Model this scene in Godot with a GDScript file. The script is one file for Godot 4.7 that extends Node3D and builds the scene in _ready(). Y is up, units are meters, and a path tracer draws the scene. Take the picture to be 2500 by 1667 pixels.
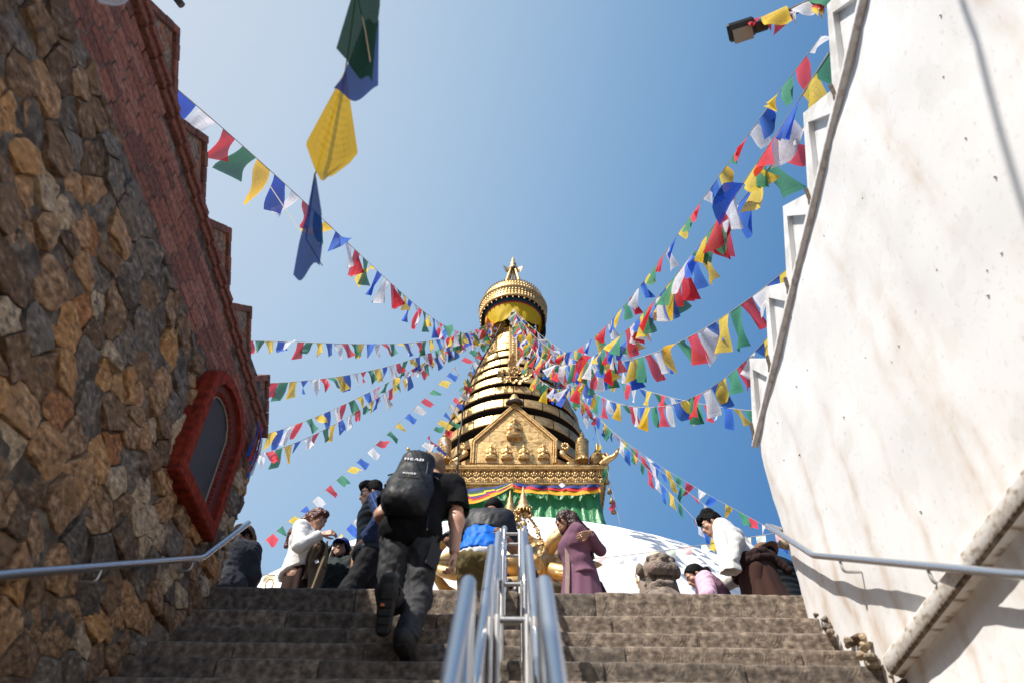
extends Node3D
# Stairway up to a gilded stupa between a rubble wall and a white wall, prayer flags overhead. Metres; the eye of the camera is the origin, the terrace lies at y = 2.88.

const TERRACE := 2.88
const YELLOW := Color(0.78, 0.56, 0.02)
var rng := RandomNumberGenerator.new()
var lumps := FastNoiseLite.new()
var M := {}


class MB:
	var v := PackedVector3Array()
	var n := PackedVector3Array()
	var t := PackedVector2Array()
	var c := PackedColorArray()
	var ix := PackedInt32Array()
	var tint := Color.WHITE

	func put(p: Vector3, nn: Vector3, uv := Vector2.ZERO) -> void:
		v.append(p); n.append(nn); t.append(uv); c.append(tint)

	func tri(a: Vector3, b: Vector3, d: Vector3, out: Vector3) -> void:
		var nn := (d - a).cross(b - a).normalized()
		var k := v.size()
		if nn.dot(out) < 0.0:
			nn = -nn
			put(a, nn); put(d, nn); put(b, nn)
		else:
			put(a, nn); put(b, nn); put(d, nn)
		ix.append_array([k, k + 1, k + 2])

	func quad(a: Vector3, b: Vector3, d: Vector3, e: Vector3, out: Vector3) -> void:
		var nn := (d - a).cross(b - a).normalized()
		var k := v.size()
		var flip := nn.dot(out) < 0.0
		if flip:
			nn = -nn
		put(a, nn, Vector2(0, 0)); put(b, nn, Vector2(1, 0)); put(d, nn, Vector2(1, 1)); put(e, nn, Vector2(0, 1))
		if flip:
			ix.append_array([k, k + 2, k + 1, k, k + 3, k + 2])
		else:
			ix.append_array([k, k + 1, k + 2, k, k + 2, k + 3])

	# a smooth sheet of rows of points; outs holds for each point a spot on its inner side (or one spot for all, or nothing)
	func grid(rows: int, cols: int, p: PackedVector3Array, inside := PackedVector3Array(), wrap := false, uvs := PackedVector2Array()) -> void:
		var k := v.size()
		var nn := PackedVector3Array()
		nn.resize(rows * cols)
		var tris := PackedInt32Array()
		var last := cols if wrap else cols - 1
		for r in rows - 1:
			for q in last:
				var a := r * cols + q
				var b := r * cols + (q + 1) % cols
				var d := a + cols
				var e := b + cols
				tris.append_array([a, b, d, b, e, d])
		for i in range(0, tris.size(), 3):
			var w := (p[tris[i + 2]] - p[tris[i]]).cross(p[tris[i + 1]] - p[tris[i]])
			nn[tris[i]] += w; nn[tris[i + 1]] += w; nn[tris[i + 2]] += w
		var s := 1.0
		if inside.size():
			var sum := 0.0
			for i in p.size():
				sum += nn[i].dot(p[i] - inside[i if inside.size() > 1 else 0])
			if sum < 0.0:
				s = -1.0
		for i in p.size():
			var m := nn[i] * s
			put(p[i], m.normalized() if m.length_squared() > 1e-20 else Vector3.UP, uvs[i] if uvs.size() else Vector2(float(i % cols) / maxi(1, cols - 1), float(i / cols) / maxi(1, rows - 1)))
		for i in range(0, tris.size(), 3):
			if s > 0.0:
				ix.append_array([k + tris[i], k + tris[i + 1], k + tris[i + 2]])
			else:
				ix.append_array([k + tris[i], k + tris[i + 2], k + tris[i + 1]])

	func box(at: Vector3, size: Vector3, b := 0.0, basis := Basis()) -> void:
		var h := size * 0.5
		b = minf(b, minf(h.x, minf(h.y, h.z)) * 0.9)
		for ax in 3:
			var u := (ax + 1) % 3
			var w := (ax + 2) % 3
			for s in [-1.0, 1.0]:
				var q: Array[Vector3] = []
				for m in [[-1, -1], [1, -1], [1, 1], [-1, 1]]:
					var x := Vector3()
					x[ax] = s * h[ax]; x[u] = m[0] * (h[u] - b); x[w] = m[1] * (h[w] - b)
					q.append(at + basis * x)
				var o := Vector3(); o[ax] = s
				quad(q[0], q[1], q[2], q[3], basis * o)
		if b <= 0.0:
			return
		for ax in 3:
			var u := (ax + 1) % 3
			var w := (ax + 2) % 3
			for m in [[-1, -1], [1, -1], [1, 1], [-1, 1]]:
				var q: Array[Vector3] = []
				for e in [[-1.0, 0], [1.0, 0], [1.0, 1], [-1.0, 1]]:
					var x := Vector3()
					x[ax] = e[0] * (h[ax] - b)
					x[u] = m[0] * (h[u] - (b if e[1] == 1 else 0.0)); x[w] = m[1] * (h[w] - (b if e[1] == 0 else 0.0))
					q.append(at + basis * x)
				var o := Vector3(); o[u] = m[0]; o[w] = m[1]
				quad(q[0], q[1], q[2], q[3], basis * o)
		for sx in [-1.0, 1.0]:
			for sy in [-1.0, 1.0]:
				for sz in [-1.0, 1.0]:
					var s := Vector3(sx, sy, sz)
					tri(at + basis * (s * (h - Vector3(0, b, b))), at + basis * (s * (h - Vector3(b, 0, b))), at + basis * (s * (h - Vector3(b, b, 0))), basis * s)

	func tube(p: Array, radius: Variant, sides := 10, caps := true) -> void:
		var pts := PackedVector3Array()
		var mid := PackedVector3Array()
		var up := Vector3.UP
		var m := p.size()
		for i in m:
			var a: Vector3 = p[maxi(i - 1, 0)]
			var b: Vector3 = p[mini(i + 1, m - 1)]
			var d := (b - a).normalized()
			if i == 0:
				up = Vector3.RIGHT if absf(d.y) > 0.9 else Vector3.UP
			var x := d.cross(up).normalized()
			up = x.cross(d).normalized()
			var r: float = radius if radius is float else radius[i]
			for k in sides:
				var g := TAU * k / sides
				pts.append(p[i] + (x * cos(g) + up * sin(g)) * r)
				mid.append(p[i])
		grid(m, sides, pts, mid, true)
		if caps:
			for e in [0, m - 1]:
				var o: Vector3 = p[e] - p[1 if e == 0 else m - 2]
				for k in range(1, sides - 1):
					tri(pts[e * sides], pts[e * sides + k], pts[e * sides + k + 1], o)

	func lathe(prof: Array, sides := 24, at := Vector3.ZERO, basis := Basis(), a0 := 0.0, a1 := TAU) -> void:
		var full := absf(a1 - a0 - TAU) < 1e-4
		var cols := sides if full else sides + 1
		var pts := PackedVector3Array()
		var mid := PackedVector3Array()
		var my := 0.0
		for q in prof:
			my += q[1] / prof.size()
		for q in prof:
			for k in cols:
				var g := a0 + (a1 - a0) * k / sides
				pts.append(at + basis * Vector3(q[0] * sin(g), q[1], q[0] * cos(g)))
				mid.append(at + basis * Vector3(0, lerpf(q[1], my, 0.3), 0))
		grid(prof.size(), cols, pts, mid, full)

	func ball(at: Vector3, r: Vector3, sides := 10, basis := Basis()) -> void:
		var pts := PackedVector3Array()
		var rows := maxi(4, sides / 2 + 1)
		for i in rows:
			var e := PI * i / (rows - 1)
			for k in sides:
				var g := TAU * k / sides
				pts.append(at + basis * (r * Vector3(sin(e) * sin(g), cos(e), sin(e) * cos(g))))
		grid(rows, sides, pts, PackedVector3Array([at]), true)

	# a flat outline (points x, y of the plane of basis) with thickness along its z from z0 to z1
	func prism(poly: PackedVector2Array, z0: float, z1: float, at := Vector3.ZERO, basis := Basis()) -> void:
		var tr := Geometry2D.triangulate_polygon(poly)
		for i in range(0, tr.size(), 3):
			for z in [z0, z1]:
				var o := basis * Vector3(0, 0, z - (z0 + z1) * 0.5)
				tri(at + basis * Vector3(poly[tr[i]].x, poly[tr[i]].y, z), at + basis * Vector3(poly[tr[i + 1]].x, poly[tr[i + 1]].y, z), at + basis * Vector3(poly[tr[i + 2]].x, poly[tr[i + 2]].y, z), o)
		var cw := Geometry2D.is_polygon_clockwise(poly)
		for i in poly.size():
			var a := poly[i]
			var b := poly[(i + 1) % poly.size()]
			var o2 := Vector2(b.y - a.y, a.x - b.x) * (-1.0 if cw else 1.0)
			quad(at + basis * Vector3(a.x, a.y, z0), at + basis * Vector3(b.x, b.y, z0), at + basis * Vector3(b.x, b.y, z1), at + basis * Vector3(a.x, a.y, z1), basis * Vector3(o2.x, o2.y, 0))

	func add(m: Mesh, x: Transform3D) -> void:
		var a := m.surface_get_arrays(0)
		var k := v.size()
		var pv: PackedVector3Array = a[Mesh.ARRAY_VERTEX]
		var pn: PackedVector3Array = a[Mesh.ARRAY_NORMAL]
		var mirror := x.basis.determinant() < 0.0
		var nb := x.basis.inverse().transposed()
		for i in pv.size():
			put(x * pv[i], (nb * pn[i]).normalized())
		var pi: PackedInt32Array = a[Mesh.ARRAY_INDEX]
		for i in range(0, pi.size(), 3):
			if mirror:
				ix.append_array([k + pi[i], k + pi[i + 2], k + pi[i + 1]])
			else:
				ix.append_array([k + pi[i], k + pi[i + 1], k + pi[i + 2]])

	func mesh() -> ArrayMesh:
		var a := []
		a.resize(Mesh.ARRAY_MAX)
		a[Mesh.ARRAY_VERTEX] = v; a[Mesh.ARRAY_NORMAL] = n; a[Mesh.ARRAY_TEX_UV] = t; a[Mesh.ARRAY_COLOR] = c; a[Mesh.ARRAY_INDEX] = ix
		var m := ArrayMesh.new()
		m.add_surface_from_arrays(Mesh.PRIMITIVE_TRIANGLES, a)
		return m


func numbered(called: String, parent: Node) -> String:
	if not parent.has_node(called):
		return called
	var key := called + "@" + str(parent.get_instance_id())
	var k: int = M.get(key, 0) + 1
	M[key] = k
	return "%s_%03d" % [called, k]


func tag(o: Node3D, label: String, category: String, group := "", kind := "") -> Node3D:
	if label: o.set_meta("label", label)
	if category: o.set_meta("category", category)
	if group: o.set_meta("group", group)
	if kind: o.set_meta("kind", kind)
	return o


func thing(called: String, label: String, category: String, at := Vector3.ZERO, turn := 0.0, group := "") -> Node3D:
	var o := Node3D.new()
	o.name = numbered(called, self)
	add_child(o, true)
	o.position = at
	o.rotation.y = turn
	return tag(o, label, category, group)


func part(called: String, mesh: Mesh, mat: Material, parent: Node3D, x := Transform3D()) -> MeshInstance3D:
	var o := MeshInstance3D.new()
	o.name = numbered(called, parent)
	o.mesh = mesh
	o.material_override = mat
	o.transform = x
	parent.add_child(o, true)
	return o


func lin(r: float, g: float, b: float) -> Color:
	return Color(r, g, b).linear_to_srgb()


func plain(r: float, g: float, b: float, rough := 0.8, metal := 0.0) -> StandardMaterial3D:
	var m := StandardMaterial3D.new()
	m.albedo_color = lin(r, g, b)
	m.roughness = rough
	m.metallic = metal
	return m


func noise_tex(freq: float, seed_: int, ramp: Array, size := 512, octaves := 5, kind := FastNoiseLite.TYPE_SIMPLEX_SMOOTH) -> NoiseTexture2D:
	var f := FastNoiseLite.new()
	f.noise_type = kind
	f.seed = seed_
	f.frequency = freq
	f.fractal_octaves = octaves
	f.fractal_gain = 0.55
	var t := NoiseTexture2D.new()
	t.width = size; t.height = size
	t.seamless = true
	t.seamless_blend_skirt = 0.3
	t.noise = f
	if ramp.size():
		var g := Gradient.new()
		var off := PackedFloat32Array()
		var col := PackedColorArray()
		for r in ramp:
			off.append(r[0]); col.append(r[1])
		g.offsets = off; g.colors = col
		t.color_ramp = g
	return t


# a surface with a mottled colour and fine relief, laid in world space; scale is metres per repeat
func mottled(ramp: Array, freq: float, seed_: int, scale: Vector3, rough := 0.85, relief := 0.0, relief_freq := 0.03, world := true) -> StandardMaterial3D:
	var m := StandardMaterial3D.new()
	m.albedo_texture = noise_tex(freq, seed_, ramp)
	m.roughness = rough
	m.uv1_triplanar = true
	m.uv1_world_triplanar = world
	m.uv1_scale = Vector3.ONE / scale
	if relief > 0.0:
		m.heightmap_enabled = true
		m.heightmap_scale = relief
		m.heightmap_texture = noise_tex(relief_freq, seed_ + 7, [])
	return m


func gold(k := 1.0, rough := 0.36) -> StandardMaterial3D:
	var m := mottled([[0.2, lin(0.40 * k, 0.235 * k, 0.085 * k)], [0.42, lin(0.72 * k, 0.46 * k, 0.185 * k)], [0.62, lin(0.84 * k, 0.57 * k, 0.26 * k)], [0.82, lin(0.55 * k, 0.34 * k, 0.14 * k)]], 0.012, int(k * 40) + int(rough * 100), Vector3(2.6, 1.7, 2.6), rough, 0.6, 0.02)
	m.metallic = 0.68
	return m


func rail_bend(p: Array, r: float, steps := 4) -> Array:  # a path with rounded corners
	var out := [p[0]]
	for i in range(1, p.size() - 1):
		var a: Vector3 = p[i] + (p[i - 1] - p[i]).normalized() * r
		var b: Vector3 = p[i] + (p[i + 1] - p[i]).normalized() * r
		for k in steps + 1:
			var u := float(k) / steps
			out.append(a.lerp(p[i], u).lerp(p[i].lerp(b, u), u))
	out.append(p[-1])
	return out


func _ready() -> void:
	rng.seed = 20240
	lumps.seed = 11; lumps.frequency = 1.0; lumps.fractal_octaves = 3
	# camera: 28 mm lens, tilted up 46 degrees along the stairs
	var cam := Camera3D.new()
	cam.name = "camera"
	add_child(cam)
	cam.rotation.x = deg_to_rad(46.0)
	cam.keep_aspect = Camera3D.KEEP_HEIGHT
	cam.far = 2500.0
	cam.near = 0.05
	var lens := CameraAttributesPhysical.new()
	lens.frustum_focal_length = 27.74
	lens.frustum_focus_distance = 13.0
	lens.exposure_aperture = 2.2
	lens.frustum_far = 2500.0
	lens.frustum_near = 0.05
	cam.attributes = lens
	cam.fov = 46.79
	# sun from the upper left, a little behind the camera
	var sun := DirectionalLight3D.new()
	sun.name = "sun"
	add_child(sun)
	var from_sun := Vector3(1.0, -1.7, -0.92).normalized()
	sun.look_at_from_position(Vector3.ZERO, from_sun, Vector3.UP)
	sun.light_energy = 1.55
	sun.light_color = Color(1.0, 0.975, 0.94)
	sun.light_angular_distance = 0.5
	sun.shadow_enabled = true
	# clear hazy sky, paler towards the sun and the horizon
	var env := Environment.new()
	env.background_mode = Environment.BG_SKY
	env.tonemap_mode = Environment.TONE_MAPPER_LINEAR
	env.tonemap_exposure = 1.4
	env.sdfgi_enabled = true
	env.ssao_enabled = true
	env.ssil_enabled = true
	var pan := PanoramaSkyMaterial.new()
	pan.panorama = ImageTexture.create_from_image(sky_image(-from_sun))
	var sky := Sky.new()
	sky.sky_material = pan
	env.sky = sky
	var we := WorldEnvironment.new()
	we.name = "world_environment"
	we.environment = env
	add_child(we)
	materials()
	ground()
	stairs()
	left_wall()
	right_wall()
	rails()
	stupa()
	cloths()
	flags()
	statues()
	people()


func sky_image(to_sun: Vector3) -> Image:
	var w := 256
	var h := 128
	var im := Image.create(w, h, false, Image.FORMAT_RGBF)
	for y in h:
		var e := PI * (0.5 - (y + 0.5) / h)
		for x in w:
			var g := TAU * (x + 0.5) / w
			var d := Vector3(sin(g) * cos(e), sin(e), -cos(g) * cos(e))
			im.set_pixel(x, y, sky_at(d, to_sun))
	return im


func sky_at(d: Vector3, to_sun: Vector3) -> Color:
	var up := 1.0 - maxf(d.y, 0.0)
	var q := clampf(-d.x, -0.5, 0.6)  # the sun stands to the left: haze brightens that side
	var s := Vector3(exp(-1.283 + 2.282 * q - 1.849 * q * q - 1.152 * up), exp(-0.961 + 1.299 * q - 1.126 * q * q - 0.546 * up), exp(-0.664 + 0.586 * q - 0.576 * q * q - 0.129 * up))
	var ang := acos(clampf(d.dot(to_sun), -1, 1))
	s += Vector3(0.8, 0.75, 0.66) * exp(-pow(ang / 0.30, 2.0))
	if d.y < 0.0:
		s = s.lerp(Vector3(0.16, 0.15, 0.13), smoothstep(0.0, 0.25, -d.y))
	return Color(s.x, s.y, s.z)


func materials() -> void:
	M.stair = mottled([[0.2, lin(0.070, 0.052, 0.039)], [0.42, lin(0.145, 0.108, 0.080)], [0.6, lin(0.205, 0.158, 0.118)], [0.8, lin(0.30, 0.235, 0.175)]], 0.016, 3, Vector3(0.62, 0.62, 0.62), 0.88, 1.0, 0.035)
	M.stair.heightmap_texture = chisel()
	M.stair_b = mottled([[0.2, lin(0.050, 0.040, 0.033)], [0.5, lin(0.115, 0.09, 0.07)], [0.8, lin(0.21, 0.17, 0.13)]], 0.018, 13, Vector3(0.7, 0.7, 0.7), 0.88, 0.9, 0.035)
	M.stair_b.heightmap_texture = M.stair.heightmap_texture
	M.joint = mottled([[0.3, lin(0.16, 0.125, 0.09)], [0.7, lin(0.36, 0.29, 0.21)]], 0.03, 5, Vector3(0.5, 0.5, 0.5), 0.95, 1.0, 0.05)
	M.ground = mottled([[0.3, lin(0.12, 0.10, 0.08)], [0.7, lin(0.24, 0.20, 0.16)]], 0.01, 6, Vector3(4, 4, 4), 0.95, 1.0)
	M.mortar = mottled([[0.25, lin(0.042, 0.033, 0.026)], [0.5, lin(0.095, 0.076, 0.06)], [0.75, lin(0.19, 0.16, 0.13)]], 0.014, 9, Vector3(0.9, 0.9, 0.9), 0.95, 1.2, 0.03)
	var cols := [[0.42, 0.215, 0.080], [0.36, 0.20, 0.094], [0.20, 0.118, 0.062], [0.13, 0.078, 0.045], [0.165, 0.132, 0.102], [0.115, 0.09, 0.07], [0.42, 0.31, 0.20], [0.28, 0.165, 0.085], [0.33, 0.14, 0.05]]
	M.stones = []
	for i in cols.size():
		var q: Array = cols[i]
		M.stones.append(mottled([[0.22, lin(q[0] * 0.30, q[1] * 0.31, q[2] * 0.36)], [0.40, lin(q[0] * 0.8, q[1] * 0.8, q[2] * 0.8)], [0.6, lin(q[0], q[1], q[2])], [0.78, lin(minf(q[0] * 1.3 + 0.09, 0.6), q[1] * 1.35 + 0.085, q[2] * 1.4 + 0.07)]], 0.017, 20 + i, Vector3(0.55, 0.42, 0.7), 0.88, 0.9, 0.03))
	M.bricks = []
	var bc := [[0.27, 0.098, 0.06], [0.215, 0.075, 0.048], [0.30, 0.125, 0.085], [0.16, 0.062, 0.043], [0.36, 0.14, 0.07]]
	for i in bc.size():
		var q: Array = bc[i]
		M.bricks.append(mottled([[0.25, lin(q[0] * 0.55, q[1] * 0.58, q[2] * 0.62)], [0.5, lin(q[0], q[1], q[2])], [0.78, lin(q[0] * 1.25, q[1] * 1.4, q[2] * 1.5)]], 0.02, 40 + i, Vector3(0.4, 0.3, 0.5), 0.9, 0.4, 0.04))
	M.render_grey = mottled([[0.25, lin(0.14, 0.105, 0.075)], [0.55, lin(0.30, 0.235, 0.17)], [0.8, lin(0.38, 0.31, 0.235)]], 0.02, 50, Vector3(0.5, 0.5, 0.5), 0.95, 1.5, 0.04)
	M.white = mottled([[0.2, lin(0.60, 0.57, 0.53)], [0.45, lin(0.74, 0.735, 0.725)], [0.8, lin(0.77, 0.765, 0.76)]], 0.008, 60, Vector3(2.0, 2.0, 2.0), 0.9, 0.5, 0.02)
	M.dirty = mottled([[0.12, lin(0.36, 0.29, 0.24)], [0.26, lin(0.62, 0.55, 0.50)], [0.6, lin(0.74, 0.69, 0.65)]], 0.016, 61, Vector3(0.7, 0.5, 0.9), 0.95, 0.3, 0.04)
	M.steel = plain(0.55, 0.57, 0.60, 0.27, 0.9)
	M.steel_b = plain(0.50, 0.485, 0.47, 0.34, 0.85)
	M.steel_b.roughness_texture = noise_tex(0.03, 63, [[0.2, Color(0.25, 0.25, 0.25)], [0.8, Color(0.6, 0.6, 0.6)]], 256)
	M.steel_b.roughness = 1.0
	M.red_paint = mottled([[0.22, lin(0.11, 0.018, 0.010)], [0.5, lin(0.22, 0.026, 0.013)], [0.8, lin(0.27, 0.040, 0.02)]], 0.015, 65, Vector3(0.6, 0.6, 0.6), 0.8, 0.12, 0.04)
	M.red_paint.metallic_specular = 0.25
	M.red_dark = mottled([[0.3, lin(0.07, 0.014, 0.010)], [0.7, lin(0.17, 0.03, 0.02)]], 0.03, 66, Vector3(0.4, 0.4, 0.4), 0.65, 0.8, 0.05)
	M.gold = gold(1.0, 0.47)
	M.gold_rough = gold(0.86, 0.46)
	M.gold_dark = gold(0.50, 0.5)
	M.gold_b = gold(0.96, 0.43)
	M.gold_pale = gold(1.06, 0.5)
	M.dirty_dark = mottled([[0.3, lin(0.045, 0.032, 0.022)], [0.7, lin(0.16, 0.12, 0.085)]], 0.03, 73, Vector3(0.3, 0.3, 0.3), 0.95, 1.0, 0.05)
	M.black = plain(0.012, 0.010, 0.009, 0.9)


func chisel() -> ImageTexture:  # slanting tool marks over lumps
	var f := FastNoiseLite.new()
	f.seed = 77; f.frequency = 0.012; f.fractal_octaves = 4
	var im := Image.create(256, 256, false, Image.FORMAT_L8)
	for y in 256:
		for x in 256:
			var wob := f.get_noise_2d(x * 0.7, y * 0.7) * 16.0
			var marks := 0.5 + 0.5 * sin((x + y * 0.25 + wob) * TAU / 8.0)
			var keep := smoothstep(-0.15, 0.3, f.get_noise_2d(x + 900.0, y))
			var k := 0.45 + f.get_noise_2d(x * 1.4 + 300.0, y * 2.2) * 0.55 + marks * 0.20 * keep
			var e := minf(minf(x, 255 - x), minf(y, 255 - y)) / 24.0
			im.set_pixel(x, y, Color.from_hsv(0, 0, clampf(lerpf(0.5, k, minf(e, 1.0)), 0, 1)))
	return ImageTexture.create_from_image(im)


func ground() -> void:
	var b := MB.new()
	b.box(Vector3(0, TERRACE - 0.15, -207.0), Vector3(500, 0.3, 403.0))
	tag(part("terrace_ground", b.mesh(), M.ground, self), "", "", "", "structure")
	b = MB.new()
	b.box(Vector3(0, -1.9, 100.0), Vector3(500, 0.3, 202.0))
	tag(part("lower_ground", b.mesh(), M.ground, self), "", "", "", "structure")


func stairs() -> void:
	var st := Node3D.new()
	st.name = "stone_stairs"
	add_child(st)
	tag(st, "worn brown stone steps climbing between the two walls", "", "", "structure")
	var rise := [2.88, 2.60, 2.39, 2.18, 1.97, 1.76]
	var run := [5.24, 5.02, 4.84, 4.60, 4.35, 4.10]
	while run[-1] > -1.2:
		rise.append(rise[-1] - 0.19)
		run.append(run[-1] - 0.29)
	for i in rise.size():
		var y: float = rise[i]
		var z: float = -run[i]
		var low: float = (rise[i + 1] if i + 1 < rise.size() else y - 0.19) - 0.03
		var deep: float = 0.62 if i > 0 else 0.9
		var x := -2.3
		var k := 0
		while x < 2.16:
			var w := rng.randf_range(0.5, 1.5)
			if x + w > 1.9:
				w = 2.22 - x
			var b := MB.new()
			step_block(b, x + 0.0015, x + w - 0.0015, y + rng.randf_range(-0.008, 0.005), low, z + rng.randf_range(-0.012, 0.018), deep, i * 10 + k)
			part("step_block", b.mesh(), M.stair if rng.randf() < 0.65 else M.stair_b, st)
			x += w
			k += 1
		if i > 0 and i < 7:  # pale mortar behind the joints
			var b2 := MB.new()
			b2.box(Vector3(0, (y + low) * 0.5 - 0.014, z - 0.39), Vector3(4.4, y - low - 0.02, 0.58), 0.0, Basis(Vector3.UP, 0.03))
			part("mortar_bed", b2.mesh(), M.joint, st)
	# broken rubble where the steps meet the white wall
	for i in 16:
		var q := rng.randf()
		var zz := lerpf(-5.2, -4.2, q)
		var b := MB.new()
		rock(b, Vector3.ZERO, rng.randf_range(0.018, 0.048), i)
		var o := part("rubble_stone", b.mesh(), M.stones[[5, 3, 6, 4][i % 4]] if i % 3 else M.joint, st)
		o.position = Vector3(2.11 - rng.randf() * 0.07, lerpf(2.66, 1.72, q) + rng.randf_range(-0.03, 0.10), zz)


func rock(b: MB, at: Vector3, r: float, k: int) -> void:
	var pts := PackedVector3Array()
	for i in 6:
		var e := PI * i / 5.0
		for j in 9:
			var g := TAU * j / 9.0
			var d := Vector3(sin(e) * cos(g), cos(e) * 0.75, sin(e) * sin(g))
			pts.append(at + d * r * (1.0 + 0.85 * lumps.get_noise_3d(d.x * 0.9 + k * 9.0, d.y * 0.9, d.z * 0.9)))
	b.grid(6, 9, pts, PackedVector3Array([at]), true)


func step_block(b: MB, x0: float, x1: float, y: float, low: float, z: float, deep: float, k: int) -> void:
	var prof := [[low, -0.010], [lerpf(low, y, 0.4), -0.008], [y - 0.060, -0.006], [y - 0.048, 0.0], [y - 0.020, 0.0], [y - 0.006, -0.010], [y, -0.030], [y, -0.12], [y - 0.002, -deep]]
	var n := int((x1 - x0) / 0.03) + 2
	var pts := PackedVector3Array()
	for r in prof.size():
		for i in n:
			var x := lerpf(x0, x1, float(i) / (n - 1))
			var edge := 0.0
			if i == 0 or i == n - 1:
				edge = 0.004
			var bump := lumps.get_noise_3d(x * 2.6, r * 0.6 + k * 3.0, 0.0) * 0.002 + lumps.get_noise_3d(x * 18.0, r * 3.0 + k * 3.0, 0.0) * 0.004
			var chip := 0.0
			if r >= 2 and r <= 5:
				chip = maxf(0.0, lumps.get_noise_3d(x * 7.0, k * 5.0, 9.0) - 0.25) * 0.03
			pts.append(Vector3(x, prof[r][0] - chip * 0.8 - edge * (0.6 if r > 3 else 0.0), z - 0.03 * (x + 2.2) + prof[r][1] - edge + bump - chip))
	b.grid(prof.size(), n, pts, PackedVector3Array([Vector3((x0 + x1) * 0.5, low - 0.3, z - 0.6)]))
	for s in [0, n - 1]:  # the ends
		for r in prof.size() - 2:
			b.tri(pts[s], pts[(r + 1) * n + s], pts[(r + 2) * n + s], Vector3(-1 if s == 0 else 1, 0, 0))


func clip_half(poly: PackedVector2Array, m: Vector2, d: Vector2) -> PackedVector2Array:  # keeps the side of m against d
	var out := PackedVector2Array()
	for i in poly.size():
		var a := poly[i]
		var b := poly[(i + 1) % poly.size()]
		var fa := (a - m).dot(d)
		var fb := (b - m).dot(d)
		if fa <= 0.0:
			out.append(a)
		if fa * fb < 0.0:
			out.append(a.lerp(b, fa / (fa - fb)))
	return out


func left_cornice(s: float) -> float:
	return 4.72 - 0.085 * (s - 1.8)


func right_cornice(s: float) -> float:
	return 4.79 - 0.147 * (s - 1.8)


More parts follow.
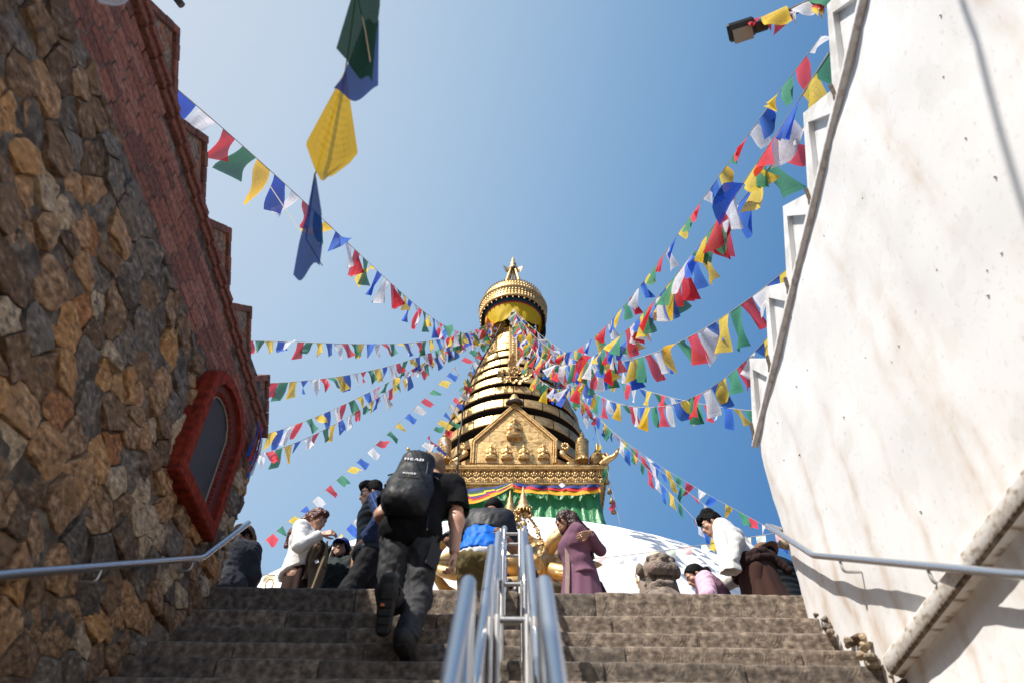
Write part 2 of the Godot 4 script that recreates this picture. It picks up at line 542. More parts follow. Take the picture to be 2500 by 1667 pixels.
func left_wall() -> void:
	var w := thing("stone_wall", "tall wall of brown rubble stones with a red brick band and brick zigzag top", "wall", Vector3(-2.2, 0, 0))
	# everything below is laid in the plane of the wall: across is the way up the stairs (-z), x faces the stairs
	var b := MB.new()
	b.box(Vector3(-0.322, 1.2, -1.69), Vector3(0.6, 5.9, 7.36))
	part("mortar_core", b.mesh(), M.mortar, w)
	b = MB.new()
	var mp := PackedVector3Array()
	for r in 150:
		for q in 150:
			var s := lerpf(0.5, 5.372, q / 149.0)
			var y := lerpf(-0.6, 3.97, r / 149.0)
			mp.append(Vector3(0.002 + lumps.get_noise_2d(s * 3.0 + 40.0, y * 4.0) * 0.030 + lumps.get_noise_2d(s * 13.0, y * 15.0) * 0.014, y, -s))
	b.grid(150, 150, mp, PackedVector3Array([Vector3(-3, 2, -3)]))
	part("pointing", b.mesh(), M.mortar, w)
	b = MB.new()
	b.box(Vector3(-0.02, 4.24, -2.9), Vector3(0.036, 0.72, 4.93), 0.0, Basis(Vector3.RIGHT, 0.05))
	part("brick_pointing", b.mesh(), M.mortar, w)
	b = MB.new()
	var up := PackedVector2Array([Vector2(1.6, 4.1), Vector2(-5.36, 4.1), Vector2(-5.36, left_cornice(5.36)), Vector2(1.6, left_cornice(-1.6))])
	b.prism(up, -0.62, -0.05, Vector3.ZERO, Basis(Vector3(0, 0, 1), Vector3(0, 1, 0), Vector3(1, 0, 0)))
	part("brick_backing", b.mesh(), M.mortar, w)
	# rubble stones: cells round scattered seeds, in uneven courses
	var seeds := PackedVector2Array()
	var y := -0.9
	while y < 4.0:
		var hgt := rng.randf_range(0.10, 0.23)
		var s := 0.55 + rng.randf() * 0.2
		while s < 5.4:
			var l := rng.randf_range(0.12, 0.33) * (0.8 if hgt < 0.13 else 1.0)
			seeds.append(Vector2(s + l * 0.5, y + hgt * 0.5 + rng.randf_range(-0.07, 0.07) + 0.05 * sin(s * 2.3 + y * 5.0)))
			s += l
		y += hgt
	var cells := []
	for i in seeds.size():
		var c := seeds[i]
		if c.y < -0.5 or c.x < 0.7 or c.y > 3.99 - 0.02 * c.x + 0.06:
			continue
		if c.x > 4.08 and c.x < 4.76 and c.y > 3.06 and c.y < 3.95:
			continue
		var poly := PackedVector2Array([c + Vector2(-0.3, -0.25), c + Vector2(0.3, -0.25), c + Vector2(0.3, 0.25), c + Vector2(-0.3, 0.25)])
		for j in seeds.size():
			if j != i and absf(seeds[j].x - c.x) < 0.7 and absf(seeds[j].y - c.y) < 0.5:
				var dd := seeds[j] - c
				poly = clip_half(poly, c + dd * 0.5, Vector2(dd.x, dd.y * 1.35))
		poly = clip_half(poly, Vector2(0, 3.99 - 0.02 * c.x), Vector2(0, 1))
		poly = clip_half(poly, Vector2(5.375, 0), Vector2(1, 0))
		if poly.size() < 3:
			continue
		var area := 0.0
		var mid := Vector2.ZERO
		for k in poly.size():
			area += absf((poly[k] - c).cross(poly[(k + 1) % poly.size()] - c)) * 0.5
			mid += poly[k] / poly.size()
		if area > 0.004:
			cells.append({"p": poly, "c": mid, "a": area / (2.2 ** 2 + mid.x ** 2 + mid.y ** 2) * (1.0 if seen_left(mid) else 0.02)})
	cells.sort_custom(func(a, c): return a.a > c.a)
	var rest := MB.new()
	for i in cells.size():
		var sb := MB.new() if i < 300 else rest
		stone(sb, cells[i].p, cells[i].c, i)
		if i < 300:
			part("stone", sb.mesh(), M.stones[pick_stone(cells[i].c)], w)
	tag(part("small_stone", rest.mesh(), M.stones[2], w), "", "", "", "stuff")
	# brick band
	var variants := []
	for k in 5:
		var vb := MB.new()
		vb.box(Vector3.ZERO, Vector3(0.10, 0.0605, 0.205), 0.004)
		var m := vb.mesh()
		variants.append(m)
	var row := 0
	var by := 3.965
	var count := 0
	while by < 4.75:
		var s := 1.0 - rng.randf() * 0.2
		while s < 5.34:
			var l := rng.randf_range(0.19, 0.24)
			var yy := by - 0.015 * s + 0.06
			if yy < left_cornice(s) - 0.10 and yy > 3.93 - 0.02 * s + 0.06:
				var o := part("brick", variants[count % 5], M.bricks[rng.randi() % 4], w)
				o.position = Vector3(-0.047 + rng.randf_range(-0.002, 0.0035), yy, -minf(s + l * 0.5, 5.27))
				o.scale = Vector3(1, 1.0, (l - 0.012) / 0.205)
				o.rotation = Vector3(rng.randf_range(-0.012, 0.012) + 0.015, rng.randf_range(-0.008, 0.008), 0)
				count += 1
			s += l
		by += 0.0655
		row += 1
	# cornice of two thin courses with a shadow gap below
	b = MB.new()
	for i in 26:
		var s0 := 0.4 + i * 0.19
		var s1 := minf(s0 + 0.182, 5.39)
		for e in 2:
			var yy := left_cornice(s0 + 0.09) - 0.012 + e * 0.05
			b.box(Vector3(-0.04 + e * 0.022 + rng.randf_range(-0.002, 0.002), yy, -(s0 + s1) * 0.5), Vector3(0.13, 0.0475, s1 - s0 + 0.004), 0.003, Basis(Vector3.RIGHT, 0.085))
	part("brick_cornice", b.mesh(), M.bricks[1], w)
	# zigzag merlons
	for i in 7:
		left_merlon(w, 2.125 + (i - 2) * 0.757, i)
	window(w)
	# grey lime run-off at the foot of the wall end
	b = MB.new()
	for i in 8:
		rock(b, Vector3(0.0, 2.4 - i * 0.16, -5.25 + i * 0.09), rng.randf_range(0.05, 0.09), i + 50)
	tag(part("foot_stone", b.mesh(), M.stones[5], w), "", "", "", "stuff")


func seen_left(c: Vector2) -> bool:
	var d := c.y * 0.7193 + c.x * 0.6947
	var u := 1176.0 - 1812.0 * 2.2 / d
	var v := 784.0 - 1812.0 * (c.y * 0.6947 - c.x * 0.7193) / d
	return u > -60.0 and v > -60.0 and v < 1640.0


func pick_stone(c: Vector2) -> int:
	var n := lumps.get_noise_2d(c.x * 0.9, c.y * 0.9)
	var r := rng.randf()
	if c.y > 3.35 and r < 0.75:
		return [4, 5, 2, 3, 4, 1][rng.randi() % 6]
	if n > 0.15:
		return [0, 1, 6, 1, 7, 2, 8][rng.randi() % 7]
	if n < -0.2:
		return [4, 5, 3, 2, 6, 7][rng.randi() % 6]
	return [0, 1, 2, 2, 3, 4, 6, 7, 7, 1][rng.randi() % 10]


func stone(b: MB, poly: PackedVector2Array, c: Vector2, k: int) -> void:
	var q := PackedVector2Array()
	for i in poly.size():  # broken, slightly wandering edges
		var a := poly[i]
		var d := poly[(i + 1) % poly.size()]
		var l := a.distance_to(d)
		if l < 0.012:
			continue
		var n2 := clampi(int(l / 0.055), 1, 4)
		var side := (d - a).orthogonal() / l
		q.append(a.lerp(d, minf(0.12, 0.008 / l)))
		for m in range(1, n2 + 1):
			var u := (m - 0.5) / n2
			q.append(a.lerp(d, clampf(u, 0.1, 0.9)) + side * rng.randf_range(-0.007, 0.007))
		q.append(a.lerp(d, maxf(0.88, 1.0 - 0.008 / l)))
	var n := q.size()
	if n < 4:
		return
	var h := rng.randf_range(0.006, 0.044)
	var tilt := Vector2(rng.randf_range(-0.16, 0.16), rng.randf_range(-0.18, 0.18))
	var ridge := rng.randf() * TAU
	var rd := Vector2(cos(ridge), sin(ridge))
	var bend_ := rng.randf_range(-0.22, 0.10)
	var spot := func(p: Vector2, lift: float) -> Vector3:
		var r := p - c
		var out := lift + r.dot(tilt) + bend_ * absf(r.dot(rd))
		out += lumps.get_noise_3d(p.x * 5.0, p.y * 7.0, k * 3.7) * 0.016 + lumps.get_noise_3d(p.x * 17.0, p.y * 21.0, k * 3.7) * 0.014
		return Vector3(out, p.y, -p.x)
	var pts := PackedVector3Array()
	for r in 2:
		for i in n:
			var d := q[i] - c
			var p: Vector2 = c + d - d.normalized() * (0.003 if r == 0 else 0.006)
			pts.append(spot.call(p, h - 0.007) if r == 1 else Vector3(-0.05, p.y, -p.x))
	b.grid(2, n, pts, PackedVector3Array([Vector3(-0.05, c.y, -c.x)]), true)
	pts = PackedVector3Array()
	for r in [[1.0, -0.007, 0.006], [0.90, 0.0, 0.006], [0.48, 0.0, 0.0], [0.02, 0.0, 0.0]]:
		for i in n:
			var d := q[i] - c
			pts.append(spot.call(c + d * (r[0] as float) - d.normalized() * (r[2] as float), h + (r[1] as float)))
	b.grid(4, n, pts, PackedVector3Array([Vector3(-0.4, c.y, -c.x)]), true)


func left_merlon(w: Node3D, s: float, i: int) -> void:
	var half := 0.372
	var y0 := left_cornice(s) + 0.075
	var pk := Vector2(-s, left_cornice(s) + 0.475)
	var a := Vector2(-s + half, y0 + 0.03)
	var d := Vector2(-s - half, y0 - 0.03)
	var side := Basis(Vector3(0, 0, 1), Vector3(0, 1, 0), Vector3(1, 0, 0))
	var b := MB.new()
	b.prism(PackedVector2Array([a, d, pk]), -0.30, -0.012, Vector3.ZERO, side)
	var body := part("merlon", b.mesh(), M.render_grey, w)
	# brick coping down both slopes
	for e in [a, d]:
		var along: Vector2 = (e - pk)
		var len := along.length()
		var dir := along / len
		var inward := Vector2(-dir.y, dir.x)
		if inward.dot(Vector2(-s, y0) - pk) < 0:
			inward = -inward
		var n := 5
		for k in n:
			var l := len / n
			var m: Vector2 = pk + dir * (l * (k + 0.5)) + inward * 0.026
			b = MB.new()
			b.box(Vector3.ZERO, Vector3(0.33, 0.052 + rng.randf_range(-0.002, 0.003), l - 0.002), 0.004)
			var bas := Basis(Vector3(1, 0, 0), Vector3(0, inward.y, inward.x), Vector3(0, dir.y, dir.x))
			if bas.determinant() < 0:
				bas.y = -bas.y
			part("brick", b.mesh(), M.bricks[[1, 3, 3, 0][rng.randi() % 4]], body, Transform3D(bas, Vector3(-0.148 + rng.randf_range(-0.004, 0.004), m.y, m.x)))
	# weathered bricks showing through the render, along the far slope
	var dir2 := (d - pk).normalized()
	var nrm := Vector2(-dir2.y, dir2.x)
	if nrm.dot(a - pk) < 0:
		nrm = -nrm
	for cc in 6:
		for k in 4:
			var m := pk + nrm * (0.088 + cc * 0.058) + dir2 * (0.11 + k * 0.125 + (cc % 2) * 0.06)
			var far := 0.5 - (0.085 + cc * 0.058)
			if 0.08 + k * 0.125 + (cc % 2) * 0.06 + 0.10 < far + 0.03 and rng.randf() < 0.72:
				b = MB.new()
				b.box(Vector3.ZERO, Vector3(0.05, rng.randf_range(0.026, 0.042), rng.randf_range(0.08, 0.115)), 0.006)
				var bas := Basis(Vector3(1, 0, 0), Vector3(0, nrm.y, nrm.x), Vector3(0, dir2.y, dir2.x))
				if bas.determinant() < 0:
					bas.y = -bas.y
				part("brick", b.mesh(), M.bricks[[4, 2, 4, 0][rng.randi() % 4]], body, Transform3D(bas, Vector3(-0.031, m.y, m.x)))


func window(w: Node3D) -> void:
	# pointed red frame standing 12 cm proud of the wall with a carved splay and a mesh pane
	var outer := PackedVector2Array([Vector2(-4.0, 2.99), Vector2(-4.83, 2.99), Vector2(-4.85, 3.86), Vector2(-4.74, 3.97), Vector2(-4.60, 4.035), Vector2(-4.43, 4.06), Vector2(-4.26, 4.035), Vector2(-4.12, 3.97), Vector2(-4.02, 3.86)])
	var inner := PackedVector2Array([Vector2(-4.09, 3.085), Vector2(-4.735, 3.085), Vector2(-4.75, 3.80), Vector2(-4.66, 3.90), Vector2(-4.56, 3.955), Vector2(-4.43, 3.975), Vector2(-4.30, 3.955), Vector2(-4.19, 3.90), Vector2(-4.10, 3.80)])
	var pane := PackedVector2Array([Vector2(-4.19, 3.17), Vector2(-4.635, 3.17), Vector2(-4.645, 3.74), Vector2(-4.585, 3.835), Vector2(-4.51, 3.875), Vector2(-4.42, 3.89), Vector2(-4.33, 3.875), Vector2(-4.255, 3.835), Vector2(-4.20, 3.74)])
	var b := MB.new()
	var n := outer.size()
	var f := func(p: Vector2, x: float) -> Vector3: return Vector3(x, p.y, p.x)
	var mid := Vector2(-4.43, 3.5)
	for i in n:
		var j := (i + 1) % n
		var o := outer[i].lerp(outer[j], 0.5) - mid
		var ci := outer[i].lerp(inner[i], 0.09)
		var cj := outer[j].lerp(inner[j], 0.09)
		b.quad(f.call(outer[i], -0.06), f.call(outer[j], -0.06), f.call(outer[j], 0.105), f.call(outer[i], 0.105), Vector3(0, o.y, o.x))
		b.quad(f.call(outer[i], 0.105), f.call(outer[j], 0.105), f.call(cj, 0.122), f.call(ci, 0.122), Vector3(1, o.y, o.x))
		b.quad(f.call(ci, 0.122), f.call(cj, 0.122), f.call(inner[j], 0.122), f.call(inner[i], 0.122), Vector3(1, 0, 0))
		b.quad(f.call(inner[i], 0.122), f.call(inner[j], 0.122), f.call(inner[j], 0.085), f.call(inner[i], 0.085), Vector3(0, -o.y, -o.x))
	var win := part("window", b.mesh(), M.red_paint, w)
	b = MB.new()
	for i in n:
		var j := (i + 1) % n
		var o := outer[i].lerp(outer[j], 0.5) - mid
		var pi := inner[i].lerp(pane[i], 0.45)
		var pj := inner[j].lerp(pane[j], 0.45)
		b.quad(f.call(inner[i], 0.085), f.call(inner[j], 0.085), f.call(pj, 0.08), f.call(pi, 0.08), Vector3(1, -o.y, -o.x))
		b.quad(f.call(pi, 0.08), f.call(pj, 0.08), f.call(pane[j], 0.05), f.call(pane[i], 0.05), Vector3(1, -o.y, -o.x))
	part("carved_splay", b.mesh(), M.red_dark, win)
	b = MB.new()
	for i in n:
		var j := (i + 1) % n
		var a := inner[i].lerp(pane[i], 0.72)
		var d := inner[j].lerp(pane[j], 0.72)
		var m := maxi(1, int(a.distance_to(d) / 0.034))
		for k in m:
			var q := a.lerp(d, (k + 0.5) / m)
			b.ball(f.call(q, 0.068), Vector3(0.018, 0.013, 0.013), 6)
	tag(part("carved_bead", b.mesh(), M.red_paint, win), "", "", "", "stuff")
	b = MB.new()
	b.prism(pane, -0.03, 0.042, Vector3.ZERO, Basis(Vector3(0, 0, 1), Vector3(0, 1, 0), Vector3(1, 0, 0)))
	part("pane", b.mesh(), plain(0.035, 0.037, 0.042, 0.35), win)
	b = MB.new()
	for i in 26:  # wire mesh over the pane
		var z := -4.20 - i * 0.0172
		var top := 3.885 - absf(z + 4.42) * 0.5
		b.box(Vector3(0.046, (3.18 + top) * 0.5, z), Vector3(0.003, top - 3.18, 0.004))
	for i in 40:
		var yy := 3.185 + i * 0.0175
		var hw := 0.222 if yy < 3.74 else maxf(0.02, 0.222 - (yy - 3.74) * 1.1)
		b.box(Vector3(0.048, yy, -4.418), Vector3(0.003, 0.004, hw * 2.0))
	part("wire_mesh", b.mesh(), plain(0.17, 0.16, 0.155, 0.5, 0.4), win)
	b = MB.new()
	for i in n:
		b.tube([f.call(pane[i], 0.052), f.call(pane[(i + 1) % n], 0.052)], 0.006, 6)
	part("pane_edge", b.mesh(), plain(0.30, 0.25, 0.2, 0.6), win)


func right_wall() -> void:
	var w := thing("white_wall", "tall whitewashed plaster wall with rust streaks and a white zigzag parapet", "wall", Vector3(2.11, 0, 0))
	var rows := 60
	var cols := 70
	var pts := PackedVector3Array()
	var uvs := PackedVector2Array()
	for r in rows:
		for q in cols:
			var s := lerpf(-1.6, 5.375, float(q) / (cols - 1))
			var top := right_cornice(s)
			var y := lerpf(-2.0, top, float(r) / (rows - 1))
			var x := lumps.get_noise_2d(s * 1.1, y * 0.8) * 0.02 + lumps.get_noise_2d(s * 4.0, y * 3.0) * 0.005
			if y < 1.78:
				x -= 0.05 * smoothstep(1.78, 1.2, y)
			if q == cols - 1:
				x += 0.018
				s += lumps.get_noise_2d(y * 3.0, 4.0) * 0.02
			pts.append(Vector3(x, y, -s))
			uvs.append(Vector2((s + 1.6) / 7.0, 1.0 - (y + 2.0) / 7.2))
	var b := MB.new()
	b.grid(rows, cols, pts, PackedVector3Array([Vector3(3, 2, -2)]), false, uvs)
	var m := StandardMaterial3D.new()
	m.albedo_texture = plaster()
	m.roughness = 0.92
	m.texture_repeat = false
	part("plaster_face", b.mesh(), m, w)
	b = MB.new()
	b.prism(PackedVector2Array([Vector2(1.6, -2.0), Vector2(-5.345, -2.0), Vector2(-5.345, right_cornice(5.345) - 0.01), Vector2(1.6, right_cornice(-1.6) - 0.01)]), 0.03, 0.66, Vector3.ZERO, Basis(Vector3(0, 0, 1), Vector3(0, 1, 0), Vector3(1, 0, 0)))
	part("wall_core", b.mesh(), M.white, w)
	# round moulding
	b = MB.new()
	var path := []
	var rad := []
	for i in 60:
		var s := -1.5 + i * 0.1166
		path.append(Vector3(-0.012, right_cornice(s) + 0.01, -s))
		rad.append(0.028 + lumps.get_noise_2d(s * 3.0, 30.0) * 0.0025)
	b.tube(path, rad, 10)
	part("moulding", b.mesh(), M.dirty, w)
	for i in 8:
		right_merlon(w, 2.044 + (i - 3) * 0.73, i)
	# sloping drip ledge
	b = MB.new()
	var prof := PackedVector2Array([Vector2(0.03, 1.965), Vector2(-0.085, 1.90), Vector2(-0.098, 1.885), Vector2(-0.09, 1.815), Vector2(-0.06, 1.80), Vector2(0.03, 1.80)])
	var steps := 40
	var pp := PackedVector3Array()
	for i in prof.size():
		for k in steps:
			var s := lerpf(-1.5, 4.22, float(k) / (steps - 1))
			pp.append(Vector3(prof[i].x + lumps.get_noise_2d(s * 2.5, i * 2.0) * 0.003, prof[i].y + lumps.get_noise_2d(s * 2.0, 60 + i) * 0.005, -s))
	b.grid(prof.size(), steps, pp, PackedVector3Array([Vector3(0.03, 1.87, -2)]))
	for k in range(1, prof.size() - 1):
		b.tri(pp[steps - 1], pp[k * steps + steps - 1], pp[(k + 1) * steps + steps - 1], Vector3(0, 0, -1))
	part("drip_ledge", b.mesh(), mottled([[0.2, lin(0.30, 0.23, 0.17)], [0.38, lin(0.62, 0.56, 0.49)], [0.6, lin(0.76, 0.73, 0.69)]], 0.012, 71, Vector3(1.0, 0.5, 0.6), 0.95, 0.1, 0.03), w)
	b = MB.new()
	b.tube([Vector3(-0.078, 1.805, 1.4), Vector3(-0.078, 1.805, -2.2), Vector3(-0.078, 1.803, -4.2)], 0.014, 7)
	part("drip_edge", b.mesh(), mottled([[0.3, lin(0.05, 0.035, 0.025)], [0.7, lin(0.24, 0.18, 0.13)]], 0.02, 72, Vector3(0.4, 0.4, 0.4), 0.95), w)
	# chips and old nail holes
	for i in 26:
		var s := rng.randf_range(1.2, 5.1)
		var y := rng.randf_range(2.1, 4.5)
		b = MB.new()
		rock(b, Vector3.ZERO, rng.randf_range(0.004, 0.009), i)
		part("plaster_chip", b.mesh(), M.dirty if i % 3 else M.joint, w).position = Vector3(-0.002 + lumps.get_noise_2d(s * 1.1, y * 0.8) * 0.02, y, -s)


func right_merlon(w: Node3D, s: float, i: int) -> void:
	var half := 0.345
	var lift := 0.20
	var pk := Vector2(-s, right_cornice(s) + 0.60)
	var a := Vector2(-s + half, right_cornice(s - half) + lift)
	var d := Vector2(-s - half, right_cornice(s + half) + lift)
	var a0 := Vector2(-s + 0.366, right_cornice(s - 0.366))
	var d0 := Vector2(-s - 0.366, right_cornice(s + 0.366))
	var side := Basis(Vector3(0, 0, 1), Vector3(0, 1, 0), Vector3(1, 0, 0))
	var b := MB.new()
	b.prism(PackedVector2Array([a0, d0, d, pk, a]), 0.035, 0.26, Vector3.ZERO, side)
	var body := part("merlon", b.mesh(), M.white, w)
	var k := 0.075
	# raised border round the sunk panel
	var ia := Vector2(a0.x - 0.135, a0.y + 0.075 + 0.03)
	var id := Vector2(d0.x + 0.135, d0.y + 0.075 + 0.06)
	var ip := pk + Vector2(0.0, -k * 1.75)
	b = MB.new()
	b.prism(PackedVector2Array([pk, a, a0, Vector2(a0.x - 0.1, a0.y), ia, ip]), -0.004, 0.05, Vector3.ZERO, side)
	part("merlon_border", b.mesh(), M.white, body)
	b = MB.new()
	b.prism(PackedVector2Array([pk, ip, id, Vector2(d0.x + 0.1, d0.y), d0, d]), -0.004, 0.05, Vector3.ZERO, side)
	part("merlon_border", b.mesh(), M.white, body)
	b = MB.new()
	b.prism(PackedVector2Array([Vector2(d0.x + 0.1, d0.y), id, ia, Vector2(a0.x - 0.1, a0.y)]), -0.002, 0.05, Vector3.ZERO, side)
	part("merlon_border", b.mesh(), M.white, body)
	# mossy water channel in the notch towards the stairs
	b = MB.new()
	b.tube([Vector3(-0.012, d.y - 0.005, d.x - 0.006), Vector3(-0.016, d0.y + 0.09, d0.x + 0.004), Vector3(-0.02, d0.y + 0.035, d0.x + 0.008)], [0.017, 0.013, 0.022], 7)
	part("water_channel", b.mesh(), M.dirty_dark, w)


func plaster() -> ImageTexture:
	var f := FastNoiseLite.new()
	f.seed = 5; f.frequency = 1.0; f.fractal_octaves = 4
	var streaks := []
	for i in 14:
		var q := rng.randf()
		streaks.append([rng.randf_range(0.2, 6.9), rng.randf_range(1.6, 6.3), rng.randf_range(0.02, 0.10), rng.randf_range(0.25, 0.9), rng.randf_range(0.8, 2.6)])
	# the marked runs of the photograph: place along the wall, height where strongest, width, strength, length
	for q in [[3.55, 3.3, 0.035, 1.0, 2.0], [4.05, 3.9, 0.05, 1.2, 2.2], [4.62, 4.2, 0.05, 1.3, 2.3], [4.95, 4.6, 0.07, 0.9, 1.5], [5.2, 5.6, 0.06, 0.8, 1.0], [2.9, 3.9, 0.04, 0.7, 2.0], [4.4, 4.0, 0.09, 1.1, 0.9], [5.0, 3.9, 0.10, 0.9, 0.8], [2.2, 5.9, 0.08, 0.7, 1.2], [3.2, 5.6, 0.06, 0.5, 1.4]]:
		streaks.append([q[0] + 1.6, q[1], q[2], q[3], q[4]])
	var w := 1000
	var h := 1000
	var im := Image.create(w, h, false, Image.FORMAT_RGB8)
	for px in w:
		var s := 7.0 * px / w
		var near := []
		for q in streaks:
			if absf(q[0] - s) < q[2] * 3.0 + 0.12:
				near.append(q)
		for py in h:
			var y := 7.2 * (1.0 - float(py) / h)
			var n1 := f.get_noise_2d(s * 1.3, y * 1.3)
			var n2 := f.get_noise_2d(s * 9.0 + 50.0, y * 6.0)
			var stain := maxf(0.0, n1 - 0.2) * 0.35 + maxf(0.0, n2 - 0.3) * 0.5 * smoothstep(0.0, 0.4, n1 + 0.1)
			stain += 0.34 * smoothstep(4.75, 3.6, y + n1 * 0.6) * maxf(0.0, n2 + 0.1) + 0.3 * smoothstep(6.55, 6.95, s + n1 * 0.15) * (0.5 + n2)
			for q in near:
				var dx: float = (s - q[0] + f.get_noise_2d(y * 1.5, q[0] * 7.0) * 0.10) / q[2]
				var dy: float = (y - q[1]) / q[4]
				stain += 0.8 * q[3] * exp(-dx * dx) * exp(-dy * dy * 2.0) * (0.35 + 0.9 * maxf(0.0, 0.42 + 0.45 * f.get_noise_2d(s * 20.0, y * 2.0) + 0.8 * f.get_noise_2d(s * 5.0, y * 4.0)))
			var g := clampf(stain, 0.0, 1.0)
			var c := Vector3(0.755, 0.75, 0.745).lerp(Vector3(0.50, 0.36, 0.24), g * 0.7)
			var crack := 1.0 - smoothstep(0.0, 0.012, absf(f.get_noise_2d(s * 1.7 + 80.0, y * 1.7))) * 1.0
			c = c.lerp(Vector3(0.42, 0.37, 0.33), clampf(crack, 0, 1) * 0.35 * smoothstep(0.0, 0.25, f.get_noise_2d(s * 0.8 + 33.0, y * 0.8)))
			var patch := smoothstep(0.30, 0.34, f.get_noise_2d(s * 2.6 + 140.0, y * 2.0))
			c = c.lerp(Vector3(0.66, 0.635, 0.60), patch * 0.35)
			var grime := maxf(0.0, f.get_noise_2d(s * 22.0 + 9.0, y * 15.0) - 0.42) * 1.2
			c = c.lerp(Vector3(0.25, 0.20, 0.16), clampf(grime, 0, 0.5))
			im.set_pixel(px, py, Color(c.x, c.y, c.z).linear_to_srgb())
	return ImageTexture.create_from_image(im)


func rails() -> void:
	var o := thing("wall_handrail", "steel tube handrail fixed along the rubble stone wall", "handrail", Vector3(-2.08, 0, 0))
	var b := MB.new()
	b.tube(rail_bend([Vector3(0, -0.37, 0.3), Vector3(0, 1.647, -2.908), Vector3(0, 2.805, -4.726), Vector3(0, 3.482, -5.347)], 0.05), 0.021, 12)
	part("rail", b.mesh(), M.steel, o)
	for q in [[-1.5, 0.75], [-3.6, 2.09], [-4.6, 2.725], [-5.2, 3.32]]:
		b = MB.new()
		b.tube(rail_bend([Vector3(0, q[1] - 0.01, q[0]), Vector3(0, q[1] - 0.09, q[0]), Vector3(-0.17, q[1] - 0.09, q[0])], 0.03), 0.009, 8)
		part("bracket", b.mesh(), M.steel_b, o)
	o = thing("wall_handrail", "steel tube handrail fixed along the white plaster wall", "handrail", Vector3(2.0, 0, 0))
	b = MB.new()
	b.tube(rail_bend([Vector3(0, -0.4, 0.3), Vector3(0, 1.584, -2.796), Vector3(0, 2.773, -4.645), Vector3(0, 3.462, -5.348), Vector3(0.14, 3.45, -5.40)], 0.04), 0.021, 12)
	part("rail", b.mesh(), M.steel, o)
	for q in [[-1.6, 0.80], [-3.42, 1.99], [-4.3, 2.555]]:
		b = MB.new()
		b.tube(rail_bend([Vector3(0, q[1] - 0.01, q[0]), Vector3(0, q[1] - 0.10, q[0]), Vector3(0.14, q[1] - 0.10, q[0])], 0.03), 0.009, 8)
		part("bracket", b.mesh(), M.steel_b, o)
	b = MB.new()
	rock(b, Vector3.ZERO, 0.06, 3)
	part("mortar_patch", b.mesh(), M.joint, o).position = Vector3(0.12, 3.30, -5.35)
	# double rail up the middle of the stairs: inverted U lengths, thinner ladder frames between them
	o = thing("center_handrail", "double steel tube handrail with ladder frames up the middle of the stairs", "handrail")
	var lengths := [
		[[-0.135, -0.30, -0.75], [-0.132, 1.235, -2.20]], [[0.097, -0.30, -0.75], [0.097, 1.235, -2.20]],
		[[-0.124, 1.13, -2.72], [-0.122, 2.52, -4.12]], [[0.098, 1.13, -2.72], [0.098, 2.52, -4.12]],
		[[-0.100, 2.42, -4.30], [-0.100, 3.245, -5.11]], [[0.078, 2.42, -4.30], [0.078, 3.245, -5.11]],
		[[-0.064, 3.20, -5.30], [-0.064, 3.80, -5.90]], [[0.108, 3.20, -5.30], [0.108, 3.80, -5.90]],
	]
	for i in lengths.size():
		var q: Array = lengths[i]
		var a := Vector3(q[0][0], q[0][1], q[0][2])
		var d := Vector3(q[1][0], q[1][1], q[1][2])
		b = MB.new()
		b.tube(rail_bend([Vector3(a.x, a.y - 0.75, a.z), a, d, Vector3(d.x, maxf(d.y - 0.95, -1.0), d.z + 0.02)], 0.055, 6), 0.0235, 14)
		part("rail", b.mesh(), M.steel, o)
	for q in [[3.2, 1.60, 0.064, [0.0], 0.9], [4.42, 2.44, 0.063, [0.0, -0.25], 0.8], [5.60, 3.56, 0.062, [-0.02, -0.115, -0.22, -0.56], 0.75]]:
		for sx in [-1.0, 1.0]:
			b = MB.new()
			b.tube([Vector3(sx * q[2], q[1] + 0.02, -q[0]), Vector3(sx * q[2], q[1] - q[4], -q[0])], 0.016, 10)
			part("post", b.mesh(), M.steel_b, o)
			b = MB.new()
			b.tube([Vector3(sx * (q[2] + 0.028), q[1] - 0.05, -q[0] + 0.12), Vector3(sx * (q[2] + 0.028), q[1] - q[4] - 0.1, -q[0] + 0.12)], 0.013, 10)
			part("post", b.mesh(), M.steel_b, o)
		for y in q[3]:
			b = MB.new()
			b.tube([Vector3(-q[2] - 0.014, q[1] + y, -q[0]), Vector3(q[2] + 0.014, q[1] + y, -q[0])], 0.0135, 10)
			part("rung", b.mesh(), M.steel_b, o)


func spire_radius(y: float) -> float:
	var tb := [[16.3, 2.86], [18.44, 2.84], [19.3, 2.74], [20.05, 2.58], [21.03, 2.27], [21.74, 2.02], [22.46, 1.80], [23.21, 1.53], [23.99, 1.22], [24.71, 0.93], [25.4, 0.70]]
	for i in range(1, tb.size()):
		if y <= tb[i][0]:
			return lerpf(tb[i - 1][1], tb[i][1], (y - tb[i - 1][0]) / (tb[i][0] - tb[i - 1][0]))
	return 0.66


func leaf(b: MB, at: Vector3, dir: Vector3, face: Vector3, l: float, w: float) -> void:  # a curled metal leaf
	var x := dir.cross(face).normalized()
	var pts := PackedVector3Array()
	for i in 5:
		var u := i / 4.0
		for j in 3:
			var s := (j - 1) * sin(PI * (0.12 + 0.86 * u)) * w * 0.5
			pts.append(at + dir * l * u + x * s + face * (0.35 * l * u * u + absf(j - 1) * 0.15 * w))
	b.grid(5, 3, pts, PackedVector3Array([at - face]))


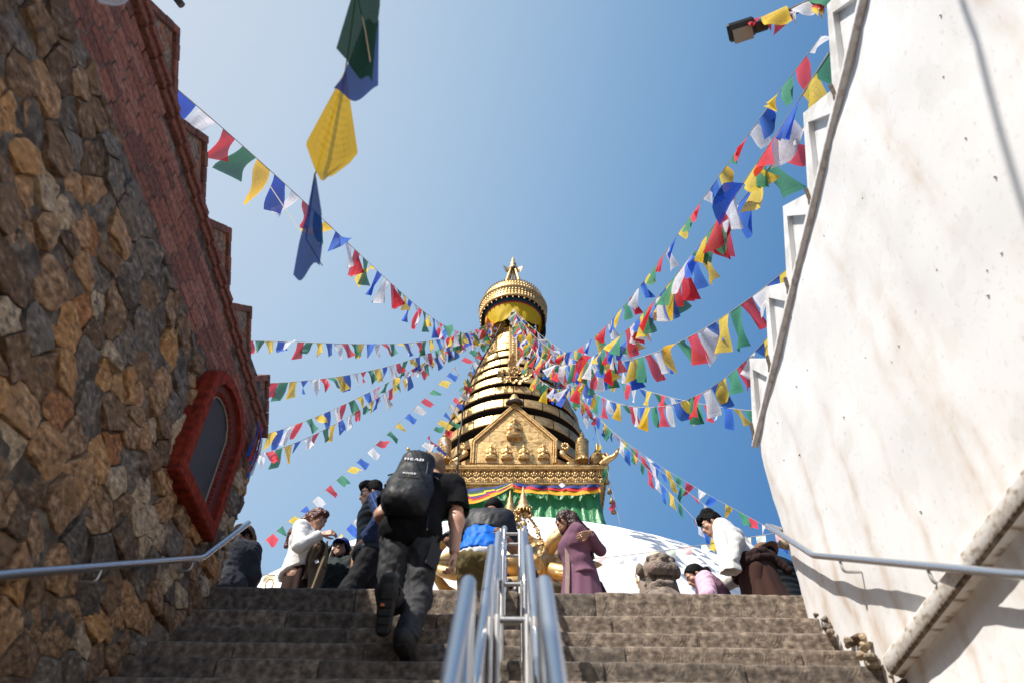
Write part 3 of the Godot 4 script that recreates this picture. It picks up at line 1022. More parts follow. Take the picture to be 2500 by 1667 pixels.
func stupa() -> void:
	var st := thing("stupa", "great white domed stupa with a gilded ringed spire and golden plaque", "stupa", Vector3(0.05, TERRACE, -24.2))
	var base := Transform3D(Basis(), Vector3(0, -TERRACE, 0))
	var b := MB.new()
	# whitewashed dome with drips of lime
	var rows := 60
	var cols := 120
	var pts := PackedVector3Array()
	for r in rows:
		var e := PI * 0.5 * r / (rows - 1)
		for q in cols:
			var g := TAU * q / cols
			var y := 5.25 + 7.75 * sin(e) if r > 0 else 2.7
			var rad := 11.25 * cos(e) + 0.02
			var k := lumps.get_noise_3d(sin(g) * 3.0, y * 0.35, cos(g) * 3.0) * 0.03 + lumps.get_noise_3d(sin(g) * 30.0, y * 1.2, cos(g) * 30.0) * 0.002
			pts.append(Vector3(sin(g) * (rad + k), y + k * 0.5, cos(g) * (rad + k)))
	b.grid(rows, cols, pts, PackedVector3Array([Vector3(0, 5, 0)]), true)
	var lime := mottled([[0.14, lin(0.50, 0.50, 0.51)], [0.25, lin(0.76, 0.75, 0.74)], [0.55, lin(0.82, 0.81, 0.80)]], 0.012, 80, Vector3(4.0, 2.2, 4.0), 0.95, 1.0, 0.03)
	part("dome", b.mesh(), lime, st, base)
	# square body under the eyes-cloth, eaves and frieze
	b = MB.new()
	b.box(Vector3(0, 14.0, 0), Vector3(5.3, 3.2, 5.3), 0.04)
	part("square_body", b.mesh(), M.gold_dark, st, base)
	b = MB.new()
	b.box(Vector3(0, 15.38, 0), Vector3(5.75, 0.30, 5.75), 0.05)
	b.box(Vector3(0, 15.56, 0), Vector3(5.95, 0.50, 5.95), 0.03)
	b.box(Vector3(0, 15.85, 0), Vector3(6.25, 0.075, 6.25), 0.02)
	b.box(Vector3(0, 15.97, 0), Vector3(6.02, 0.20, 6.02), 0.03)
	for s in 4:
		b.tube([Vector3(-3.13, 15.88, 3.13), Vector3(3.13, 15.88, 3.13)].map(func(p): return p.rotated(Vector3.UP, s * PI / 2)), 0.035, 8)
	var eaves := part("eaves", b.mesh(), M.gold_rough, st, base)
	b = MB.new()
	for k in 7:  # a hanging frieze ornament: boss, petals, drops
		var g := TAU * k / 7.0
		b.ball(Vector3(sin(g) * 0.075, 0.06 + cos(g) * 0.085, 0.02), Vector3(0.032, 0.038, 0.028), 6)
	b.ball(Vector3(0, 0.06, 0.025), Vector3(0.045, 0.05, 0.045), 6)
	for k in 5:
		b.ball(Vector3((k - 2) * 0.045, -0.10 - 0.06 * (1.0 - absf(k - 2) / 2.0), 0.018), Vector3(0.022, 0.05, 0.022), 6)
	b.box(Vector3(0, 0.2, 0.0), Vector3(0.20, 0.035, 0.05), 0.008)
	b.ball(Vector3(0, -0.235, 0.018), Vector3(0.028, 0.035, 0.028), 6)
	var orn := b.mesh()
	for s in [0, 1, 3]:
		for k in 22:
			var bas := Basis(Vector3.UP, s * PI / 2)
			part("frieze_ornament", orn, M.gold_rough if (k + s) % 3 else M.gold, eaves, Transform3D(bas.scaled(Vector3.ONE * 1.15), bas * Vector3(-2.84 + k * 0.2705, 15.60, 3.01)))
	b = MB.new()
	for k in 52:  # scrollwork on the upper edge
		b.lathe([[0.022, -0.03], [0.05, 0.0], [0.022, 0.03]], 8, Vector3(-2.95 + k * 0.1157, 15.97, 3.03), Basis(Vector3.RIGHT, PI / 2))
	tag(part("scrollwork", b.mesh(), M.gold, eaves), "", "", "", "stuff")
	for sx in [-1.0, 1.0]:  # corner beasts with upturned snouts and hanging bells
		b = MB.new()
		b.tube([Vector3(sx * 2.95, 16.08, 2.95), Vector3(sx * 3.15, 16.18, 3.12), Vector3(sx * 3.36, 16.22, 3.25), Vector3(sx * 3.5, 16.38, 3.36)], [0.13, 0.12, 0.08, 0.05], 10)
		b.ball(Vector3(sx * 3.51, 16.42, 3.37), Vector3(0.06, 0.06, 0.06), 8)
		b.tube([Vector3(sx * 3.1, 16.24, 3.1), Vector3(sx * 2.98, 16.42, 3.0), Vector3(sx * 3.12, 16.48, 3.05), Vector3(sx * 3.17, 16.36, 3.08)], [0.08, 0.06, 0.045, 0.03], 8)
		part("corner_beast", b.mesh(), M.gold_rough, st, base)
		b = MB.new()
		b.lathe([[0.30, 16.2], [0.33, 16.42], [0.30, 16.55], [0.33, 16.58], [0.26, 16.7], [0.12, 16.82], [0.10, 16.86], [0.12, 16.92], [0.06, 16.98], [0.08, 17.04], [0.045, 17.1], [0.055, 17.16], [0.0, 17.32]], 16, Vector3(sx * 2.9, 0, 2.6))
		part("corner_finial", b.mesh(), M.gold_dark, st, base)
		for k in 4:
			b = MB.new()
			var yy := 15.35 - k * 0.38
			b.lathe([[0.0, 0.09], [0.035, 0.08], [0.05, 0.0], [0.085, -0.09], [0.0, -0.09]], 10, Vector3(sx * (3.06 + 0.035 * k), yy, 3.06))
			b.tube([Vector3(sx * (3.05 + 0.035 * k), yy + 0.08, 3.06), Vector3(sx * (3.02 + 0.035 * k), yy + 0.36, 3.06)], 0.012, 6)
			part("hanging_bell", b.mesh(), M.gold_dark, st, base)
	spire(st, base)
	plaque(st, base)
	umbrella(st, base)


func spire(st: Node3D, base: Transform3D) -> void:
	var y := 16.35
	for i in 13:
		var pitch := lerpf(0.86, 0.53, i / 12.0)
		var band := pitch * lerpf(0.47, 0.55, minf(i / 8.0, 1.0)) if i < 9 else pitch * 0.72
		var r := spire_radius(y + band * 0.5)
		var r1 := spire_radius(y + band)
		var b := MB.new()
		b.lathe([[r * 0.66, y - pitch * 0.5], [r * 0.68, y - 0.02], [r - 0.028, y + 0.010], [r - 0.03, y + band * 0.5], [r1 - 0.04, y + band - 0.012], [r1 * 0.68, y + band + 0.01], [r1 * 0.62, y + pitch * 0.6]], 48)
		var ring := part("spire_ring", b.mesh(), M.black, st, base)
		var n := 24 if i < 8 else 16
		for k in n:
			var a0 := TAU * (k + 0.5 * (i % 2)) / n + 0.010
			var a1 := TAU * (k + 1 + 0.5 * (i % 2)) / n - 0.004
			var o := rng.randf_range(-0.006, 0.008)
			b = MB.new()
			b.lathe([[r - 0.030, y + 0.004], [r - 0.012 + o, y], [r + 0.012 + o, y + 0.03], [r + o, y + 0.055], [lerpf(r, r1, 0.5) + 0.012 + o, y + band * 0.5], [r1 + o, y + band - 0.045], [r1 + 0.016 + o, y + band - 0.02], [r1 - 0.01 + o, y + band], [r1 - 0.04, y + band + 0.004]], 4, Vector3.ZERO, Basis(), a0, a1)
			part("ring_plate", b.mesh(), [M.gold, M.gold_rough, M.gold_b][(k * 7 + i * 3 + rng.randi() % 2) % 3], ring)
		y += pitch
	# ribbon of gilded plates down the front, and the lotus at its end
	var b := MB.new()
	var n := 36
	var pts := PackedVector3Array()
	for i in n:
		var yy := lerpf(25.5, 20.5, float(i) / (n - 1))
		var r := spire_radius(yy) + 0.07
		for j in 4:
			pts.append(Vector3([-0.165, -0.12, 0.12, 0.165][j], yy, r + [0.0, 0.02, 0.02, 0.0][j]))
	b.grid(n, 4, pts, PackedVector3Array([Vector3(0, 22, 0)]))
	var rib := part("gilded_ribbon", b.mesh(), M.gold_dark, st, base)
	b = MB.new()
	for s in [-1.0, 1.0]:
		var path := []
		for i in 30:
			var yy := lerpf(25.5, 20.5, i / 29.0)
			path.append(Vector3(s * 0.15, yy, spire_radius(yy) + 0.09))
		b.tube(path, 0.022, 6)
	for i in 22:
		var yy := lerpf(25.4, 20.7, i / 21.0)
		b.ball(Vector3(0, yy, spire_radius(yy) + 0.10), Vector3(0.05, 0.06, 0.03), 6)
	part("ribbon_edging", b.mesh(), M.gold_rough, rib)
	var c := Vector3(0.02, 20.42, spire_radius(20.4) + 0.16)
	for k in 26:
		var g := TAU * (k * 0.618)
		var rr := 0.10 + 0.31 * sqrt(k / 26.0)
		b = MB.new()
		leaf(b, c + Vector3(sin(g) * rr * 1.35, cos(g) * rr * 0.75, 0.03), Vector3(sin(g) * 1.2, cos(g), 0.1).normalized(), Vector3(0, -0.2, 1).normalized(), rng.randf_range(0.15, 0.21), 0.14)
		part("lotus_leaf", b.mesh(), M.gold_pale if k % 3 else M.gold_rough, st, base)
	b = MB.new()
	for k in 10:
		leaf(b, c + Vector3(rng.randf_range(-0.2, 0.2), 0.5 + k * 0.05, -0.06), Vector3(rng.randf_range(-0.8, 0.8), 1, 0.1).normalized(), Vector3(0, -0.2, 1).normalized(), 0.26, 0.17)
	b.box(c + Vector3(0, 0.62, -0.1), Vector3(0.44, 0.7, 0.06), 0.02)
	part("lotus_stem", b.mesh(), M.gold_rough, st, base)


func plaque(st: Node3D, base: Transform3D) -> void:
	var z := 2.86
	var outline := PackedVector2Array([Vector2(-1.46, 16.18), Vector2(1.45, 16.18), Vector2(1.52, 17.22), Vector2(0.10, 18.86), Vector2(-0.02, 18.86), Vector2(-1.46, 17.16)])
	var b := MB.new()
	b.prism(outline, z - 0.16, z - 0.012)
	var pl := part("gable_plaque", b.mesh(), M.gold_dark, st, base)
	# sheets of the plaque, nailed edge to edge
	var y := 16.2
	var k := 0
	while y < 18.8:
		var h := rng.randf_range(0.36, 0.52)
		var x := -1.5
		while x < 1.5:
			var w := rng.randf_range(0.55, 1.05)
			var cell := PackedVector2Array([Vector2(x + 0.006, y + 0.006 - 0.03 * x), Vector2(x + w - 0.006, y + 0.006 - 0.03 * (x + w)), Vector2(x + w - 0.006, y + h - 0.006 - 0.03 * (x + w)), Vector2(x + 0.006, y + h - 0.006 - 0.03 * x)])
			for q in Geometry2D.intersect_polygons(cell, outline):
				if q.size() > 2:
					b = MB.new()
					b.prism(q, z - 0.02, z + rng.randf_range(0.0, 0.009))
					part("plaque_sheet", b.mesh(), [M.gold_b, M.gold, M.gold_b][k % 3], pl)
					k += 1
			x += w
		y += h
	# beaded border
	var edge := [Vector2(-1.46, 16.2), Vector2(-1.46, 17.16), Vector2(0.04, 18.88), Vector2(1.52, 17.22), Vector2(1.45, 16.2)]
	var inner := [Vector2(-1.20, 16.2), Vector2(-1.19, 17.04), Vector2(0.04, 18.46), Vector2(1.24, 17.10), Vector2(1.19, 16.2)]
	for i in 4:
		b = MB.new()
		b.prism(PackedVector2Array([edge[i], edge[i + 1], edge[i + 1].lerp(inner[i + 1], 0.55), edge[i].lerp(inner[i], 0.55)]), z - 0.02, z + 0.06)
		var bo := part("plaque_border", b.mesh(), M.gold_rough, pl)
		b = MB.new()
		var l: float = edge[i].distance_to(edge[i + 1])
		for row in 3:
			var n := int(l / 0.055)
			for j in n:
				var u := (j + 0.5) / n
				var p: Vector2 = edge[i].lerp(edge[i + 1], u).lerp(inner[i].lerp(inner[i + 1], u), [0.14, 0.42, 0.72][row])
				b.ball(Vector3(p.x, p.y, z + [0.06, 0.06, 0.01][row]), Vector3(0.026, 0.03, 0.03), 6)
		tag(part("beading", b.mesh(), M.gold, pl), "", "", "", "stuff")
	# seated figures in relief with halos
	var fig := seated_figure()
	var spots := [[0.0, 17.38, 0.82], [-0.80, 16.44, 0.56], [-0.27, 16.44, 0.56], [0.32, 16.44, 0.56], [0.98, 16.46, 0.56]]
	for q in spots:
		var x := Transform3D(Basis().scaled(Vector3.ONE * q[2]), Vector3(q[0] + 0.03, q[1], z + 0.10 * q[2]))
		var f := part("seated_figure", fig, M.gold_pale, pl, x)
		b = MB.new()
		b.lathe([[0.33, -0.012], [0.352, 0.0], [0.33, 0.012]], 24, Vector3(0, 0.46, -0.07), Basis(Vector3.RIGHT, PI / 2))
		b.lathe([[0.165, -0.012], [0.18, 0.0], [0.165, 0.012]], 20, Vector3(0, 0.76, -0.06), Basis(Vector3.RIGHT, PI / 2))
		part("halo", b.mesh(), M.gold, f)
		b = MB.new()
		b.box(Vector3(0, -0.13, -0.02), Vector3(0.66, 0.06, 0.24), 0.02)
		part("lotus_shelf", b.mesh(), M.gold_dark, f)
	# knob on the gable with a dark wreath
	b = MB.new()
	b.lathe([[0.24, 18.86], [0.26, 18.95], [0.20, 19.12], [0.12, 19.22], [0.13, 19.27], [0.05, 19.36], [0.0, 19.42]], 16, Vector3(0.04, 0, z - 0.05))
	part("gable_knob", b.mesh(), M.gold_rough, st, base)
	b = MB.new()
	var path := []
	for i in 13:
		var g := PI * (i / 12.0 - 0.5) * 1.2
		path.append(Vector3(0.04 + sin(g) * 0.27, 18.93 - 0.06 * cos(g), z - 0.05 + cos(g) * 0.27))
	b.tube(path, 0.06, 8)
	part("dark_wreath", b.mesh(), plain(0.05, 0.045, 0.045, 0.35), st, base)
	# banner drums and cloud scrolls either side
	for s in [-1.0, 1.0]:
		b = MB.new()
		var prof := [[0.0, 0.0], [0.20, 0.0]]
		for i in 6:
			prof.append_array([[0.225, 0.05 + i * 0.13], [0.225, 0.13 + i * 0.13], [0.205, 0.155 + i * 0.13]])
		prof.append_array([[0.235, 0.84], [0.20, 0.90], [0.08, 0.98], [0.05, 1.03], [0.085, 1.08], [0.085, 1.13], [0.04, 1.18], [0.055, 1.23], [0.0, 1.30]])
		b.lathe(prof, 18, Vector3(s * 2.33, 16.42, 2.70), Basis(Vector3.BACK, -s * 0.06))
		var dr := part("banner_drum", b.mesh(), M.gold, st, base)
		b = MB.new()
		for i in 14:
			var g := TAU * i / 14.0
			leaf(b, Vector3(s * 2.33 + sin(g) * 0.23, 16.46, 2.70 + cos(g) * 0.23), Vector3(sin(g) * 0.3, -1, cos(g) * 0.3).normalized(), Vector3(sin(g), 0.2, cos(g)).normalized(), 0.26, 0.12)
		part("drum_fringe", b.mesh(), M.gold_rough, dr)
		b = MB.new()
		path = []
		var rad := []
		for i in 26:
			var u := i / 25.0
			var g := u * 3.4 * PI
			var wob := Vector2(sin(g * 0.62) * 0.27 * (1.0 - 0.45 * u), -0.05 + u * 0.85)
			path.append(Vector3(s * (1.83 + wob.x), 16.18 + wob.y, 2.72 + 0.05 * cos(g)))
			rad.append(lerpf(0.16, 0.055, u) + 0.03 * sin(g))
		b.tube(path, rad, 8)
		for i in 8:
			var g := TAU * i / 8.0
			b.ball(Vector3(s * 1.78 + cos(g) * 0.11, 17.02 + sin(g) * 0.11, 2.76), Vector3(0.05, 0.05, 0.05), 6)
		part("cloud_scroll", b.mesh(), M.gold, st, base)


func umbrella(st: Node3D, base: Transform3D) -> void:
	# dark neck with timber bracket under the canopy
	var b := MB.new()
	b.lathe([[0.62, 24.6], [0.52, 25.2], [0.55, 25.6], [0.9, 26.2], [1.25, 26.6], [1.25, 27.4]], 20)
	part("neck", b.mesh(), M.black, st, base)
	b = MB.new()
	for i in 5:
		b.box(Vector3(-0.58, 25.05 + i * 0.19, 0.42), Vector3([0.5, 0.42, 0.62, 0.5, 0.36][i], [0.12, 0.22, 0.10, 0.12, 0.2][i], 0.5), 0.02)
	b.ball(Vector3(-0.58, 26.0, 0.45), Vector3(0.26, 0.24, 0.2), 10)
	b.tube([Vector3(-0.95, 25.02, 0.72), Vector3(0.9, 25.02, 0.75)], 0.04, 6)
	part("bracket", b.mesh(), M.gold_dark, st, base)
	# canopy drum
	b = MB.new()
	b.lathe([[1.46, 26.46], [1.52, 26.44], [1.535, 26.52], [1.50, 26.8], [1.50, 27.0], [1.58, 27.05], [1.58, 27.10], [1.42, 27.14], [1.40, 27.4], [1.33, 27.66], [1.2, 27.80], [0.7, 27.92], [0.35, 28.1], [0.0, 28.15]], 56)
	var cn := part("canopy", b.mesh(), M.gold_rough, st, base)
	b = MB.new()
	for i in 66:
		var g := TAU * i / 66.0
		var d := Vector3(sin(g), 0, cos(g))
		var bas := Basis(Vector3.UP, g)
		for k in 3:
			b.ball(d * 1.515 + Vector3(0, 26.58 + k * 0.16, 0), Vector3(0.058, 0.062, 0.035), 6, bas)
		b.lathe([[0.026, -0.012], [0.05, 0.0], [0.026, 0.012]], 7, d * 1.53 + Vector3(0, 26.66, 0), bas * Basis(Vector3.RIGHT, PI / 2))
		b.ball(d * 1.405 + Vector3(0, 27.3, 0), Vector3(0.055, 0.10, 0.04), 6, bas)
		b.ball(d * 1.35 + Vector3(0, 27.55, 0), Vector3(0.05, 0.08, 0.04), 6, bas)
		leaf(b, d * 1.32 + Vector3(0, 27.6, 0), (Vector3.UP + d * 0.25).normalized(), d, 0.13, 0.10)
	tag(part("filigree", b.mesh(), M.gold_pale, cn), "", "", "", "stuff")
	for i in 36:  # bright drops under the rim
		var g := TAU * i / 36.0
		b = MB.new()
		b.ball(Vector3(sin(g) * 1.47, 26.36, cos(g) * 1.47), Vector3(0.045, 0.055, 0.045), 6)
		part("rim_drop", b.mesh(), M.gold_pale, cn)
	b = MB.new()
	b.lathe([[1.47, 26.45], [1.46, 26.2], [1.44, 25.95]], 40, Vector3.ZERO, Basis(), PI * 0.42, PI * 1.58)
	for i in 60:
		var g := PI * (0.42 + 1.16 * i / 60.0)
		b.tube([Vector3(sin(g) * 1.45, 25.97, cos(g) * 1.45), Vector3(sin(g) * 1.45, 25.72 - 0.08 * (i % 3), cos(g) * 1.45)], 0.02, 4)
	part("dark_netting", b.mesh(), plain(0.02, 0.02, 0.03, 0.9), st, base)
	b = MB.new()
	for i in 70:
		var g := PI * (0.40 + 1.2 * rng.randf())
		b.ball(Vector3(sin(g) * 1.48, rng.randf_range(25.95, 26.35), cos(g) * 1.48), Vector3(0.025, 0.04, 0.025), 5)
	tag(part("netting_bead", b.mesh(), M.gold_pale, st, base), "", "", "", "stuff")
	# open pinnacle: four legs, pole with rings, wings, point
	for k in 4:
		var g := TAU * (k + 0.5) / 4.0
		b = MB.new()
		b.tube([Vector3(sin(g) * 0.62, 27.9, cos(g) * 0.62), Vector3(sin(g) * 0.34, 29.2, cos(g) * 0.34), Vector3(sin(g) * 0.09, 30.3, cos(g) * 0.09)], [0.10, 0.085, 0.06], 8)
		part("pinnacle_leg", b.mesh(), M.gold_rough, st, base)
	b = MB.new()
	b.lathe([[0.17, 28.0], [0.20, 28.2], [0.09, 28.4], [0.13, 28.55], [0.07, 28.7], [0.06, 28.9], [0.16, 29.05], [0.17, 29.15], [0.05, 29.3], [0.045, 30.0], [0.2, 30.1], [0.22, 30.2], [0.10, 30.3], [0.16, 30.45], [0.13, 30.6], [0.06, 30.75], [0.08, 30.85], [0.03, 30.95], [0.0, 31.15]], 14)
	part("pinnacle_point", b.mesh(), M.gold, st, base)
	b = MB.new()
	for q in [28.5, 28.8]:
		b.box(Vector3(0, q, 0), Vector3(0.8, 0.035, 0.035))
		b.box(Vector3(0, q, 0), Vector3(0.035, 0.033, 0.8))
	b.lathe([[0.20, 29.98], [0.24, 30.06], [0.2, 30.14]], 14)
	part("pinnacle_tie", b.mesh(), plain(0.03, 0.025, 0.022, 0.6), st, base)
	for s in [-1.0, 1.0]:
		b = MB.new()
		for k in 4:
			leaf(b, Vector3(s * 0.13, 30.0 - k * 0.05, 0.06), Vector3(s, 0.35 - k * 0.28, 0.0).normalized(), Vector3(0, 0.2, 1).normalized(), 0.40 - k * 0.04, 0.14)
		part("pinnacle_wing", b.mesh(), M.gold_pale, st, base)


func ribbon(top: Array, drop: Callable, z: Callable, n := 40, m := 3) -> ArrayMesh:  # a strip of cloth hanging below a line of points
	var b := MB.new()
	var pts := PackedVector3Array()
	for r in m + 1:
		for i in n:
			var u := float(i) / (n - 1)
			var f := u * (top.size() - 1)
			var k := mini(int(f), top.size() - 2)
			var p: Vector3 = (top[k] as Vector3).lerp(top[k + 1], f - k)
			var v := float(r) / m
			pts.append(p + Vector3(0, -drop.call(u) * v, z.call(u, v)))
	b.grid(m + 1, n, pts, PackedVector3Array([Vector3(0, 14, -24)]))
	return b.mesh()


func swag(a: Vector3, d: Vector3, sag: float, n := 17) -> Array:
	var out := []
	for i in n:
		var u := float(i) / (n - 1)
		out.append(a.lerp(d, u) - Vector3(0, sag * 4.0 * u * (1.0 - u), 0))
	return out


func cloths() -> void:
	var green := plain(0.030, 0.20, 0.065, 0.42)
	green.rim_enabled = true; green.rim = 0.4; green.rim_tint = 0.6
	green.heightmap_enabled = true; green.heightmap_scale = 1.2; green.heightmap_texture = noise_tex(0.02, 90, [])
	green.uv1_triplanar = true; green.uv1_world_triplanar = true; green.uv1_scale = Vector3(1.2, 0.5, 1.2)
	var o := thing("green_curtain", "pleated green satin curtain hung round the body of the stupa below its eaves", "curtain", Vector3(0.05, 15.4, -24.2))
	var b := MB.new()
	var rows := 22
	var cols := 340
	var pts := PackedVector3Array()
	for r in rows:
		var v := float(r) / (rows - 1)
		for q in cols:
			var u := float(q) / (cols - 1) * 4.0 - 2.0  # -2..2 along left side, front, right side
			var e := 2.74 + 0.28 * v * v
			var p := Vector3(clampf(u * 5.48 * 0.5, -1, 1), 0, 0)
			var out := Vector3.BACK
			var s := u * 5.48
			if s < -2.74:
				p = Vector3(-e, 0, e + (s + 2.74)); out = Vector3.LEFT
			elif s > 2.74:
				p = Vector3(e, 0, e - (s - 2.74)); out = Vector3.RIGHT
			else:
				p = Vector3(s * e / 2.74, 0, e)
			var w := lumps.get_noise_2d(s * 0.9, v * 0.5) * 7.0
			var amp := 0.035 + 0.085 * v
			var f := sin(s * 17.0 + w) * amp * 0.55 + sin(s * 41.0 + w * 2.0 + v) * 0.018 + lumps.get_noise_2d(s * 2.5, v * 1.2) * 0.05
			pts.append(p + out * (f + 0.06) + Vector3(0, -v * (2.45 + 0.05 * lumps.get_noise_2d(s, 3.0)), 0))
	b.grid(rows, cols, pts, PackedVector3Array([Vector3(0, -1, 0)]))
	part("cloth", b.mesh(), green, o)
	var navy := plain(0.012, 0.03, 0.17, 0.7)
	var red := plain(0.56, 0.012, 0.02, 0.7)
	var amber := plain(0.80, 0.37, 0.005, 0.7)
	var yel := plain(0.80, 0.60, 0.02, 0.7)
	var grn := plain(0.012, 0.10, 0.035, 0.7)
	var plum := plain(0.10, 0.02, 0.16, 0.7)
	# right half: three stripes; left half: six stripes in a deeper swag
	o = thing("striped_banner", "right half banner of blue, red and amber stripes above the green curtain", "banner", Vector3(0, 0, -21.2))
	var y := 15.30
	for i in 3:
		var h: float = [0.125, 0.13, 0.165][i]
		var kk := i
		part("stripe", ribbon(swag(Vector3(0.05, y + [0.0, 0.04, 0.02][i], 0.0), Vector3(2.86, y + 0.01, -0.06), 0.10), func(u): return h + 0.02 * sin(u * 9.0 + kk), func(u, v): return 0.03 + 0.012 * kk + 0.02 * sin(u * 30.0 + kk) + 0.03 * v), [navy, red, amber][i], o)
		y -= h - 0.01
	o = thing("striped_banner", "left half banner in a deep swag of six coloured stripes over the green curtain", "banner", Vector3(0, 0, -21.2))
	for i in 6:
		var h := 0.135
		var kk := i
		var ya := 15.30 - i * 0.022
		var yl := 15.32 - i * 0.10
		part("stripe", ribbon(swag(Vector3(0.03, ya, 0.0), Vector3(-2.9, yl, -0.04), 0.22 + i * 0.035), func(u): return (h + 0.02) * (0.4 + 0.6 * smoothstep(0.0, 0.4, u)) + (0.04 if kk == 5 else 0.0), func(u, v): return 0.04 + 0.014 * kk + 0.02 * sin(u * 22.0 + kk * 0.4) + 0.03 * v), [navy, grn, yel, plum, red, amber][i], o)
	for q in [[1.62, 15.14, "right"], [-1.75, 14.98, "left"]]:
		b = MB.new()
		b.box(Vector3.ZERO, Vector3(0.15, 0.15, 0.004), 0.0, Basis(Vector3.BACK, 0.7))
		tag(part("paper_square", b.mesh(), plain(0.75, 0.75, 0.8), self), "white paper square pinned on the %s half of the striped banner" % q[2], "paper").position = Vector3(q[0], q[1], -21.08)
	# yellow canopy cloth under the umbrella
	o = thing("canopy_cloth", "yellow cloth with dark blue and red bands draped under the gilded umbrella", "cloth", Vector3(0.05, 26.5, -24.2))
	var bands := [[0.0, 0.13, 1.36, plain(0.01, 0.05, 0.13, 0.8)], [0.12, 0.24, 1.34, plain(0.01, 0.075, 0.07, 0.8)], [0.23, 0.32, 1.32, red]]
	for q in bands:
		b = MB.new()
		b.lathe([[q[2], -q[0]], [q[2] + 0.01, -(q[0] + q[1]) * 0.5], [q[2], -q[1]]], 50, Vector3.ZERO, Basis(), -PI * 0.62, PI * 0.62)
		part("band", b.mesh(), q[3], o)
	b = MB.new()
	pts = PackedVector3Array()
	rows = 9
	cols = 70
	for r in rows:
		var v := float(r) / (rows - 1)
		for q in cols:
			var g := lerpf(-PI * 0.60, PI * 0.60, float(q) / (cols - 1))
			var low := 0.32 + lerpf(0.92, 0.32, smoothstep(0.5, 1.6, absf(g))) - 0.30 * exp(-pow((g - 0.06) / 0.16, 2.0))
			var rad := 1.31 - 0.14 * v + sin(g * 9.0 + v * 2.0 + lumps.get_noise_2d(g * 2, v) * 4.0) * 0.04 * v
			pts.append(Vector3(sin(g) * rad, -lerpf(0.31, low, v), cos(g) * rad))
	b.grid(rows, cols, pts, PackedVector3Array([Vector3(0, -0.5, 0)]))
	var yc := plain(0.86, 0.58, 0.008, 0.7)
	yc.backlight_enabled = true; yc.backlight = lin(0.75, 0.50, 0.01)
	part("yellow_cloth", b.mesh(), yc, o)
	o = thing("orange_cloth", "orange cloth hanging loose at the left of the spire neck", "cloth", Vector3(-1.05, 25.6, -23.5))
	part("cloth", ribbon(swag(Vector3(-0.12, 0.25, 0), Vector3(0.28, 0.05, 0), 0.05), func(u): return 0.9 + 0.25 * sin(u * 3.0), func(u, v): return 0.08 * sin(u * 8.0 + v * 3.0), 12, 5), plain(0.70, 0.20, 0.02, 0.75), o)
	# black cable sagging down the left of the spire
	b = MB.new()
	var cab := [Vector3(-0.25, 25.9, -23.3)]
	for q in [[-0.85, 24.1], [-1.15, 23.0], [-1.45, 21.9], [-1.70, 20.8], [-1.86, 19.6], [-1.88, 18.2]]:
		var rr := spire_radius(q[1]) + 0.12
		cab.append(Vector3(q[0] + 0.05, q[1], -24.2 + sqrt(maxf(0.2, rr * rr - q[0] * q[0]))))
	cab.append_array([Vector3(-1.85, 16.9, -21.3), Vector3(-1.80, 16.3, -21.05), Vector3(-1.80, 15.3, -21.02)])
	b.tube(cab, 0.035, 6)
	var cable := thing("black_cable", "black cable hanging down the left side of the gilded spire", "cable", Vector3.ZERO)
	part("cable", b.mesh(), plain(0.03, 0.028, 0.028, 0.6), cable)


func cloth_variant(k: int, mode: int) -> ArrayMesh:  # a flag hanging from a top edge of unit width, unit drop
	var r := RandomNumberGenerator.new()
	r.seed = 500 + k
	var n := 6
	var m := 7
	var lean := r.randf_range(-0.45, 0.45)
	var ph := r.randf() * TAU
	var fold := r.randf_range(0.5, 1.1)
	var pts := PackedVector3Array()
	for j in m:
		var v := j / float(m - 1)
		for i in n:
			var u := i / float(n - 1)
			var p := Vector3(u - 0.5, -v, 0)
			match mode:
				0:  # gentle ripple
					p.z = 0.13 * sin(u * 4.0 + v * 3.0 + ph) * v
					p.x += lean * v * 0.6
				1:  # swept sideways by the wind
					var a := lean * 1.9
					p = Vector3(u - 0.5 + sin(a) * v * 0.9, -cos(a) * v, 0.2 * sin(v * 3.0 + u * 2.0 + ph) * v)
				2:  # one corner thrown over
					var w := u * v
					p += Vector3(-0.55 * w * fold, 0.75 * w * fold, 0.35 * sin(w * 2.5))
				3:  # rolled lengthwise, narrow towards the foot
					var c := (u - 0.5) * lerpf(1.0, 0.35, v)
					p = Vector3(c + lean * v, -v, 0.25 * cos(u * 7.0 + ph) * v)
				4:  # lifted, seen edge on
					p = Vector3(u - 0.5 + lean * v * 0.5, -v * 0.55 + 0.15 * sin(v * 4.0 + u * 2.0), v * 0.7 + 0.1 * sin(u * 5.0 + ph) * v)
				5:  # pulled together to a point by a turned corner
					p = Vector3((u - 0.5) * (1.0 - v * 0.8) - 0.30 * v * fold, -v * 0.85, 0.12 * sin(u * 6.0) * v)
			pts.append(p)
	var b := MB.new()
	b.grid(m, n, pts)
	return b.mesh()


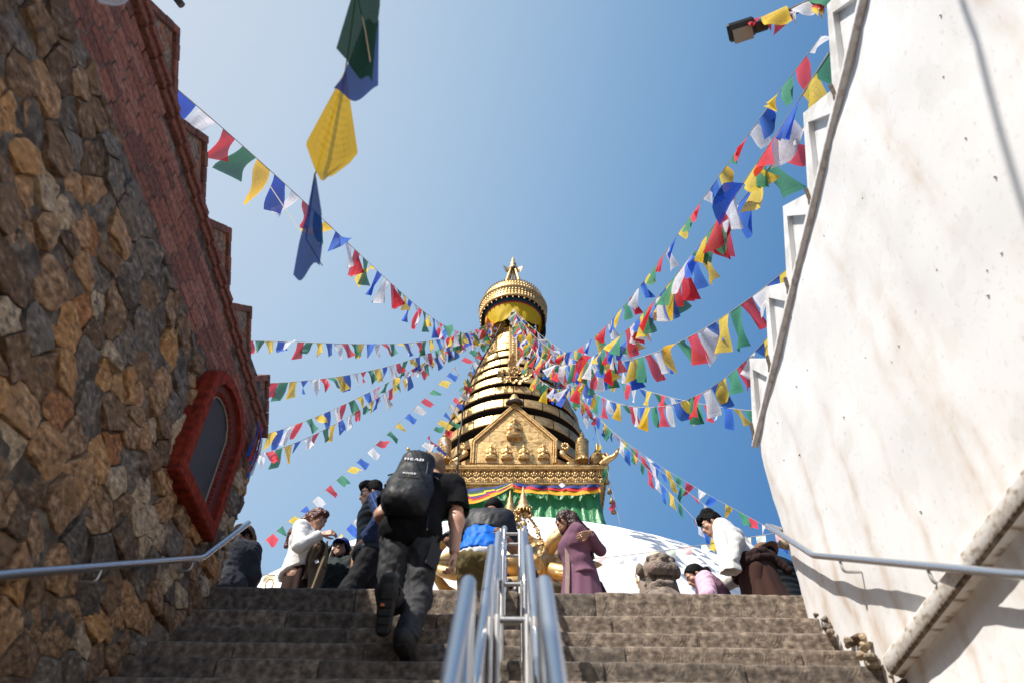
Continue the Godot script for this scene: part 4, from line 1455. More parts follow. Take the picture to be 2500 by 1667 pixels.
func print_tex(base: Color, keep := 0.0) -> ImageTexture:  # block-printed lines inside a plain margin
	var r := RandomNumberGenerator.new()
	r.seed = 91
	var im := Image.create(96, 96, false, Image.FORMAT_RGB8)
	im.fill(base.linear_to_srgb())
	var ink := Color(base.r * 0.42, base.g * 0.42, base.b * 0.46).lerp(base, keep).linear_to_srgb()
	var mid := Color(base.r * 0.68, base.g * 0.68, base.b * 0.7).lerp(base, keep).linear_to_srgb()
	im.fill_rect(Rect2i(14, 14, 68, 1), ink); im.fill_rect(Rect2i(14, 82, 69, 1), ink)
	im.fill_rect(Rect2i(14, 14, 1, 68), ink); im.fill_rect(Rect2i(82, 14, 1, 68), ink)
	var y := 18
	while y < 80:
		var x := 17
		while x < 80:
			var w := r.randi_range(1, 4)
			im.fill_rect(Rect2i(x, y, mini(w, 80 - x), 2), ink if r.randf() < 0.6 else mid)
			x += w + r.randi_range(1, 2)
		y += 4
	return ImageTexture.create_from_image(im)


func flags() -> void:
	var hues := [Color(0.014, 0.125, 0.56), Color(0.78, 0.78, 0.81), Color(0.72, 0.035, 0.06), Color(0.024, 0.21, 0.10), Color(0.84, 0.63, 0.05)]
	M.flag = []
	for h in hues:
		var m := StandardMaterial3D.new()
		m.albedo_texture = print_tex(h)
		m.roughness = 0.85
		m.backlight_enabled = true
		m.backlight = h.linear_to_srgb()
		m.transparency = BaseMaterial3D.TRANSPARENCY_ALPHA
		m.albedo_color = Color(1, 1, 1, 0.9)
		M.flag.append(m)
	M.faint = hues.map(func(h): return print_tex(h, 0.62))
	M.faded = []
	for h in hues:
		M.faded.append(plain(lerpf(h.r, 0.75, 0.62), lerpf(h.g, 0.74, 0.62), lerpf(h.b, 0.74, 0.62), 0.9))
	M.cord = plain(0.42, 0.38, 0.34, 0.9)
	M.cuts = []
	for k in 24:
		M.cuts.append(cloth_variant(k, [0, 1, 0, 3, 0, 1, 5, 0, 3, 1, 0, 2][k % 12]))
	var ll := "prayer flag strings stretched from the spire to the left"
	var rr := "prayer flag strings stretched from the spire to the right"
	# end at the spire, far end, sag, skew of the sag, spacing, size, first colour, wind, label, group
	var tb := [
		["L1", Vector3(-0.9, 25.65, -23.6), Vector3(-3.664, 8.034, -3.917), 1.5, -1.0, 0.56, 0.64, 4, -0.1, "topmost left string of prayer flags, rising over the stone wall's zigzag top", ll],
		["L2", Vector3(-0.9, 25.65, -23.6), Vector3(-7.792, 14.402, -13.877), 0.75, -0.5, 0.44, 0.56, 3, 0.05, "level string of prayer flags left of the spire, upper of the two spaced-out rows", ll],
		["L3", Vector3(-0.9, 25.65, -23.6), Vector3(-7.241, 13.651, -14.655), 1.0, 0.0, 0.44, 0.56, 2, 0.05, "lower of the two spaced-out level rows of prayer flags left of the spire", ll],
		["L4a", Vector3(-1.1, 25.3, -23.9), Vector3(-6.799, 12.654, -15.688), 0.25, 0.5, 0.44, 0.54, 1, -0.1, "upper string of the crowded pair of prayer flags ending at the stone wall", ll],
		["L4b", Vector3(-1.1, 25.3, -23.9), Vector3(-6.459, 11.73, -15.205), 0.25, 1.0, 0.44, 0.54, 4, 0.1, "lower string of the crowded pair of prayer flags ending at the stone wall", ll],
		["L5", Vector3(-1.1, 25.3, -23.9), Vector3(-8.026, 12.793, -21.302), 0.5, 0.0, 0.56, 0.50, 0, 0.9, "steep string of small prayer flags coming down left of the woman in white", ll],
		["L6", Vector3(-1.1, 25.3, -23.9), Vector3(-4.929, 11.98, -19.265), 1.25, -0.5, 0.56, 0.50, 3, 0.6, "string of prayer flags passing behind the man in sunglasses", ll],
		["L7", Vector3(-1.1, 25.3, -23.9), Vector3(-3.123, 13.67, -18.954), 1.0, 1.0, 0.56, 0.48, 2, 0.4, "string of prayer flags closest along the left edge of the ringed spire", ll],
		["R1", Vector3(0.05, 25.6, -22.75), Vector3(4.137, 10.387, -4.359), 3.75, -2.0, 0.44, 0.46, 0, 0.0, "topmost right string of prayer flags, rising above the crowded strings to the lamp", rr],
		["R2a", Vector3(0.05, 25.6, -22.75), Vector3(2.615, 6.33, -2.802), 3.5, -0.5, 0.34, 0.50, 2, -0.15, "crowded string of large prayer flags ending at the white zigzag parapet, upper cord", rr],
		["R2b", Vector3(0.05, 25.6, -22.75), Vector3(2.797, 6.522, -3.323), 4.0, -2.0, 0.42, 0.50, 4, -0.1, "crowded string of large prayer flags ending at the white zigzag parapet, lower cord", rr],
		["R3", Vector3(0.05, 25.6, -22.75), Vector3(3.609, 7.899, -6.216), 2.5, 0.0, 0.50, 0.64, 3, 0.12, "string of long narrow prayer flags reaching the middle of the white parapet", rr],
		["R4", Vector3(0.05, 25.6, -22.75), Vector3(4.834, 9.864, -11.379), 1.25, 0.0, 0.46, 0.46, 1, 0.15, "string of prayer flags sloping down right, crossing a sagging string near its end", rr],
		["R5", Vector3(0.05, 25.6, -22.75), Vector3(3.788, 8.14, -7.405), 3.0, 1.0, 0.42, 0.48, 2, 0.1, "deeply sagging string of prayer flags rising again to the lower white parapet", rr],
		["R6", Vector3(0.05, 25.6, -22.75), Vector3(6.004, 10.2, -18.228), 0.5, -0.5, 0.44, 0.46, 0, 0.1, "steep string of prayer flags coming down to the man in the white shirt", rr],
		["R7", Vector3(0.05, 25.6, -22.75), Vector3(7.811, 11.274, -18.556), 2.0, -1.0, 0.60, 0.48, 3, 0.1, "outermost steep string of prayer flags passing right of the man in the white shirt", rr],
		["R8", Vector3(0.05, 25.6, -22.75), Vector3(5.876, 12.401, -18.828), 1.25, -0.5, 0.60, 0.46, 4, 0.1, "steep string of sparse prayer flags between the two others right of the spire", rr],
		["R9", Vector3(1.0, 25.6, -23.4), Vector3(3.298, 13.391, -20.683), -1.0, -4.0, 0.62, 0.50, 1, -0.2, "short string of prayer flags dropping past the right corner of the gilded eaves", rr],
		["G1", Vector3(-5.2, 6.22, -10.86), Vector3(-2.2, 6.13, -10.93), 0.0, 0.0, 0.20, 0.13, 1, 0.0, "low string of small faded prayer flags before the dome, at its left foot", "low prayer flag strings in front of the dome"],
		["G2", Vector3(1.2, 7.43, -12.6), Vector3(4.9, 6.72, -10.3), 0.06, 0.0, 0.30, 0.15, 4, 0.0, "low string of small faded prayer flags before the dome, behind the stone lion", "low prayer flag strings in front of the dome"],
	]
	for q in tb:
		flag_string(q)
	near_flags()
	lamp_flags()


func flag_string(q: Array) -> void:
	var a: Vector3 = q[1]
	var d: Vector3 = q[2]
	var r := RandomNumberGenerator.new()
	r.seed = hash(q[0])
	var o := thing("prayer_flag_string", q[9], "prayer flags", Vector3.ZERO, 0.0, q[10])
	var at := func(t: float) -> Vector3: return a.lerp(d, t) - Vector3(0, 4.0 * t * (1.0 - t) * (q[3] + q[4] * (2.0 * t - 1.0)), 0)
	var b := MB.new()
	var path := []
	for i in 49:
		path.append(at.call(i / 48.0))
	b.tube(path, 0.007, 4, false)
	part("cord", b.mesh(), M.cord, o)
	var length := 0.0
	for i in 48:
		length += (path[i] as Vector3).distance_to(path[i + 1])
	var n := int(length / q[5])
	for i in n:
		var t := (i + 0.5 + r.randf_range(-0.12, 0.12)) / n
		var p: Vector3 = at.call(t)
		var x: Vector3 = (at.call(minf(t + 0.01, 1.0)) - at.call(maxf(t - 0.01, 0.0))).normalized()
		if x.x < 0:
			x = -x
		var down := Vector3(0, -1, 0) + Vector3(q[8], 0, 0.15) + Vector3(r.randf_range(-0.34, 0.34), r.randf_range(-0.15, 0.2), r.randf_range(-0.3, 0.3)) * (0.35 if q[6] < 0.2 else 1.0)
		down = (down - x * down.dot(x) * 0.45).normalized()
		var w: float = q[6] * r.randf_range(0.50, 0.66) * (1.9 if q[6] < 0.2 else 1.0)
		var h: float = q[6] * r.randf_range(0.92, 1.08)
		var z := x.cross(-down).normalized()
		var kind: int = 0 if q[6] < 0.2 else r.randi() % 24
		part("flag", M.cuts[kind], (M.faded if q[6] < 0.2 else M.flag)[(q[7] + n - i) % 5], o, Transform3D(Basis(x * w, -down * h, z * h * (1.0 if r.randf() < 0.5 else -1.0)), p))


func drape(rows: Array, waves: float, amp: float, away: Vector3, m := 14, n := 12) -> ArrayMesh:  # a loose cloth through left-right pairs of points
	var pts := PackedVector3Array()
	for j in m:
		var f := float(j) / (m - 1) * (rows.size() - 1)
		var k := mini(int(f), rows.size() - 2)
		var l: Vector3 = (rows[k][0] as Vector3).lerp(rows[k + 1][0], f - k)
		var r: Vector3 = (rows[k][1] as Vector3).lerp(rows[k + 1][1], f - k)
		for i in n:
			var u := float(i) / (n - 1)
			pts.append(l.lerp(r, u) + away * amp * sin(u * waves + f * 0.8) * (l.distance_to(r) / 0.25))
	var b := MB.new()
	b.grid(m, n, pts)
	return b.mesh()


func near_flags() -> void:
	var o := thing("prayer_flag_string", "nearest string of prayer flags, large green, yellow and blue flags hanging overhead", "prayer flags")
	var b := MB.new()
	b.tube([Vector3(-0.60, 4.3, -0.4), Vector3(-0.70, 3.90, -1.25), Vector3(-0.824, 3.734, -1.748), Vector3(-0.97, 3.42, -2.11), Vector3(-1.077, 3.723, -2.335), Vector3(-1.13, 3.5, -2.6), Vector3(-1.5, 4.9, -3.9), Vector3(-2.6, 7.2, -4.6)], 0.0045, 6)
	part("cord", b.mesh(), M.cord, o)
	var up := Vector3(0.1, 0.5, 0.6).normalized()
	var sheer := func(k: int) -> StandardMaterial3D:
		var m: StandardMaterial3D = M.flag[k].duplicate()
		m.albedo_texture = M.faint[k]
		if k == 4: m.backlight = lin(1.0, 0.78, 0.02)
		m.transparency = BaseMaterial3D.TRANSPARENCY_ALPHA
		m.albedo_color = [Color(0.9, 0.9, 0.9, 0.92), Color(1, 1, 1, 0.9), Color(1, 1, 1, 0.9), Color(0.62, 0.62, 0.6, 0.95), Color(1, 1, 1, 0.95)][k]
		if k == 0 or k == 3: m.backlight = m.backlight * 0.6
		return m
	part("flag", drape([[Vector3(-0.65, 3.90, -1.17), Vector3(-0.60, 3.88, -1.20)], [Vector3(-0.75, 3.63, -1.42), Vector3(-0.607, 3.64, -1.42)], [Vector3(-0.805, 3.49, -1.56), Vector3(-0.63, 3.50, -1.56)], [Vector3(-0.72, 3.44, -1.61), Vector3(-0.638, 3.405, -1.65)]], 7.0, 0.045, up, 22, 16), sheer.call(3), o)
	part("flag", drape([[Vector3(-0.70, 3.70, -1.50), Vector3(-0.615, 3.66, -1.46)], [Vector3(-0.80, 3.52, -1.70), Vector3(-0.63, 3.53, -1.68)], [Vector3(-0.845, 3.48, -1.75), Vector3(-0.635, 3.49, -1.74)]], 6.0, 0.04, up, 22, 16), sheer.call(0), o)
	part("flag", drape([[Vector3(-0.826, 3.736, -1.745), Vector3(-0.820, 3.733, -1.748)], [Vector3(-0.93, 3.59, -1.89), Vector3(-0.79, 3.57, -1.92)], [Vector3(-1.025, 3.462, -2.03), Vector3(-0.765, 3.425, -2.06)], [Vector3(-0.985, 3.40, -2.10), Vector3(-0.80, 3.405, -2.085)], [Vector3(-0.945, 3.358, -2.135), Vector3(-0.895, 3.37, -2.125)]], 6.0, 0.03, up, 30, 18), sheer.call(4), o)
	part("flag", drape([[Vector3(-1.080, 3.725, -2.333), Vector3(-1.070, 3.722, -2.336)], [Vector3(-1.12, 3.58, -2.49), Vector3(-1.04, 3.57, -2.49)], [Vector3(-1.165, 3.45, -2.62), Vector3(-1.037, 3.43, -2.63)], [Vector3(-1.196, 3.33, -2.742), Vector3(-1.05, 3.378, -2.692)]], 7.0, 0.05, up, 22, 14), sheer.call(0), o)
	part("loose_tie", _tie(), plain(0.55, 0.42, 0.30, 0.9), o)
	o = thing("torn_flags", "tangle of torn coloured flag strips snagged on the end of the brick wall", "prayer flags", Vector3(-2.13, 4.3, -5.14))
	for i in 7:
		var x := Vector3(0.012 * (i % 3), -0.02 * i, -0.022 * (i - 3))
		part("strip", drape([[x, x + Vector3(0.0, 0.0, -0.045)], [x + Vector3(0.02, -0.15, -0.02 * sin(i)), x + Vector3(0.01, -0.16, -0.05)], [x + Vector3(-0.01, -0.34 - 0.03 * (i % 2), 0.03 * cos(i)), x + Vector3(0.0, -0.36, -0.03)]], 5.0, 0.05, Vector3(1, 0, 0)), M.flag[[0, 2, 0, 3, 2, 1, 0][i]], o)
	o = thing("prayer_flag", "pale faded flag edge hanging in at the top over the brick band", "prayer flags", Vector3.ZERO)
	part("cloth", drape([[Vector3(-1.64, 3.22, -1.0), Vector3(-1.43, 3.22, -1.0)], [Vector3(-1.62, 3.08, -1.13), Vector3(-1.44, 3.075, -1.13)], [Vector3(-1.565, 3.046, -1.165), Vector3(-1.47, 3.05, -1.16)]], 5.0, 0.015, up), M.flag[1], o)


func _tie() -> ArrayMesh:
	var b := MB.new()
	b.tube([Vector3(-0.735, 3.86, -1.20), Vector3(-0.728, 3.80, -1.28), Vector3(-0.715, 3.72, -1.36), Vector3(-0.67, 3.57, -1.48), Vector3(-0.645, 3.46, -1.575)], 0.0035, 5)
	return b.mesh()


func lamp_flags() -> void:
	# flood lamp on a rusty arm above the white wall
	var o := thing("flood_lamp", "rectangular flood lamp on a rusty arm over the white wall, flags tied round it", "lamp", Vector3(2.02, 6.47, -2.67))
	var b := MB.new()
	b.tube([Vector3(-0.03, 0.03, 0.01), Vector3(0.5, 0.16, 0.18), Vector3(1.05, 0.30, 0.36), Vector3(1.1, -2.2, 0.5)], 0.021, 10)
	part("arm", b.mesh(), mottled([[0.3, lin(0.06, 0.03, 0.02)], [0.7, lin(0.17, 0.08, 0.05)]], 0.03, 95, Vector3(0.3, 0.3, 0.3), 0.7), o)
	var bas := Basis(Vector3(0.95, 0.22, 0.22).normalized(), Vector3(-0.12, 0.86, -0.50).normalized(), Vector3.ZERO)
	bas.z = bas.x.cross(bas.y).normalized()
	bas.y = bas.z.cross(bas.x)
	b = MB.new()
	b.box(Vector3(-0.125, 0, 0), Vector3(0.235, 0.05, 0.15), 0.018, bas)
	b.box(Vector3(0.03, 0.015, 0.02), Vector3(0.13, 0.05, 0.09), 0.015, bas)
	part("housing", b.mesh(), plain(0.022, 0.022, 0.022, 0.5), o)
	b = MB.new()
	b.box(bas * Vector3(-0.14, -0.027, 0) + Vector3(0.012, 0, 0), Vector3(0.165, 0.006, 0.112), 0.002, bas)
	part("lens", b.mesh(), plain(0.30, 0.235, 0.175, 0.35), o)
	b = MB.new()
	b.tube([Vector3(0.12, 0.05, 0.06), Vector3(0.3, 0.02, 0.12), Vector3(0.5, 0.10, 0.2)], 0.006, 5)
	part("wire", b.mesh(), M.black, o)
	o = thing("prayer_flag_string", "bunched torn prayer flags tied along the arm of the flood lamp", "prayer flags", Vector3(2.02, 6.47, -2.67))
	b = MB.new()
	b.tube([Vector3(-0.05, 0.05, 0.04), Vector3(0.1, 0.06, 0.08), Vector3(0.26, 0.10, 0.13), Vector3(0.5, 0.15, 0.22), Vector3(0.55, -0.1, 0.25)], 0.005, 5)
	part("cord", b.mesh(), M.cord, o)
	var fl := [[Vector3(-0.03, 0.06, 0.06), 0.13, 0.16, 2, 5, -0.1], [Vector3(0.07, 0.05, 0.07), 0.10, 0.17, 2, 3, 0.2], [Vector3(0.13, 0.07, 0.12), 0.24, 0.27, 4, 0, 0.05], [Vector3(0.22, 0.03, 0.09), 0.18, 0.20, 2, 1, 0.1], [Vector3(0.34, 0.10, 0.16), 0.17, 0.22, 1, 0, 0.15], [Vector3(0.28, 0.08, 0.12), 0.08, 0.20, 1, 3, 0.0], [Vector3(0.44, 0.09, 0.17), 0.12, 0.18, 2, 3, 0.1], [Vector3(0.51, 0.14, 0.22), 0.22, 0.32, 3, 0, 0.05], [Vector3(0.47, 0.06, 0.18), 0.15, 0.32, 4, 5, -0.1], [Vector3(0.56, 0.16, 0.25), 0.16, 0.20, 4, 3, 0.1]]
	for i in fl.size():
		var q: Array = fl[i]
		var x := Vector3(0.93, 0.28 + q[5], 0.28).normalized()
		var dn := Vector3(q[5], -1, 0.12).normalized()
		var z := x.cross(-dn).normalized()
		part("flag", cloth_variant(900 + i * 3, q[4]), M.flag[q[3]], o, Transform3D(Basis(x * q[1], -dn * q[2], z * q[2]), q[0]))
	# lamp arms on the left wall: a pipe end in view, the other one overhead and behind, whose shadow crosses the white wall
	o = thing("pipe_end", "dark cut pipe end reaching over the top of the brick wall", "pipe", Vector3(-2.304, 5.584, -2.135))
	b = MB.new()
	b.tube([Vector3(0, 0, 0), Vector3(-0.10, 0.095, 0.09), Vector3(-0.6, 0.2, 0.45), Vector3(-0.6, -1.0, 0.45)], 0.026, 12)
	part("pipe", b.mesh(), plain(0.035, 0.028, 0.024, 0.6), o)
	o = thing("street_lamp", "tall steel street lamp on the stone wall, reaching out overhead, out of view", "lamp", Vector3(-2.4, 4.8, 1.42))
	b = MB.new()
	b.tube(rail_bend([Vector3(0, -1, 0), Vector3(0, 3.5, 0), Vector3(3.6, 3.5, -0.75)], 0.2), 0.02, 10)
	part("pole", b.mesh(), M.dirty_dark, o)
	b = MB.new()
	b.box(Vector3(3.7, 3.47, -0.78), Vector3(0.4, 0.07, 0.2), 0.02)
	part("lamp_head", b.mesh(), M.steel_b, o)


# One closed surface round tapered bones. A bone is [from, to, radius, radius] and may go on with a scale of the distance per axis, flat ends (1 start, 2 end) and -1 to carve away.
func sdf(bones: Array, cell: float, k: float, cuts := [], wrinkle := 0.0, wf := 8.0) -> ArrayMesh:
	var lo := Vector3.ONE * 1e9
	var hi := -lo
	for q in bones:
		if q.size() > 6 and q[6] < 0:
			continue
		for e in 2:
			var r: Vector3 = Vector3.ONE * (q[2 + e] + cell * 2.5 + k * 0.3)
			lo = lo.min(q[e] - r); hi = hi.max(q[e] + r)
	var nx := int((hi.x - lo.x) / cell) + 2
	var ny := int((hi.y - lo.y) / cell) + 2
	var nz := int((hi.z - lo.z) / cell) + 2
	var f := PackedFloat32Array()
	f.resize(nx * ny * nz)
	f.fill(1.0)
	for q in bones:
		var a: Vector3 = q[0]
		var b: Vector3 = q[1]
		var ra: float = q[2]
		var rb: float = q[3]
		var sc: Vector3 = q[4] if q.size() > 4 else Vector3.ONE
		var flat: int = q[5] if q.size() > 5 else 0
		var neg: bool = q.size() > 6 and q[6] < 0
		var m := maxf(ra, rb) + k + cell * 2.0
		var l := a.min(b) - Vector3.ONE * m
		var h := a.max(b) + Vector3.ONE * m
		var i0 := clampi(int((l.x - lo.x) / cell), 0, nx - 1)
		var i1 := clampi(int((h.x - lo.x) / cell) + 1, 0, nx - 1)
		var j0 := clampi(int((l.y - lo.y) / cell), 0, ny - 1)
		var j1 := clampi(int((h.y - lo.y) / cell) + 1, 0, ny - 1)
		var k0 := clampi(int((l.z - lo.z) / cell), 0, nz - 1)
		var k1 := clampi(int((h.z - lo.z) / cell) + 1, 0, nz - 1)
		var ab := (b - a) * sc
		var len2 := maxf(ab.length_squared(), 1e-9)
		var ln := sqrt(len2)
		for kk in range(k0, k1 + 1):
			for j in range(j0, j1 + 1):
				var row := (kk * ny + j) * nx
				var p := Vector3(lo.x + i0 * cell, lo.y + j * cell, lo.z + kk * cell) - a
				for i in range(i0, i1 + 1):
					var w := p * sc
					p.x += cell
					var t := w.dot(ab) / len2
					var tc := clampf(t, 0.0, 1.0)
					var d := (w - ab * tc).length() - (ra + (rb - ra) * tc)
					if flat > 0 and (t > 1.0 and flat & 2 or t < 0.0 and flat & 1):
						var side := (w - ab * t).length() - (ra if t < 0.0 else rb)
						d = maxf(side, (t - 1.0) * ln if t > 1.0 else -t * ln)
					var o := f[row + i]
					if neg:
						d = -d
						var g := k * 0.5 - absf(o - d)
						f[row + i] = maxf(o, d) + (g * g / (2.0 * k) if g > 0.0 else 0.0)
					else:
						var g := k - absf(o - d)
						f[row + i] = minf(o, d) - (g * g / (4.0 * k) if g > 0.0 else 0.0)
	for c in cuts:
		var cp: Vector3 = c[0]
		var cn: Vector3 = (c[1] as Vector3).normalized()
		for kk in nz:
			for j in ny:
				var row := (kk * ny + j) * nx
				var v := (Vector3(lo.x, lo.y + j * cell, lo.z + kk * cell) - cp).dot(cn)
				for i in nx:
					if v > f[row + i]:
						f[row + i] = v
					v += cn.x * cell
	var verts := PackedVector3Array()
	var cellv := PackedInt32Array()
	cellv.resize(nx * ny * nz)
	cellv.fill(-1)
	var sy := nx
	var sz := nx * ny
	var far := cell * 1.8
	for kk in nz - 1:
		for j in ny - 1:
			var row := (kk * ny + j) * nx
			for i in nx - 1:
				var n := row + i
				if absf(f[n]) > far:
					continue
				var c0 := f[n]; var c1 := f[n + 1]; var c2 := f[n + sy]; var c3 := f[n + sy + 1]
				var c4 := f[n + sz]; var c5 := f[n + sz + 1]; var c6 := f[n + sz + sy]; var c7 := f[n + sz + sy + 1]
				var s := int(c0 < 0) + int(c1 < 0) + int(c2 < 0) + int(c3 < 0) + int(c4 < 0) + int(c5 < 0) + int(c6 < 0) + int(c7 < 0)
				if s == 0 or s == 8:
					continue
				var sum := Vector3.ZERO
				var cnt := 0
				if (c0 < 0) != (c1 < 0): sum += Vector3(c0 / (c0 - c1), 0, 0); cnt += 1
				if (c2 < 0) != (c3 < 0): sum += Vector3(c2 / (c2 - c3), 1, 0); cnt += 1
				if (c4 < 0) != (c5 < 0): sum += Vector3(c4 / (c4 - c5), 0, 1); cnt += 1
				if (c6 < 0) != (c7 < 0): sum += Vector3(c6 / (c6 - c7), 1, 1); cnt += 1
				if (c0 < 0) != (c2 < 0): sum += Vector3(0, c0 / (c0 - c2), 0); cnt += 1
				if (c1 < 0) != (c3 < 0): sum += Vector3(1, c1 / (c1 - c3), 0); cnt += 1
				if (c4 < 0) != (c6 < 0): sum += Vector3(0, c4 / (c4 - c6), 1); cnt += 1
				if (c5 < 0) != (c7 < 0): sum += Vector3(1, c5 / (c5 - c7), 1); cnt += 1
				if (c0 < 0) != (c4 < 0): sum += Vector3(0, 0, c0 / (c0 - c4)); cnt += 1
				if (c1 < 0) != (c5 < 0): sum += Vector3(1, 0, c1 / (c1 - c5)); cnt += 1
				if (c2 < 0) != (c6 < 0): sum += Vector3(0, 1, c2 / (c2 - c6)); cnt += 1
				if (c3 < 0) != (c7 < 0): sum += Vector3(1, 1, c3 / (c3 - c7)); cnt += 1
				cellv[n] = verts.size()
				verts.append(lo + (Vector3(i, j, kk) + sum / cnt) * cell)
	var ix := PackedInt32Array()
	var nn := PackedVector3Array()
	nn.resize(verts.size())
	for kk in range(1, nz - 1):
		for j in range(1, ny - 1):
			var row := (kk * ny + j) * nx
			for i in range(1, nx - 1):
				var n := row + i
				if absf(f[n]) > far:
					continue
				var inside := f[n] < 0
				for ax in 3:
					var st: int = [1, sy, sz][ax]
					if (f[n + st] < 0) == inside:
						continue
					var u: int = [sy, sz, 1][ax]
					var w: int = [sz, 1, sy][ax]
					var q0 := cellv[n - u - w]; var q1 := cellv[n - w]; var q2 := cellv[n]; var q3 := cellv[n - u]
					if q0 < 0 or q1 < 0 or q2 < 0 or q3 < 0:
						continue
					if not inside:
						var t := q1; q1 = q3; q3 = t
					ix.append_array([q0, q2, q1, q0, q3, q2])
	for t in range(0, ix.size(), 3):
		var w := (verts[ix[t + 2]] - verts[ix[t]]).cross(verts[ix[t + 1]] - verts[ix[t]])
		nn[ix[t]] += w; nn[ix[t + 1]] += w; nn[ix[t + 2]] += w
	for i in nn.size():
		nn[i] = nn[i].normalized() if nn[i].length_squared() > 1e-20 else Vector3.UP
	if wrinkle > 0.0:
		for i in verts.size():
			var p := verts[i] * wf
			var w := 1.0 - absf(lumps.get_noise_3d(p.x + 0.6 * p.z, p.y * 0.8, p.z)) * 3.0
			verts[i] += nn[i] * wrinkle * (w * 0.7 + lumps.get_noise_3d(p.x * 0.45, p.y * 0.45, p.z * 0.45 + 20.0))
		nn.fill(Vector3.ZERO)
		for t in range(0, ix.size(), 3):
			var w := (verts[ix[t + 2]] - verts[ix[t]]).cross(verts[ix[t + 1]] - verts[ix[t]])
			nn[ix[t]] += w; nn[ix[t + 1]] += w; nn[ix[t + 2]] += w
		for i in nn.size():
			nn[i] = nn[i].normalized() if nn[i].length_squared() > 1e-20 else Vector3.UP
	var b := MB.new()
	b.v = verts; b.n = nn; b.ix = ix
	b.t.resize(verts.size())
	b.c.resize(verts.size()); b.c.fill(Color.WHITE)
	return b.mesh()


func ball(p: Vector3, r: float, sc := Vector3.ONE, sign := 1) -> Array:
	return [p, p + Vector3(0.0005, 0, 0), r, r, sc, 0, sign]


func seated_figure() -> ArrayMesh:
	var v := func(x: float, y: float, z := 0.0) -> Vector3: return Vector3(x, y, z)
	return sdf([
		[v.call(-0.22, 0.04, 0.05), v.call(0.22, 0.04, 0.05), 0.085, 0.085], [v.call(-0.25, 0.05, 0.02), v.call(0.0, 0.07, 0.14), 0.08, 0.055], [v.call(0.25, 0.05, 0.02), v.call(0.0, 0.05, 0.15), 0.08, 0.055],
		[v.call(0, 0.1), v.call(0, 0.5), 0.13, 0.15], [v.call(-0.15, 0.52), v.call(0.15, 0.52), 0.075, 0.075], [v.call(0, 0.5), v.call(0, 0.75), 0.055, 0.055],
		ball(v.call(0, 0.76), 0.105), ball(v.call(0, 0.885), 0.05),
		[v.call(-0.2, 0.51), v.call(-0.26, 0.30, 0.04), 0.058, 0.05], [v.call(-0.26, 0.3, 0.04), v.call(-0.04, 0.34, 0.16), 0.048, 0.04],
		[v.call(0.2, 0.51), v.call(0.26, 0.30, 0.04), 0.058, 0.05], [v.call(0.26, 0.3, 0.04), v.call(0.04, 0.36, 0.16), 0.048, 0.04],
		[v.call(-0.27, -0.06), v.call(0.27, -0.06), 0.085, 0.085],
	], 0.026, 0.04)


